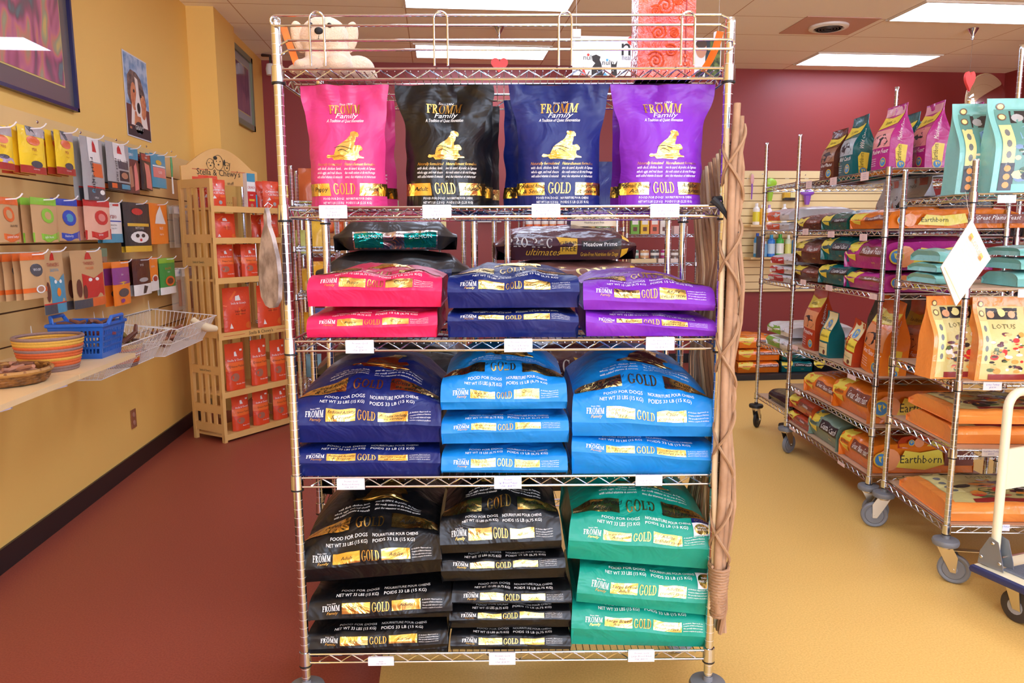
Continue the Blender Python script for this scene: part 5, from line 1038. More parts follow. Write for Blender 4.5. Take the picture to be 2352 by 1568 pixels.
def redbag(w, h, kind):
    it = [('t', "Stella & Chewy's", .5, .62, .045, ink)]
    if kind == 'crunch': it = [('t', 'CARNIVORE', .5, .58, .075, ink), ('t', 'CRUNCH', .5, .47, .075, ink), ('r', .5, .95, .36, .44, ob, 4), ('p', [(.12, .3), (.3, .32), (.22, .42)], wht), ('o', .5, .18, .1, .07, gry), ('p', [(.46, .78), (.56, .78), (.54, .85), (.48, .85)], wht), ('t', 'duck recipe', .5, .7, .03, ink)]
    elif kind == 'mix': it += [('p', [(0, .36), (1, .36), (1, .58), (0, .5)], ob, 4), ('t', 'Super Beef', .5, .44, .05, brand, 'c', 0, 6), ('t', 'meal mixers', .5, .38, .04, brand, 'c', 0, 6), ('p', [(.4, .7), (.6, .7), (.57, .82), (.43, .8)], wht), ('o', .8, .12, .13, .08, org2), ('p', [(0, .6), (.08, .58), (.5, .9), (.44, .92)], ob, 2), ('p', [(.12, .08), (.22, .08), (.16, .2)], wht, 3)]
    else: it += [('r', 0, 1, .42, .6, ob, 4), ('t', 'Dinner Patties', .5, .49, .045, brand, 'c', 0, 6), ('p', [(.42, .72), (.58, .72), (.55, .82), (.45, .81)], wht), ('o', .33, .28, .2, .09, C3('patty print', (168, 108, 90))), ('t', 'freeze dried', .6, .12, .035, ink), ('r', .76, .9, .82, .86, wht, 3)]
    b = MB(); packet(b, w, h, .075, dict(base=rb, items=it), w*31+h); return b.mesh('red_food_bag')
def zat(i): return zsh[i]
GR = 'red bags on the wooden stand'
meshes = {}
SB = [ # shelf index, px centre, kind, width, height, y, label
 (0, 508, 'crunch', .155, None, .07, 'front red crunch bag at the left end of the wooden stand top shelf'), (0, 490, 'crunch', .155, .225, .15, 'red crunch bag just behind the front one at the left end of the top shelf'), (0, 481, 'crunch', .155, .22, .23, 'red crunch bag furthest back at the left end of the top shelf'),
 (0, 640, 'crunch', .15, .21, .06, 'red crunch bag at the right end of the top shelf beside the rack post'), (0, 622, 'crunch', .15, .21, .13, 'red crunch bag behind the one at the right end of the top shelf'), (0, 612, 'crunch', .15, .21, .2, 'red crunch bag furthest back at the right end of the top shelf'),
 (1, 524, 'mix', .20, .215, .08, 'red and orange bag at the left of the second shelf of the wooden stand'), (1, 628, 'mix', .17, .215, .08, 'red and orange bag at the right of the second shelf of the wooden stand'), (1, 608, 'mix', .17, .215, .18, 'red and orange bag behind the right one on the second shelf'),
 (2, 522, 'patty', .155, .27, .08, 'tall red pouch, leftmost on the third shelf of the wooden stand'), (2, 577, 'patty', .14, .27, .07, 'tall red pouch in the middle of the third shelf'), (2, 560, 'patty', .14, .25, .18, 'red pouch behind the middle one on the third shelf'), (2, 622, 'patty', .14, .25, .12, 'red pouch at the right of the third shelf, behind the fish plaque'),
 (3, 543, 'mix', .25, .32, .08, 'wide red bag with an orange band, left of two on the fourth shelf'), (3, 620, 'mix', .24, .32, .09, 'wide red bag with an orange band, right of two on the fourth shelf'),
 (4, 531, 'patty', .165, .345, .08, 'red pouch, leftmost on the fifth shelf of the wooden stand'), (4, 587, 'patty', .15, .345, .08, 'red pouch in the middle of the fifth shelf'), (4, 635, 'patty', .14, .32, .08, 'red pouch at the right of the fifth shelf'),
 (5, 538, 'patty', .155, .30, .08, 'red pouch, leftmost on the bottom shelf of the wooden stand'), (5, 586, 'patty', .15, .30, .08, 'red pouch in the middle of the bottom shelf'), (5, 632, 'patty', .14, .30, .08, 'red pouch at the right of the bottom shelf')]
for i, px_, kd, w, h, y, lab in SB:
    h = h or .195; gap = (zsh[i-1]-.04-zsh[i]) if i else 9; h = min(h, gap)
    k = (kd, round(w, 3), round(h, 3))
    if k not in meshes: meshes[k] = redbag(w, h, kd)
    x = max(w/2+.03, min(WW-w/2-.03, WR.px(px_, 700, y)[0]))
    o = link('red_food_bag', meshes[k], None, WR.w(x, y, zsh[i]-.002), WR.rz+rnd.uniform(-.05, .05)); tag(o, lab, 'dog food bag', GR)
# upright booklet box on the top shelf
x = WR.px(573, 440, .06)[0]; t2 = thing('sample_box', 'narrow white and red crunch box leaning on the top shelf of the wooden stand', 'box', WR.w(x, .06, zsh[0]+.002), WR.rz)
b = MB(); b.box((0, 0, .125), (.075, .04, .25), wht); pr = Print(b, lambda p, q: Vector((p, -.021, q)), .0006); pr.rect(-.037, .037, .0, .12, red); pr.rect(-.037, .037, .19, .25, tea); pr.text('CRUNCH', 0, .14, .018, red, 'c', 1, 0, 2, .065); pr.rect(-.025, .025, .05, .065, gld, 2); pr.text('new', 0, .09, .012, ink, 'c'); pr.oval(0, .02, .014, .012, tan, 2)
b.build('carton', t2)
b = MB(); b.box((.06, .03, .05), (.03, .05, .10), tea); b.build('carton_base', t2)
# ================================================================ racks on the right
r1a = math.atan2(3.54-4.72, 2.21-2.33)
R1 = Fr((2.33, 4.72), r1a); W1_ = 1.186; D1_ = .60
cr = [(2.2, 'grey', 1), (1.2, 'grey', 0), (.4, 'grey', 0), (2.9, 'grey', 0)]
zr1 = (1.795, 1.495, 1.178, .745, .482, .226)
wire_rack('wire rack of six shelves at the right with brown, teal, magenta and orange bags', R1.o, R1.rz, W1_, D1_, zr1, (2.11, 1.79, 2.40, 2.37), fine=True, casters=cr, liner=(3, 4, 5), z0=.19, group='wire racks on the right')
R2 = Fr((2.14, 2.845), -.144); W2_, D2_ = 1.17, .591
zr2 = (1.634, 1.250, .866, .578, .243)
wire_rack('nearest wire rack at the right edge, with big sea green and orange bags', R2.o, R2.rz, W2_, D2_, zr2, (1.77, 1.77, 1.78, 1.78), fine=True, casters=[(-.6, 'grey', 1), (.5, 'grey', 0), (2.9, 'grey', 0), (.8, 'grey', 0)], liner=(1, 2, 3, 4), z0=.19, group='wire racks on the right')
R0 = Fr((2.415, 5.40), r1a+.02); W0_, D0_ = .61, 1.1
zr0 = (1.815, 1.506, 1.145, .672, .268)
wire_rack('farthest wire rack of the right row, holding white bags with orange, red and green ends', R0.o, R0.rz, W0_, D0_, zr0, (2.14, 2.11, 2.14, 2.11), fine=False, casters=[(2.5, 'dark', 0), (2.5, 'dark', 0), (0, 'dark', 0), (0, 'dark', 0)], liner=(4,), group='wire racks on the right', seg=10)
R4 = Fr((2.98, 3.62), -.1)
wire_rack('wire rack partly hidden behind the nearest rack at the right edge of the photo', R4.o, R4.rz, 1.17, .457, (1.45, 1.12, .7, .3), (1.78,)*4, fine=False, group='wire racks on the right', seg=10, z0=0)
FC = {k: C3(k+' glossy film', c, .24) for k, c in {'brown': (98, 52, 36), 'deepteal': (14, 98, 102), 'orange': (226, 120, 28), 'magenta': (178, 44, 132), 'rust': (176, 62, 30), 'sage': (112, 140, 122), 'peach': (240, 146, 66), 'sea': (130, 196, 190), 'maroon': (84, 44, 44), 'ink': (24, 24, 28), 'whitef': (226, 228, 232), 'green': (24, 92, 80)}.items()}
yl_ = C3('yellow leaf print', (230, 208, 70)); globe_b = mat('globe blue', (60, 130, 190), .4); globe_y = mat('globe yellow', (220, 200, 70), .4); dk_ = mat('dark silhouette', (40, 24, 26), .5)
def globe(pr, x, z, r, k=2): pr.oval(x, z, r*1.25, r*1.25, gld, k, 16); pr.oval(x, z, r, r, globe_b, k+1, 16); pr.poly([(x-r*.5, z+r*.6), (x+r*.1, z+r*.5), (x-r*.1, z), (x+r*.1, z-r*.5), (x-r*.3, z-r*.2)], globe_y, k+2, 0); pr.poly([(x+r*.2, z+r*.7), (x+r*.7, z+r*.2), (x+r*.3, z-r*.1)], globe_y, k+2, 0)
def leaf(pr, x0, x1, z0, z1, k=2): pr.poly([(x0, z0+(z1-z0)*.45), (x0+(x1-x0)*.1, z1), (x0+(x1-x0)*.5, z1-(z1-z0)*.15), (x1, z1), (x1-(x1-x0)*.1, z0+(z1-z0)*.5), (x0+(x1-x0)*.65, z0), (x0+(x1-x0)*.3, z0+(z1-z0)*.12)], yl_, k, 1)
def flat_food(fr, xl_, xr_, yb, yt, col, L, label, style='eb', script='', group='bags lying on the right racks', yl=.004, ramp_=0, name='dog_food_bag', hmax=None, zfix=None, side=True, xs=None):
    if xs: x0, x1, z0, z1 = xs
    else:
        xm = (xl_+xr_)/2; x0 = fr.px(xl_, (yb+yt)/2, yl)[0]; x1 = fr.px(xr_, (yb+yt)/2, yl)[0]; z0 = fr.px(xm, yb, yl)[1]; z1 = fr.px(xm, yt, yl)[1]
        if zfix is not None: z1 += zfix-z0; z0 = zfix
    w = x1-x0; h = z1-z0; hr = h*.5; hc = hmax or (h if any(k_ in label for k_ in ('lower', 'lowest white', 'underneath', 'middle white')) else h+.02)
    S, tot = lying_bag(w, L, hr, hr, hc, [(0, 72), (.03, 60), (.07, 24), (.14, 8), (.3, 0)], seed=xl_*.37+yb*.11, k=.72, rough=.006)
    b = MB(); cm = FC[col]; bag_shell(b, S, tot, w, hr, cm, None, 12)
    pr = Print(b, S, .0014); Sd = lambda p, q: Vector((w/2*.99+.004, p, q)); ps = Print(b, Sd, .001)
    if style == 'eb':
        leaf(pr, -w*.5, -w*.1, -hr*.5, h*.62); pr.text('Earthborn', -w*.3, hr*.05, h*.10, black, 'c', 1, .1, 4, w*.34, 1)
        pr.rect(-w*.08, w*.49, -hr*.1, h*.26, dk_ if col in ('deepteal', 'sage', 'green') else C3('band print', (120, 60, 40)), 1)
        pr.text(script, w*.2, h*.02, h*.17, ink, 'c', 1, .5, 4, w*.5, 1); pr.text('holistic', w*.2, -hr*.6, h*.07, gld, 'c', 1, .2, 3, w*.3, 1)
        for i in range(3): pr.text('made with natural ingredients', -w*.05, h*.75+i*.03, .011, ink, 'c', 1, .2, 2, w*.6, 1)
        globe(pr, w*.3, h*1.4, h*.13)
        if side:
            ps.oval(.11, h*.45, h*.36, h*.36, C3('fruit print', (232, 150, 96)), 1, 16); globe(ps, .07, h*.45, h*.2, 2)
            ps.poly([(.15, h*.2), (.19, h*.75), (.27, h*.68), (.38, h*.8), (.40, h*.3), (.3, h*.12)], yl_, 2, 0); ps.text('Earthborn', .165, h*.34, h*.26, black, 'l', 1, 0, 3, .22, 1)
            ps.rect(.40, L*.95, h*.25, h*.75, C3('band print', (120, 60, 40)), 1); ps.text(script or 'Feast', .43, h*.45, h*.24, ink, 'l', 1, .4, 2, L*.42, 1)
    elif style == 'nulo':
        pr.poly([(-w*.5, -hr), (-w*.5, h*.55), (w*.02, h*.55), (w*.12, 0), (w*.05, -hr)], {'o': C3('nulo orange', (226, 92, 40)), 'r': C3('nulo red', (188, 42, 40)), 'g': C3('nulo green', (120, 172, 44))}[script], 2, 1)
        pr.text('nulo', w*.26, -hr*.1, h*.3, black, 'c', 1, 0, 4, w*.26, 1); pr.oval(w*.27, h*.32, h*.06, h*.07, org2, 4, 8); pr.oval(-w*.25, -hr*.05, h*.12, h*.12, gry, 4, 10)
    elif style == 'lotus':
        pr.oval(w*.3, h*.1, .02, .016, C3('lilac seal', (170, 150, 190)), 3, 10)
    elif style == 'lotusfood': food_art(pr, w, L*.85, .07)
    o = b.build(name, None, fr.w((x0+x1)/2, yl, z0+.001), fr.rz); return tag(o, label, 'dog food bag', group)
cr_ = C3('cream print', (236, 224, 150)); fo = random.Random(5)
def food_art(pr, w, h, q0=.03, k=1, sea=False, frame=True):
    """the picture panel of the big bags: a cream or sea panel with food, name and a lower bar"""
    W = w*.5
    pr.rect(-W*.86, W*.86, q0, q0+h*.9, C3('cream panel', (208, 194, 126)) if not sea else C3('sea panel', (96, 150, 140)), k, .03)
    pr.rect(-W*.55, W*.6, q0+h*.74, q0+h*.88, blk2, k+1, .03); pr.oval(0, q0+h*.82, W*.16, h*.05, cr_, k+3, 12)
    for s in (-1, 1): pr.oval(s*W*.38, q0+h*.8, W*.14, h*.045, C3('chicken print', (222, 164, 120)) if not sea else gry, k+3, 12)
    if sea: pr.poly([(-W*.4, q0+h*.45), (W*.62, q0+h*.45), (W*.62, q0+h*.7), (0, q0+h*.76), (-W*.4, q0+h*.68)], C3('pale blue print', (128, 176, 214)), k+2, 1)
    pr.text('LOTUS', 0, q0+h*.63, h*.055, mat('lotus lettering', (104, 96, 60), .5) if not sea else blu, 'c', 1.2, 0, k+5, W*1.0, 1)
    cols = [C3('beet print', (96, 44, 54)), C3('leafy print', (86, 104, 62)), C3('potato print', (206, 176, 110)), red, C3('squash print', (230, 150, 60)), blk2, wht] if not sea else [wht, C3('fish silver', (170, 190, 200)), C3('kelp print', (58, 96, 66)), cr_, blk2, C3('shell print', (226, 206, 160)), C3('fish blue', (110, 140, 180))]
    for i in range(64):
        x, z = fo.uniform(-W*.5, W*.74), q0+h*fo.uniform(.1, .58); r = fo.uniform(.02, .085)*w; pr.oval(x, z, r, r*fo.uniform(.25, .8), cols[i % len(cols)], k+2+(i % 5)*.7, 8)
    pr.rect(-W*.84, -W*.56, q0+h*.2, q0+h*.72, cr_, k+2); 
    for j in range(4): pr.oval(-W*.7, q0+h*(.27+.12*j), W*.06, h*.04, C3('herb print', (116, 120, 120)), k+4, 8)
    if sea:
        pr.rect(-W*.86, -W*.54, q0, q0+h*.3, blk2, k+4)
        for j in range(3): pr.oval(-W*.7, q0+h*(.06+.09*j), W*.08, h*.035, C3('squash print', (230, 150, 60)), k+6, 10)
    pr.rect(-W*.56, W*.86, q0, q0+h*.07, C3('wine bar', (140, 40, 40)) if not sea else C3('sea bar', (120, 190, 180)), k+5)
    for j in (0, 1): pr.oval(-W*.72, q0+h*(.93-.12*j), W*.1, h*.04, C3('seal ring', (120, 90, 70)), k+6, 12); pr.oval(-W*.72, q0+h*(.93-.12*j), W*.07, h*.028, cr_, k+7, 12)
# gusseted upright bags
def gus_bag(w, h, d, seed, top=.8, lean=0, wr=.008, pinch=0):
    def ring(v):
        f = smooth01((v-.45)/(top-.45+.12)); hd = d/2*(1-f)+.0015; hw = w/2*(1+.05*f-.06*math.sin(PI*v)-pinch*smooth01((v-.75)/.25)); return hw, hd
    def F(face, p, q):
        v = max(0, min(1, q/h)); hw, hd = ring(v); f = smooth01((v-.45)/(top-.33))
        n = wr*(.5+v)*noise.noise(Vector((p*14+seed*3, q*11, seed+face)))+wr*.6*(1-2*abs(noise.noise(Vector((p*9+seed, q*17, face+seed)))))*smooth01((v-.3)/.4)
        ly = lean*h*v*v
        if face in (0, 2):
            u = max(-1, min(1, 2*p/w)); s = -1 if face == 0 else 1
            return Vector((hw*u, s*(hd+(.012*(1-u*u)*(1-f)))+n*(1-u*u)+ly, h*v))
        u = max(-1, min(1, 2*p/d)); s = 1 if face == 1 else -1
        return Vector((s*(hw-(.35*d*smooth01((v-.35)/.4)*(1-f)*(1-abs(u))*.5)), hd*u+ly, h*v))
    return F
def gus_shell(b, F, w, h, d, m, ms=None):
    for face, hwid, fl in ((0, w/2, False), (2, w/2, True), (1, d/2, False), (3, d/2, True)):
        b.surf(lambda a, q, f=face: F(f, a, q), 12 if face in (0, 2) else 4, 20, ms if (ms and face in (1, 3)) else m, -hwid, hwid, 0, h, flip=fl)
    P = [F(0, -w/2, h), F(0, w/2, h), F(2, w/2, h), F(2, -w/2, h)]; b.add(P, [(0, 1, 2, 3)], m)
    P = [F(0, -w/2, 0), F(0, w/2, 0), F(2, w/2, 0), F(2, -w/2, 0)]; b.add(P, [(3, 2, 1, 0)], m)
def stand_food(fr, pxl, yl, z, w, h, d, col, label, style='eb', script='', rz=0, lean=0, tilt=0, group='bags standing on the right racks', name='dog_food_pouch', X=None, pinch=0):
    x = X if X is not None else fr.px(pxl, 600, yl)[0]
    sd = (pxl or 1)*.13+w; F = gus_bag(w, h, d, sd, lean=lean, pinch=pinch); b = MB(); gus_shell(b, F, w, h, d, FC[col])
    pr = Print(b, lambda p, q: F(0, p, q), .0012); ps = Print(b, lambda p, q: F(1, p, q), .0012); W = w/2
    if style == 'eb':
        pr.rect(-W*.98, W*.98, h*.84, h*.97, C3('blush print', (214, 150, 160)) if col == 'magenta' else FC[col], 1, .03)
        pr.poly([(-W*.98, h*.64), (-W*.98, h*.84), (0, h*.80), (W*.98, h*.86), (W*.9, h*.7), (0, h*.66)], yl_, 2, 2); pr.text('Earthborn', 0, h*.71, h*.05, black, 'c', 1, 0, 4, w*.85, 1)
        pr.rect(-W*.98, W*.98, h*.34, h*.62, {'magenta': C3('sunset print', (226, 150, 150)), 'deepteal': C3('misty print', (168, 180, 186)), 'brown': C3('tan print', (150, 104, 74)), 'orange': C3('dusk print', (214, 140, 90)), 'rust': C3('dusk print', (214, 140, 90))}.get(col, gry), 1, .03)
        pr.poly([(-W*.9, h*.36), (-W*.7, h*.5), (-W*.2, h*.54), (W*.4, h*.55), (W*.8, h*.42), (W*.5, h*.36)], dk_, 2, 1)
        pr.text(script, 0, h*.25, h*.07, ink, 'c', 1, .5, 4, w*.85, 1)
        for i in range(4): pr.text('complete nutrition', -W*.9, h*(.17-.035*i), h*.018, ink, 'l', 1, 0, 2, w*.4, 1)
        globe(pr, W*.5, h*.11, w*.11); ps.poly([(-d*.2, h*.08), (-d*.26, h*.3), (-d*.12, h*.38), (d*.25, h*.36), (d*.2, h*.1)], yl_, 1, 1); ps.text('Earthborn', 0, h*.12, d*.2, black, 'l', 1, 0, 3, h*.24, 1, PI/2); globe(ps, 0, h*.06, d*.16)
        ps.text(script, 0, h*.42, d*.22, ink, 'l', 1, .3, 3, h*.34, 1, PI/2)
    elif style == 'small':
        pr.rect(-W*.7, W*.95, h*.62, h*.99, C3('tan card print', (222, 204, 150)), 1, .03); globe(pr, W*.1, h*.72, w*.2, 2); pr.rect(-W*.6, W*.95, h*.36, h*.6, yl_, 1, .03); pr.text('Earthborn', W*.15, h*.45, h*.06, black, 'c', 1, 0, 3, w*.7, 1)
        pr.rect(-W*.6, W*.8, h*.06, h*.32, C3('tan card print', (222, 204, 150)), 1, .03); pr.text('grain free treats', 0, h*.2, h*.03, black, 'c', 1, 0, 3, w*.6, 1); pr.oval(W*.35, h*.12, w*.1, w*.1, brn, 3, 12)
    elif style == 'nulo':
        pr.text('nulo', -W*.1, h*.80, h*.09, black, 'c', 1, 0, 3, w*.5, 1); pr.oval(W*.0, h*.93, w*.04, w*.04, org2, 3, 8)
        pr.poly([(-W*.98, h*.02), (W*.3, h*.02), (0, h*.14), (-W*.5, h*.3), (-W*.98, h*.55)], C3('nulo orange', (226, 92, 40)) if script == 'o' else C3('nulo green', (120, 172, 44)), 2, 2)
        for i in range(6): a = i/5; pr.oval(-W*.8+W*1.1*a, h*(.62-.45*a**.6), w*.035, w*.035, black, 3, 8); pr.oval(-W*.8+W*1.1*a, h*(.62-.45*a**.6), w*.022, w*.022, wht, 4, 8)
        for i in range(5): pr.text('high protein recipe for dogs', W*.35, h*(.66-.06*i), h*.018, greytag, 'c', 1, 0, 2, w*.5, 1)
        if script == 'o': pr.rect(W*.3, W*.8, h*.84, h*.98, C3('pale red sticker', (232, 130, 110)), 3)
    elif style == 'lotus': food_art(pr, w, h*.96, h*.02, 1, sea=(col == 'sea'))
    o = b.build(name, None, fr.w(x, yl, z+.006), fr.rz+rz, rot=(0, tilt, fr.rz+rz)); return tag(o, label, 'dog food bag', group)
# top shelf of the six shelf rack: upright bags facing the aisle
for pxl, yl, w, h, col, lab, scr in ((1868, .09, .18, .39, 'brown', 'dark brown and yellow bag at the far left end of the top shelf', 'Great Plains'), (1908, .09, .19, .44, 'deepteal', 'teal bag with a leaping fish, second from the left on the top shelf', 'Wild Catch'),
    (1975, .28, .20, .42, 'deepteal', 'teal bag in the row behind, left of the front magenta bag', 'Wild Catch'), (1990, .09, .18, .43, 'magenta', 'magenta bag standing at the near corner of the top shelf', 'Meadow Feast'),
    (2098, .27, .18, .44, 'magenta', 'magenta bag second from the corner on the top shelf', 'Meadow Feast'), (2155, .44, .18, .42, 'magenta', 'magenta bag touching the big sea green bags', 'Meadow Feast'), (2062, .42, .20, .40, 'deepteal', 'teal bag top showing behind the first two magenta bags', 'Wild Catch')):
    x = {1868: .36, 1908: .62, 1975: .78, 1990: 1.02, 2098: 1.04, 2155: 1.06, 2062: .66}[pxl]
    stand_food(R1, pxl, yl, zr1[0], w, h*.74, .115, col, lab, 'eb', scr, X=x, rz=rnd.uniform(-.08, .08), lean=.05)
# second to sixth shelves: bags lying with their ends to the aisle
LB = [('brown', 1831, 1884, 524, 492, 1, 'dark brown lying bag at the far end of the second shelf', 'Great Plains', .5), ('green', 1886, 1945, 530, 494, 1, 'dark teal lying bag in the middle of the second shelf', 'Coastal Catch', .5), ('orange', 1951, 2037, 538, 498, 1, 'long orange bag at the near end of the second shelf', 'Great Plains Feast', .78),
 ('brown', 1821, 1879, 643, 604, 2, 'lower of two dark brown bags on the third shelf', 'Great Plains', .5), ('brown', 1823, 1883, 603, 549, 2, 'upper of two dark brown bags on the third shelf', 'Great Plains', .5), ('deepteal', 1878, 1945, 660, 606, 2, 'lower of two teal lying bags on the third shelf', 'Coastal Catch', .5), ('deepteal', 1884, 1946, 610, 556, 2, 'upper of two teal lying bags on the third shelf', 'Coastal Catch', .5),
 ('magenta', 1937, 2025, 674, 628, 2, 'lower of two magenta lying bags on the third shelf', 'Meadow Feast', .62), ('magenta', 1938, 2026, 634, 568, 2, 'upper plump magenta lying bag on the third shelf', 'Meadow Feast', .62),
 ('orange', 1845, 1915, 918, 868, 4, 'orange lying bag at the far end of the fifth shelf', 'Great Plains Feast', .5), ('orange', 1908, 1992, 975, 898, 4, 'plump orange lying bag at the near end of the fifth shelf', 'Great Plains Feast', .62),
 ('rust', 1808, 1856, 988, 955, 5, 'rust red bag, underneath, at the far end of the lowest shelf', 'Primitive', .5), ('rust', 1812, 1865, 952, 915, 5, 'rust red bag on top at the far end of the lowest shelf', 'Primitive', .5),
 ('sage', 1854, 1920, 1030, 965, 5, 'grey green lying bag in the middle of the lowest shelf', 'Coastal Catch', .55), ('orange', 1924, 1993, 1085, 1015, 5, 'orange lying bag at the near end of the lowest shelf', 'Great Plains Feast', .62)]
zl_ = 0
for col, a, c, yb_, yt_, si, lab, scr, L in LB:
    up = 'upper' in lab or 'on top' in lab; zf = zl_+.004 if up else zr1[si]+.008
    flat_food(R1, a, c, yb_, yt_, col, min(L, .58) if col != 'orange' or si != 1 else .78, lab, 'eb', scr, zfix=zf)
    zl_ = zf+R1.px((a+c)/2, yt_, .004)[1]-R1.px((a+c)/2, yb_, .004)[1]
# fourth shelf: upright
stand_food(R1, 1850, .10, zr1[3], .20, .40, .12, 'rust', 'rust red bag with a yellow panel, leftmost on the fourth shelf', 'eb', 'Primitive', X=.20, tilt=.05)
stand_food(R1, 1893, .06, zr1[3], .145, .27, .09, 'deepteal', 'small teal and cream treat bag on the fourth shelf', 'small', X=.50, tilt=.02)
stand_food(R1, 1945, .06, zr1[3], .13, .26, .08, 'rust', 'small red and cream treat bag at the front of the fourth shelf', 'small', X=.82, tilt=.16)
stand_food(R1, 1965, .17, zr1[3], .13, .26, .08, 'rust', 'small red and cream treat bag behind the front one on the fourth shelf', 'small', X=.86, tilt=.1)
stand_food(R1, 2000, .11, zr1[3], .22, .40, .13, 'orange', 'big orange bag standing at the near corner of the fourth shelf', 'eb', 'Great Plains Feast', X=1.03, tilt=.14, lean=.04)
for i, (x, y) in enumerate(((1.03, .30), (1.02, .46))): stand_food(R1, 2050+i, y, zr1[3], .22, .38, .12, 'orange', ('orange bag standing second from the corner of the fourth shelf', 'orange bag standing third from the corner of the fourth shelf')[i], 'eb', 'Great Plains Feast', X=x)
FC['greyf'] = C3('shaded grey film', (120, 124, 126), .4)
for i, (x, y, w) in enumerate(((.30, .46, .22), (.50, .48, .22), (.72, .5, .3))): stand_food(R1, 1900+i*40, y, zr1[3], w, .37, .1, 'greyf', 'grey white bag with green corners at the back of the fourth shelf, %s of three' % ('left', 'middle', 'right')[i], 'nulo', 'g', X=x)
# second shelf behind: white bags seen on the far rack
RS = Fr((2.72, 5.35), r1a); 
for i, (a, w, lab) in enumerate(((1895, .20, 'white bag with an orange corner standing behind the brown bag, left of two'), (1958, .34, 'wide white bag with an orange corner and pale red sticker, right of two'))):
    p = ay(a, 480, 4.35); stand_food(R1, 1895+i*63, .44, zr1[1], w, .29, .09, 'whitef', lab, 'nulo', 'o', X=.34+.26*i)
flat_food(R1, 1975, 2050, 490, 462, 'whitef', .3, 'white and grey bag with an orange end lying at the back of the second shelf', 'nulo', 'o', xs=(.72, 1.0, zr1[1]+.07, zr1[1]+.17), yl=.35)
for col, s, a, c, yb_, yt_, si, n, lab in (('whitef', 'o', 1760, 1812, 525, 506, 1, 0, 'lower white bag with an orange end on the far rack'), ('whitef', 'o', 1761, 1812, 506, 483, 1, 1, 'upper white bag with an orange end on the far rack'),
    ('whitef', 'r', 1764, 1822, 648, 628, 2, 0, 'lowest white bag with a red end on the far rack'), ('whitef', 'r', 1768, 1822, 628, 607, 2, 1, 'middle white bag with a red end on the far rack'), ('whitef', 'r', 1770, 1822, 606, 588, 2, 1, 'top white bag with a red end on the far rack'),
    ('whitef', 'g', 1759, 1812, 793, 766, 3, 0, 'lower white bag with a green end on the far rack'), ('whitef', 'g', 1762, 1812, 768, 746, 3, 1, 'upper white bag with a green end on the far rack')):
    flat_food(R0, a, c, yb_, yt_, col, .55, lab, 'nulo', s, zfix=zr0[si]+.004 if n == 0 else None)
flat_food(R0, 1765, 1822, 920, 893, 'ink', .5, 'dark bag with a colourful top lying on the lowest shelf of the far rack', 'none', '', zfix=zr0[4]+.01)
# price tags on the right racks
for fr, pts in ((R1, ((1660+25, 0),)),): pass
TG = [(R1, 1858, 424, 12, 15, 'top shelf, far'), (R1, 1914, 416, 14, 15, 'top shelf, middle'), (R1, 1986, 405, 17, 16, 'top shelf, near'), (R1, 1850, 532, 12, 14, 'second shelf, far'), (R1, 1909, 538, 14, 14, 'second shelf, middle'), (R1, 1983, 545, 16, 16, 'second shelf, near'),
      (R1, 1845, 648, 12, 14, 'third shelf, far'), (R1, 1904, 661, 14, 15, 'third shelf, middle'), (R1, 2006, 681, 17, 16, 'third shelf, near'), (R1, 1826, 798, 12, 14, 'fourth shelf, far'), (R1, 1956, 866, 18, 17, 'fourth shelf, near'), (R1, 1832, 900, 12, 14, 'fifth shelf, far'), (R1, 1820, 985, 13, 16, 'lowest shelf, far'), (R1, 1932, 1065, 15, 18, 'lowest shelf, near')]
pinkp = mat('pinkish paper', (226, 196, 190), .6)
for fr, x, y, w, h, wh_ in TG:
    a = fr.px(x-w/2, y-h/2, -.014); c = fr.px(x+w/2, y+h/2, -.014); ww, hh = c[0]-a[0], a[1]-c[1]
    b = MB(); b.box((ww/2, 0, hh/2), (ww, .002, hh), pinkp); pr = Print(b, lambda p, q: Vector((p, -.001, q)), .0004)
    for j in range(3): pr.text('Grain Free', ww/2, hh*(.7-.25*j), hh*.12, greytag, 'c', 1, .2, 1, ww*.8, 1)
    tag(b.build('price_tag', None, fr.w(a[0], -.014, c[1]), fr.rz), 'small pinkish price tag on the six shelf rack: %s end' % wh_, 'price tag', 'price tags on the six shelf rack')
for x0, x1, y0_, y1_, tx, lab in ((2292, 2333, 448, 466, '', 'white price tag under the big sea green bags'), (2339, 2375, 664, 683, '', 'white price tag cut by the right edge, under the sea green lying bags'), (2259, 2300, 877, 896, 'Lotus Turkey|$14.99', 'white price tag under the upright orange bags with food pictures'), (2256, 2296, 1031, 1048, 'Small Bites Turkey|$24.99', 'white handwritten tag under the two lying orange bags'), (2296, 2318, 1204, 1219, 'Big Turkey', 'white handwritten tag on the lowest shelf beside the trolley handle')):
    a = R2.px(x0, y0_, -.016); c = R2.px(x1, y1_, -.016); ww, hh = c[0]-a[0], a[1]-c[1]; b = MB(); b.box((ww/2, 0, hh/2), (ww, .002, hh), paper); pr = Print(b, lambda p, q: Vector((p, -.001, q)), .0004)
    for j, l in enumerate(tx.split('|')):
        if l: pr.text(l, ww/2, hh*(.6-.35*j), hh*.2, blueink, 'c', 1, .2, 1, ww*.9, 1)
    tag(b.build('price_tag', None, R2.w(a[0], -.016, c[1]), R2.rz), lab, 'price tag', 'price tags on the nearest right rack')
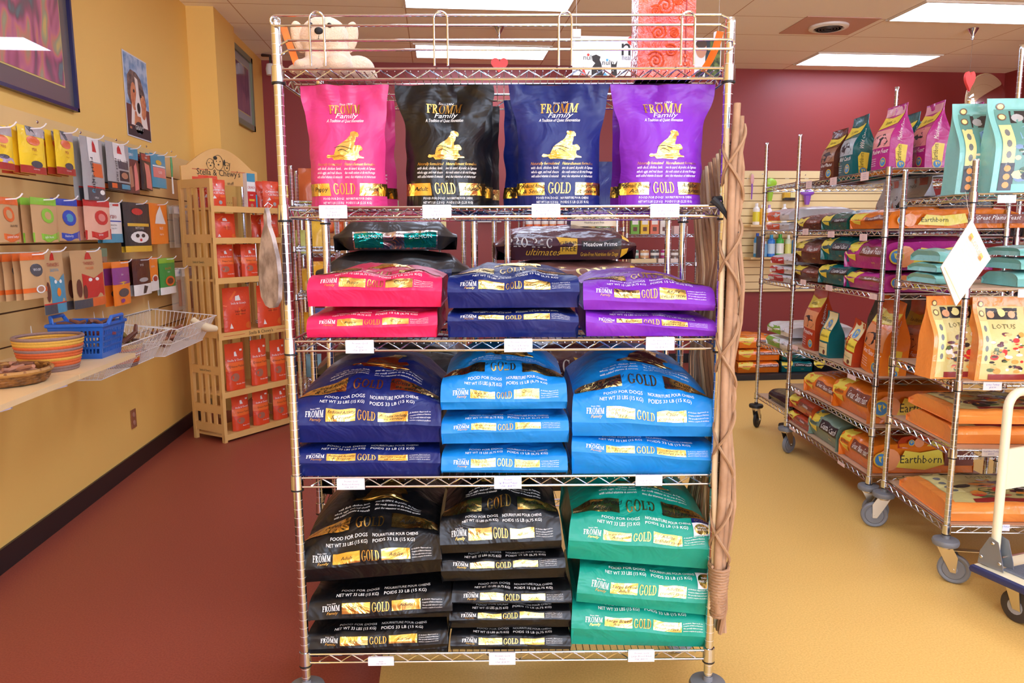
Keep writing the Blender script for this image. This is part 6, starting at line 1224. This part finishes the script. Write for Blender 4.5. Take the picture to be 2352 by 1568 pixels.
# nearest rack
def r2x(px_, y): return R2.px(px_, 600, y)[0]
stand_food(R2, 2215, .20, zr2[0], .30, .375, .11, 'sea', 'sea green bag standing behind, at the left end of the nearest rack top', 'lotus', X=.15, rz=0)
stand_food(R2, 2310, .08, zr2[0], .34, .375, .11, 'sea', 'large sea green bag with fish pictures at the front of the nearest rack top', 'lotus', X=.245)
stand_food(R2, 2165, .12, zr2[2], .24, .345, .10, 'peach', 'orange bag with food pictures, leftmost on the third shelf of the nearest rack', 'lotus', X=.0+.02, rz=.15)
stand_food(R2, 2260, .06, zr2[2], .215, .345, .10, 'peach', 'orange bag with food pictures standing in the middle, right of the rack post', 'lotus', X=.175)
stand_food(R2, 2352, .07, zr2[2], .215, .345, .10, 'peach', 'orange bag with food pictures cut by the right edge of the photo', 'lotus', X=.41)
for i, (x0, x1, z0, z1, yl, lab) in enumerate(((-.01, .14, .0, .045, .22, 'lowest sea green bag end left of the hanging sign'), (.0, .15, .05, .09, .24, 'middle sea green bag end left of the hanging sign'), (.02, .16, .095, .15, .26, 'upper sea green bag end left of the hanging sign'), (.22, .62, .0, .065, .03, 'lower sea green lying bag right of the hanging sign'), (.24, .62, .07, .12, .05, 'middle sea green lying bag right of the hanging sign'), (.25, .62, .125, .165, .08, 'top sea green lying bag right of the hanging sign'))):
    flat_food(R2, i*50, 0, 0, 0, 'sea', .30, lab, 'lotus', xs=(x0, x1, zr2[1]+.008+z0, zr2[1]+.008+z1), yl=yl, hmax=z1-z0)
for i, (x0, z0, z1, yl, lab) in enumerate(((.02, 0, .085, .05, 'lower orange lying bag on the fourth shelf of the nearest rack'), (.02, .09, .16, .04, 'upper orange lying bag on the fourth shelf of the nearest rack'))):
    flat_food(R2, i*77+9, 0, 0, 0, 'peach', .46, lab, 'lotusfood', xs=(x0, x0+.52, zr2[3]+.008+z0, zr2[3]+.008+z1), yl=yl, hmax=z1-z0)
flat_food(R2, 31, 0, 0, 0, 'peach', .50, 'large orange bag with food pictures lying flat on the lowest shelf of the nearest rack', 'lotusfood', xs=(.015, .60, zr2[4]+.008, zr2[4]+.088), yl=.02, hmax=.095)
flat_food(R1, 77, 0, 0, 0, 'rust', .42, 'long orange brown bag lying behind the nearest rack on the lowest shelf', 'eb', 'Great Plains Feast', xs=(.92, 1.14, zr1[5]+.14, zr1[5]+.21), yl=.16, hmax=.08)
for i, (x, y, z, w, L, lab) in enumerate(((.05, .03, 1.458, .42, .4, 'black bag lying behind the hanging sign post, on the rack behind'), (.52, .03, 1.458, .4, .4, 'black bag lying further right on the rack behind'), (.08, .05, 1.13, .5, .36, 'black bag on the shelf below, behind the sea green bags'))):
    flat_food(R4, i*13+5, 0, 0, 0, 'ink', L, lab, 'none', xs=(x, x+w, z, z+.12), yl=y, hmax=.13)
flat_food(R1, 91, 0, 0, 0, 'ink', .3, 'black bag lying above the long orange bag on the second shelf', 'none', xs=(.72, 1.15, zr1[1]+.10, zr1[1]+.17), yl=.28)
# hanging sign on the post
t = thing('hanging_sign', 'white plastic sign tilted on its corner, hung from the post of the nearest rack', 'sign', (0, 0, 0))
Ys = 2.72
P_ = [ay(x, y, Ys+dy) for x, y, dy in ((2232, 503, .0), (2276, 594, -.05), (2196, 703, .0), (2161, 613, .03))]
b = MB(); n = (P_[1]-P_[0]).cross(P_[3]-P_[0]).normalized()*.03
b.add(P_+[p+n for p in P_], [(0, 1, 2, 3), (7, 6, 5, 4), (0, 4, 5, 1), (1, 5, 6, 2), (2, 6, 7, 3), (3, 7, 4, 0)], mat('cream plastic sign', (236, 224, 212), .4), False)
U_ = (P_[3]-P_[0]); V_ = (P_[1]-P_[0]); un = U_.normalized(); vn = V_.normalized()
So = lambda p, q: P_[0]+U_*.5+V_*.5+(P_[1]-P_[0]).normalized()*p-(P_[3]-P_[0]).normalized()*q
nn = -n.normalized()
prs = Print(b, So, .0012)
if nrm(So, 0, 0).dot(nn) < 0: prs.off = -.0012
prs.text('LOTUS', 0, U_.length*.3, .016, C3('faded gold', (206, 186, 150)), 'c', 1, 0, 2, .06)
for s in (-1, 1): prs.rect(s*.042-.009, s*.042+.009, U_.length*.28, U_.length*.38, gld, 1); prs.rect(s*.042-.006, s*.042+.006, U_.length*.29, U_.length*.33, org2, 2)
for i in range(10): prs.text('wholesome natural oven baked recipe', 0, U_.length*.2-i*.016, .006, C3('faded lettering', (212, 196, 176)), 'c', 1, 0, 1, .1, 1)
prs.rect(-V_.length*.42, V_.length*.42, -U_.length*.44, -U_.length*.43, gld, 1)
b.build('sign_body', t)
b = MB(); pt_ = ay(2219, 447, Ys); b.tube([P_[0]+n*.5, (P_[0]+n*.5)*.5+pt_*.5+Vector((-.004, 0, 0)), pt_, pt_+Vector((.01, .02, .012))], .0012, mat('thin wire', (190, 180, 170), .5), 4); b.build('hanging_wire', t)
# ---- platform trolley
tc_ = mat('cream trolley paint', (232, 222, 188), .35); navy_b = mat('navy rubber bumper', (44, 50, 92), .45); ribs = mat('grey ribbed mat', (118, 122, 132), .7); gal = mat('galvanised bracket', (140, 146, 156), .4, .6)
o = az(2237, 1292, .19); t = thing('platform_trolley', 'cream platform trolley with a navy bumper and tubular handle at the bottom right corner', 'trolley', (o.x, o.y, 0), math.radians(-75))
PLn, PWd, zt = .78, .48, .19
b = MB(); b.box((PLn/2, PWd/2, zt-.02), (PLn, PWd, .03), tc_); b.build('deck', t)
b = MB(); b.box((PLn/2+.02, PWd/2, zt-.002), (PLn-.12, PWd-.10, .006), ribs)
for i in range(40): y = .06+(PWd-.12)*i/39; b.box((PLn/2+.02, y, zt+.002), (PLn-.13, .003, .003), ribs)
b.build('ribbed_mat', t)
b = MB(); r = .02; b.tube([(0, 0, zt-.022), (PLn, 0, zt-.022), (PLn, PWd, zt-.022), (0, PWd, zt-.022)], .017, navy_b, 8, True); b.build('bumper_strip', t)
hx, hy0, hy1 = .045, .05, PWd-.05; hz = ay(2330, 898, o.y).z; rr = .06
b = MB(); arc = lambda cy, a0, a1: [(hx, cy+rr*math.cos(a0+(a1-a0)*i/8), hz-rr+rr*math.sin(a0+(a1-a0)*i/8)) for i in range(9)]
b.tube([(hx, hy0, zt+.02)]+arc(hy0+rr, PI, PI/2)+arc(hy1-rr, PI/2, 0)+[(hx, hy1, zt+.02)], .0165, tc_, 14); b.build('handle', t)
b = MB(); b.box((hx, PWd/2, hz-.30), (.012, hy1-hy0-.02, .16), tc_); b.build('handle_panel', t)
for y in (hy0, hy1):
    b = MB(); b.prism([(-.045, 0), (.06, 0), (.055, .03), (.03, .11), (-.005, .12), (-.04, .05)], .003, gal, (hx, y-.03, zt)); b.prism([(-.045, 0), (.06, 0), (.055, .03), (.03, .11), (-.005, .12), (-.04, .05)], .003, gal, (hx, y+.027, zt)); b.box((hx-.02, y, zt+.03), (.04, .054, .055), gal)
    for dx, dz in ((-.03, .03), (.045, .03), (.012, .1)): b.ball((hx+dx, y-.033, zt+dz), (.007, .005, .007), zinc, 8, 5)
    b.build('hinge_bracket', t)
b = MB(); b.tube([(hx+.03, hy0-.0, zt+.045), (hx+.03, hy1, zt+.045)], .004, zinc, 6); b.build('release_rod', t)
for x, y in ((.12, .07), (.12, PWd-.07), (PLn-.12, .07), (PLn-.12, PWd-.07)):
    b = MB(); b.lathe([(.02, -.018), (.05, -.018), (.062, -.012), (.0635, 0), (.062, .012), (.05, .018), (.02, .018)], mat('dark tyre', (58, 52, 50), .6), 24, (x+.02, y, .0635), 'y'); b.lathe([(.001, -.02), (.03, -.019), (.03, .019), (.001, .02)], grey_hub, 16, (x+.02, y, .0635), 'y')
    b.prism([(-.03, 0), (.03, 0), (.045, -.1), (.015, -.1)], .003, zinc, (x, y-.024, zt-.035)); b.prism([(-.03, 0), (.03, 0), (.045, -.1), (.015, -.1)], .003, zinc, (x, y+.021, zt-.035)); b.build('wheel', t)
# ================================================================ racks directly behind the front rack
RB2 = Fr((-.47, 2.84), 0); RB3 = Fr((.262, 2.80), -.02); ZB = 1.272
wire_rack('wire rack end directly behind the front rack at the left, carrying black bags', RB2.o, 0, .61, 1.17, (1.272, .86, .45), (1.56,)*4, fine=False, group='racks behind the front rack', seg=12, z0=0)
wire_rack('wire rack end directly behind the front rack at the right, carrying dark plum bags', RB3.o, RB3.rz, .61, .9, (1.262, .86, .45), (1.56,)*4, fine=False, group='racks behind the front rack', seg=12, z0=0)
plum = C3('plum glossy film', (74, 42, 50), .22); plum2 = C3('rosy brown film', (134, 92, 86), .3); tealfoil = mat('teal foil', (24, 150, 140), .2, .8, bump=(16, .01, 1)); silver = mat('silver foil', (200, 190, 186), .2, 1, bump=(16, .01, 1)); labelb = C3('blue label', (44, 56, 104))
def side_bag(fr, x0, x1, z0, z1, dy, yl, m, draw, label, seed, rz=0):
    """a bag lying with its long side to the camera"""
    w = x1-x0; h = z1-z0; hr = h*.42
    S, tot = lying_bag(w, dy, hr, hr, h, [(0, 84), (h*.5, 66), (h*.9, 30), (h*1.3, 8), (.3, 0)], seed=seed, k=.55, rough=.008, tuck=.03)
    def S2(p, q):                      # pointed, pinched ends
        v = S(p, q); u = abs(2*p/w); f = smooth01((u-.72)/.28); v.z = v.z*(1-f*.72)+h*.28*f; v.y += f*.03; return v
    b = MB(); bag_shell(b, S2, tot, w, hr, m, None, 30); draw(Print(b, S2, .0014), w, h, hr)
    o = b.build('dog_food_bag', None, fr.w((x0+x1)/2, yl, z0), fr.rz+rz); return tag(o, label, 'dog food bag', 'bags on the racks behind the front rack')
def bx(fr, xa, xb, y=-.0): return fr.px(xa, 590, y)[0], fr.px(xb, 590, y)[0]
def d1(pr, w, h, hr):
    pr.rect(-w*.34, w*.34, -hr*.9, h*.28, silver, 1); pr.rect(-w*.33, -w*.1, -hr*.8, h*.2, tealfoil, 2); pr.rect(w*.07, w*.33, -hr*.8, h*.2, tealfoil, 2); pr.text('SALMON', -w*.2, -hr*.1, h*.13, ink, 'c', 1, 0, 4); pr.text('SALMON', w*.2, -hr*.1, h*.13, ink, 'c', 1, 0, 4)
def d2(pr, w, h, hr):
    pr.rect(-w*.2, w*.36, -hr*.95, h*.18, labelb, 1); pr.text('WHITEFISH & POTATO', -w*.05, -hr*.1, h*.12, greytag, 'c', 1, 0, 3, w*.22); pr.text('FORMULE POISSON ET', w*.2, -hr*.1, h*.12, greytag, 'c', 1, 0, 3, w*.26); pr.text('POMME DE TERRE', w*.22, -hr*.6, h*.12, greytag, 'c', 1, 0, 3, w*.2)
def d3(pr, w, h, hr):
    pr.serif('PRO PAC', -w*.42, -hr*.1, h*.38, mat('silver print', (206, 204, 200), .4), 'l', w=w*.32); pr.text('ultimates', -w*.3, -hr*.65, h*.2, gld, 'l', 1, .4, 4)
    pr.poly([(-w*.08, h*.42), (-w*.02, h*.36), (w*.07, h*.32), (w*.07, -hr*.6), (-w*.05, -hr*.6), (-w*.05, h*.1)], gld, 2, 1); pr.text('GRAIN', w*.012, h*.06, h*.13, black, 'c', 1, 0, 4); pr.text('FREE', w*.012, -hr*.38, h*.15, black, 'c', 1, 0, 4)
    pr.rect(w*.1, w*.38, -hr*.3, h*.25, blk2, 1); pr.text('Meadow Prime', w*.23, -hr*.05, h*.19, ink, 'c', 1, 0, 4, w*.24); pr.text('Grain-Free Nutrition for Dogs', w*.23, -hr*.72, h*.11, gld, 'c', 1, 0, 4, w*.27); pr.rect(w*.385, w*.44, -hr*.9, -hr*.3, gld, 2); pr.rect(w*.385, w*.44, h*.26, h*.5, gld, 2)
def d4(pr, w, h, hr):
    pr.serif('PRO PAC', w*.30, h*.62, h*.44, mat('cream print', (230, 226, 206), .4), 'l', w=w*.72, flip=True); pr.rect(w*.36, w*.44, -hr*.5, h*.7, gld, 2)
a, c = bx(RB2, 762, 1052, .0); side_bag(RB2, a, c, 1.425, 1.545, .42, .03, blk2, d1, 'black bag with a teal and silver strip, upper one behind the pink bags', 1)
a, c = bx(RB2, 718, 1088, .0); side_bag(RB2, a, c, 1.284, 1.422, .5, .02, blk2, d2, 'black bag with a dark blue label, lower one behind the pink bags', 2)
a, c = bx(RB3, 1140, 1470, .0); side_bag(RB3, a, c, 1.385, 1.515, .4, .03, plum, d3, 'dark plum bag with silver and yellow lettering behind the navy bags', 3)
a, c = bx(RB3, 1160, 1500, .0); side_bag(RB3, a, c, 1.272, 1.382, .48, .01, plum2, d4, 'rosy brown bag with upside down cream lettering behind the purple bags', 4)
for i, (fr, x0, z, m, lab) in enumerate(((RB2, .0, .87, blk2, 'black bag low on the left rack behind the large navy bags'), (RB2, .0, .46, blk2, 'black bag on the lowest shelf of the left rack behind'), (RB3, .0, .87, plum, 'plum bag low on the right rack behind the light blue bags'), (RB3, .0, .46, blk2, 'black bag on the lowest shelf of the right rack behind'))):
    side_bag(fr, x0-.02, x0+.64, z+.004, z+.2, .5, .02, m, d3 if m is plum else (lambda *a: None), lab, 10+i)
# small navy and cream bag standing on top
p = ay(1358, 545, 3.05); x0 = ay(1302, 520, 3.05).x; x1 = ay(1408, 520, 3.05).x; zb = 1.513; w = x1-x0
F = gus_bag(w, .26, .08, 4.4); b = MB(); gus_shell(b, F, w, .26, .08, COLS['navy']); pr = Print(b, lambda p, q: F(0, p, q), .0012); pr.rect(-w*.49, w*.49, .0, .052, C3('cream foot', (214, 196, 160)), 1); pr.text('BEST BREED', 0, .03, .014, black, 'c', 1, 0, 3, w*.5); pr.text('Healthy grain free', 0, .012, .008, black, 'c', 1, 0, 3, w*.6)
tag(b.build('dog_food_pouch', None, (p.x, 3.05, zb)), 'navy and cream bag standing on the dark plum bag', 'dog food bag')
# ================================================================ back wall
slat2 = mat('cream slatwall', (238, 214, 158), .5); slot2 = mat('brown slot', (140, 100, 60), .7)
YW = YB-.02
def bw(x, y): return ay(x, y, YW)
p0, p1 = bw(1640, 392), bw(1640, 672); xe = bw(2110, 500).x
slatwall('slatwall', 'cream slatwall on the red back wall, hung with grooming tools behind the right racks', (p0.x, YB-.022, 0), 0, xe-p0.x, p0.z, p1.z, .0835, slat2, .09, [(bw(x, y).x-p0.x, bw(x, y).z) for x, y in ((1750, 400), (1848, 402), (1743, 662))], sm=slot2)
wood_s = mat('blond shelf', (232, 200, 140), .5)
for i, (y, lab) in enumerate(((519, 'upper blond shelf on the cream slatwall holding shampoo'), (592, 'lower blond shelf on the cream slatwall holding spray bottles'))):
    a, c = bw(1708, y), bw(1960, y); b = MB(); b.box(((a.x+c.x)/2, YW-.1, a.z), (c.x-a.x, .2, .02), wood_s); tag(b.build('slatwall_shelf'), lab, 'shelf', 'shelves on the back slatwall')
def bottle(xc, yb_, yt_, wpx, cb, cc, label, lab2=None):
    Y = YW-.1; A, B_ = ay(xc, yb_, Y), ay(xc, yt_, Y); h = B_.z-A.z; r = (ay(xc+wpx/2, yb_, Y).x-ay(xc-wpx/2, yb_, Y).x)/2
    z0 = {519: bw(1708, 519).z, 592: bw(1708, 592).z}[519 if yb_ < 560 else 592]+.011
    t = thing('shampoo_bottle', label, 'bottle', (A.x, Y, z0)); b = MB(); b.lathe([(.001, 0), (r*.95, .003), (r, h*.08), (r, h*.72), (r*.75, h*.8), (r*.4, h*.84)], C3('bottle %s' % str(cb), cb, .3), 16); 
    if lab2: b.lathe([(r*1.01, h*.15), (r*1.01, h*.6)], C3('bottle %s' % str(lab2), lab2, .4), 16)
    b.build('body', t); b = MB(); b.lathe([(r*.45, h*.82), (r*.45, h), (.001, h)], C3('bottle %s' % str(cc), cc, .3), 14); b.build('cap', t)
bottle(1736, 516, 466, 15, (246, 244, 236), (250, 250, 250), 'white bottle with a yellow label on the upper blond shelf', (236, 222, 60))
bottle(1750, 516, 470, 13, (236, 180, 50), (246, 246, 246), 'amber bottle with a white cap on the upper blond shelf')
bottle(1765, 516, 470, 13, (246, 240, 250), (190, 160, 220), 'white and lilac bottle on the upper blond shelf', (236, 200, 80))
bottle(1800, 516, 468, 13, (240, 240, 240), (250, 250, 250), 'plain white bottle behind the far rack on the upper shelf')
bottle(1738, 588, 533, 15, (60, 160, 226), (40, 90, 200), 'light blue bottle, leftmost on the lower blond shelf', (210, 232, 246))
bottle(1770, 588, 537, 17, (46, 130, 226), (60, 170, 220), 'blue bottle seen through the far rack on the lower shelf', (200, 226, 246))
bottle(1790, 588, 536, 17, (76, 190, 76), (60, 170, 60), 'green bottle with a coconut label on the lower shelf', (240, 244, 236))
bottle(1809, 588, 538, 14, (216, 232, 200), (246, 250, 240), 'pale green bottle on the lower shelf', (226, 230, 130))
bottle(1757, 588, 552, 8, (120, 180, 220), (240, 240, 240), 'narrow pale blue bottle half hidden on the lower shelf')
bottle(1822, 588, 540, 9, (70, 140, 210), (70, 140, 210), 'slim blue bottle at the right of the lower shelf')
b = MB(); A = ay(1744, 598, YW-.24); B_ = ay(1744, 549, YW-.24); b.box((0, 0, (B_.z-A.z)/2), (.07, .03, B_.z-A.z), blk2); b.box((0, .02, .06), (.05, .04, .01), blk2); tag(b.build('black_box', None, (A.x, YW-.235, bw(1708, 592).z+.0105)), 'tall black box at the front of the lower blond shelf', 'box')
def tool(x, y0_, y1_, w, m, label, cat, head=None, name='grooming_tool'):
    Y = YW-.06; A, B_ = ay(x, y1_, Y), ay(x, y0_, Y); h = B_.z-A.z; t = thing(name, label, cat, (A.x, Y, A.z)); b = MB(); b.tube([(0, 0, 0), (.002, 0, h*.4), (0, 0, h*.62)], [w*.3, w*.45, w*.5], m[0], 8); b.build('handle', t)
    b = MB(); b.ball((0, 0, h*.8), (w, w*.35, h*.22), m[1], 12, 8); b.tube([(0, 0, h), (0, .035, h+.01)], .004, chrome, 5); b.build('head', t)
pl = C3('lilac plastic', (150, 90, 200)); pk2 = C3('pale pink plastic', (226, 170, 170)); lim = C3('lime plastic', (160, 210, 60))
tool(1726, 400, 458, .022, (pl, pk2), 'thin purple and pink comb hanging on the cream slatwall', 'brush', name='comb')
tool(1768, 410, 462, .075, (lim, lim), 'lime green and purple grooming brush behind the far rack post', 'brush', name='grooming_brush')
tool(1853, 436, 470, .085, (pl, pl), 'purple slicker brush seen through the six shelf rack', 'brush', name='grooming_brush')
for x, lab, m in ((1806, 'small cream and black clipper guard pack, left one', gld), (1820, 'small cream and black clipper guard pack, right one', cr_)):
    Y = YW-.05; A = ay(x, 455, Y); b = MB(); b.box((0, 0, .03), (.075, .05, .06), m); b.box((0, -.005, -.01), (.07, .05, .03), blk2); b.tube([(0, 0, .06), (0, .03, .09)], .004, chrome, 5); tag(b.build('clipper_pack', None, (A.x, Y, A.z)), lab, 'package', 'clipper packs')
for x, y, lab in ((1719, 417, 'white hang tag beside the thin comb'), (1807, 413, 'white hang tag above the clipper packs'), (1852, 413, 'white hang tag near the six shelf rack post')):
    A = bw(x, y); b = MB(); b.box((0, 0, 0), (.045, .006, .09), white); tag(b.build('hang_tag', None, (A.x, YW-.006, A.z)), lab, 'label')
# floor stacks by the back wall
def floor_stack(px0_, px1_, Y, rows, m, tx, labs, dz=.13):
    x0 = ay(px0_, 840, Y).x; x1 = ay(px1_, 840, Y).x
    for k in range(rows):
        fl = flat_food(Fr((x0, Y), 0), px0_+k, 0, 0, 0, m, .5, labs[k], 'eb', tx, xs=(0, x1-x0, .055+dz*k, .055+dz*(k+.97)), yl=.0, hmax=dz, side=False, group='bags stacked on the floor at the back')
FC['amber'] = C3('amber glossy film', (236, 128, 36), .22)
b = MB(); xa, xb_ = ay(1640, 860, 7.3).x, ay(2000, 860, 7.3).x; b.box(((xa+xb_)/2, 7.62, .0255), (xb_-xa, .8, .05), mat('dark pallet', (34, 28, 28), .7)); tag(b.build('pallet_base'), 'low dark base under the bags stacked on the floor at the back wall', 'platform')
floor_stack(1696, 1789, 7.32, 3, 'amber', 'Great Plains Feast', ['lowest orange bag of the floor stack behind the willow trellis', 'middle orange bag of the floor stack behind the willow trellis', 'top orange bag of the floor stack behind the willow trellis'])
floor_stack(1796, 1866, 7.32, 2, 'deepteal', 'Coastal Catch', ['lower teal bag of the floor stack at the back', 'upper teal bag of the floor stack at the back'])
floor_stack(1870, 1940, 7.32, 2, 'ink', 'PRO PAC', ['lower black and yellow bag of the floor stack at the back', 'upper black and yellow bag of the floor stack at the back'])
# racks of cans and boxes against the back wall, seen between the bags
RC = Fr((ay(1200, 520, 7.3).x-.05, 7.35), 0)
def backrack(xa_, xb_, Y, zs, label, tops=1.8, D=.4):
    x0, x1 = ay(xa_, 540, Y).x, ay(xb_, 540, Y).x; fr = Fr((x0, Y), 0)
    wire_rack(label, fr.o, 0, x1-x0, D, zs, (tops,)*4, fine=False, group='wire racks along the back wall', seg=8, z0=0); return fr, x1-x0
zc = [ay(1300, y, 7.35).z for y in (524, 575)]
frc, wc = backrack(1203, 1432, 7.35, (zc[0]+.26, zc[0], zc[0]-.26, .5), 'wire rack full of orange and green cans at the back, behind the plum bag', tops=2.0)
cc_ = [(230, 110, 60), (236, 140, 70), (222, 90, 60), (200, 190, 90), (236, 200, 90), (120, 160, 80)]
canm = [C3('can %d' % i, c) for i, c in enumerate(cc_)]; tin = mat('tin', (200, 196, 190), .25, 1)
def can_mesh(m, r, h):
    b = MB(); b.lathe([(.001, 0), (r, 0), (r, .004)], tin, 12); b.lathe([(r, .004), (r, h-.004)], m, 12); b.lathe([(r, h*.35), (r+.0006, h*.36), (r+.0006, h*.64), (r, h*.65)], wht, 12); b.lathe([(r, h-.004), (r*.96, h), (.001, h-.002)], tin, 12); return b.mesh('food_can')
cms = [can_mesh(m, .036, .108) for m in canm]
ORD = ['first', 'second', 'third', 'fourth', 'fifth', 'sixth', 'seventh', 'eighth', 'ninth', 'tenth', 'eleventh', 'twelfth', 'thirteenth', 'fourteenth', 'fifteenth', 'sixteenth']
CG = 'cans on the back wall rack'
for lv, zz in enumerate((zc[0], zc[0]-.26, zc[0]+.26)):
    nr = int((wc-.06)/.078)
    for k in range(nr):
        for s in range(2):
            ci = (k*7//nr+s*0) % 6 if lv != 1 else (k*5//nr+3) % 6
            o = link('food_can', cms[ci], None, frc.w(.06+.078*k, .05, zz+.002+.109*s)); nm = ['orange', 'light orange', 'red orange', 'olive', 'yellow', 'green'][ci]
            tag(o, '%s can, %s from left, %s layer, %s shelf of the back rack' % (nm, ORD[k], ('bottom', 'top')[s], ('middle', 'lower', 'upper')[lv]), 'can', CG)
zd = [ay(1490, y, 7.35).z for y in (538, 604)]
frd, wd_ = backrack(1440, 1600, 7.35, (zd[0], zd[1], .6), 'small wire rack with treat boxes and cans at the back, right of the orange cans', tops=1.75)
for k, c in enumerate(((120, 180, 60), (236, 196, 50), (226, 120, 90), (232, 226, 220))):
    b = MB(); b.box((0, 0, .075), (.085, .06, .15), C3('treat box %d' % k, c)); b.box((0, -.031, .12), (.06, .002, .05), wht); b.box((0, -.031, .05), (.04, .002, .04), brn); tag(b.build('treat_box', None, frd.w(.09+.1*k, .06, zd[0]+.002)), 'small upright %s treat box on the back rack beside the plum bag' % ('lime', 'yellow', 'coral', 'white')[k], 'box', 'treat boxes on the back rack')
b = MB(); b.box((0, 0, .05), (.14, .1, .08), pinkp); tag(b.build('small_carton', None, frd.w(.56, .08, zd[0]-.008)), 'small pale carton at the right end of the back rack', 'box')
for k, c in enumerate(((110, 150, 140), (220, 170, 120), (90, 90, 96), (190, 60, 130), (120, 100, 90))):
    me = can_mesh(C3('tray can %d' % k, c), .045, .085); tag(link('food_can', me, None, frd.w(.10+.105*k, .08, zd[1]+.045)), '%s food can standing in the low tray at the back' % ('sage', 'tan', 'grey', 'pink', 'brown')[k], 'can', 'cans in the low trays')
for k, x in enumerate((.18, .46)): b = MB(); b.box((0, 0, .02), (.26, .14, .04), C3('card tray %d' % k, ((226, 206, 160), (236, 222, 214))[k])); tag(b.build('card_tray', None, frd.w(x, .08, zd[1]+.002)), ('cream', 'white')[k]+' cardboard tray under the row of cans at the back', 'tray')
# left background: rack with cartons between the wooden stand and the front rack
fre, we = backrack(676, 905, 6.55, (1.66, 1.33, 1.0, .62, .25), 'wire rack of cartons and toys far behind, seen left of the pink bags', tops=2.0)
card = mat('brown cardboard', (190, 140, 92), .7)
def carton(fr, x, w, z, h, d, m, label, name='cardboard_box', y=.05): b = MB(); b.box((0, d/2, h/2), (w, d, h), m); b.box((0, -.001, h*.75), (w, .002, .004), brn); b.box((0, d/2, h+.001), (w*.1, d, .002), tan); return tag(b.build(name, None, fr.w(x, y, z+.002)), label, 'box')
carton(fre, .25, .30, 1.33, .17, .3, card, 'brown cardboard carton on the rack behind, beside the black bag')
carton(fre, .30, .34, 1.0, .2, .3, card, 'brown cardboard carton one shelf lower behind the pink bags')
for k, (x, c) in enumerate(((.42, (236, 110, 60)), (.5, (240, 130, 70)), (.56, (236, 100, 50)))): b = MB(); b.ball((0, 0, .055), (.05, .04, .055), C3('orange toy', (238, 112, 60)), 12, 8); tag(b.build('orange_toy', None, fre.w(x-.14, .12, 1.505)), '%s orange toy ball on the brown carton behind' % ('left', 'middle', 'right')[k], 'toy', 'orange toys')
for k, (x, c, nm) in enumerate(((.08, (210, 220, 90), 'yellow green'), (.46, (150, 200, 110), 'green'), (.58, (236, 236, 230), 'white'), (.70, (180, 140, 190), 'lilac'), (.82, (160, 210, 150), 'mint'))):
    b = MB(); b.box((0, .06, .06), (.11, .12, .12), C3('pack %d' % k, c)); b.box((0, -.001, .06), (.08, .002, .05), wht); tag(b.build('food_carton', None, fre.w(x, .04, 1.662)), 'small %s carton on the high shelf far behind the pink bags' % nm, 'box')
for k, (x, z, c, nm) in enumerate(((.07, 1.0, (240, 180, 50), 'amber'), (.06, .62, (240, 170, 40), 'golden'), (.1, .25, (130, 170, 180), 'pale blue'), (.3, .62, (60, 50, 110), 'dark violet'), (.05, 1.33, (220, 226, 130), 'pale yellow'))):
    F = gus_bag(.13, .2, .07, k+.5); b = MB(); gus_shell(b, F, .13, .2, .07, C3('bagpack %d' % k, c)); tag(b.build('small_food_bag', None, fre.w(x, .1, z+.003)), 'small %s bag on the rack far behind, left of the pink bags' % nm, 'bag')
frg, wg = backrack(898, 1010, 7.5, (1.66, 1.3), 'narrow wire rack with white and blue jars far behind the black bags', tops=1.95)
for k, (x, c) in enumerate(((.08, (230, 232, 236)), (.2, (120, 150, 210)), (.32, (226, 230, 236)))): b = MB(); b.lathe([(.001, 0), (.045, 0), (.045, .12), (.03, .14), (.001, .14)], C3('jar %d' % k, c), 14); tag(b.build('supplement_jar', None, frg.w(x, .08, 1.303)), '%s jar on the narrow rack far behind the black bags' % ('left white', 'blue', 'right white')[k], 'jar')
A = ay(1010, 505, YW); b = MB(); b.box((0, 0, 0), (.26, .01, .30), C3('pale yellow notice', (240, 222, 150))); tag(b.build('wall_notice', None, (A.x-.06, YB-.008, A.z-.06)), 'pale yellow notice on the red wall behind the black bags', 'notice')
A = ay(1120, 507, YW); b = MB(); b.box((0, 0, 0), (.3, .03, .03), white); tag(b.build('wall_shelf_rail', None, (A.x, YB-.018, A.z)), 'white rail on the red back wall between the black and plum bags', 'rail')
# leaning tall post of the rack beside the wooden stand
frh = Fr((-1.70, 6.9), 0); wire_rack('wire rack in the back left corner behind the wooden display stand', frh.o, 0, .5, .4, (1.72, 1.45, 1.1, .7), (2.02, 2.02, 2.02, 2.02), fine=False, group='wire racks along the back wall', seg=8, z0=0)
frk = Fr((ay(668, 400, 5.6).x, 5.6), .1); wire_rack('narrow wire rack beside the wooden display stand with small orange bags', frk.o, frk.rz, .30, .45, (1.73, 1.4, 1.05, .7, .3), (1.98,)*4, fine=False, group='wire racks along the back wall', seg=8, z0=0)
for k, (x, z, c) in enumerate(((.1, 1.73, (196, 96, 50)), (.21, 1.73, (222, 110, 56)), (.15, 1.4, (236, 190, 60)), (.15, 1.05, (240, 180, 50)), (.15, .7, (90, 110, 170)))):
    F = gus_bag(.11, .24, .07, k+7.5); b = MB(); gus_shell(b, F, .11, .24, .07, C3('cornerbag %d' % k, c)); tag(b.build('small_food_bag', None, frk.w(x, .12, z+.003)), '%s small bag on the narrow rack beside the wooden stand' % ('copper, top left,', 'orange, top right,', 'yellow, upper', 'amber, middle', 'blue, lower')[k], 'bag')
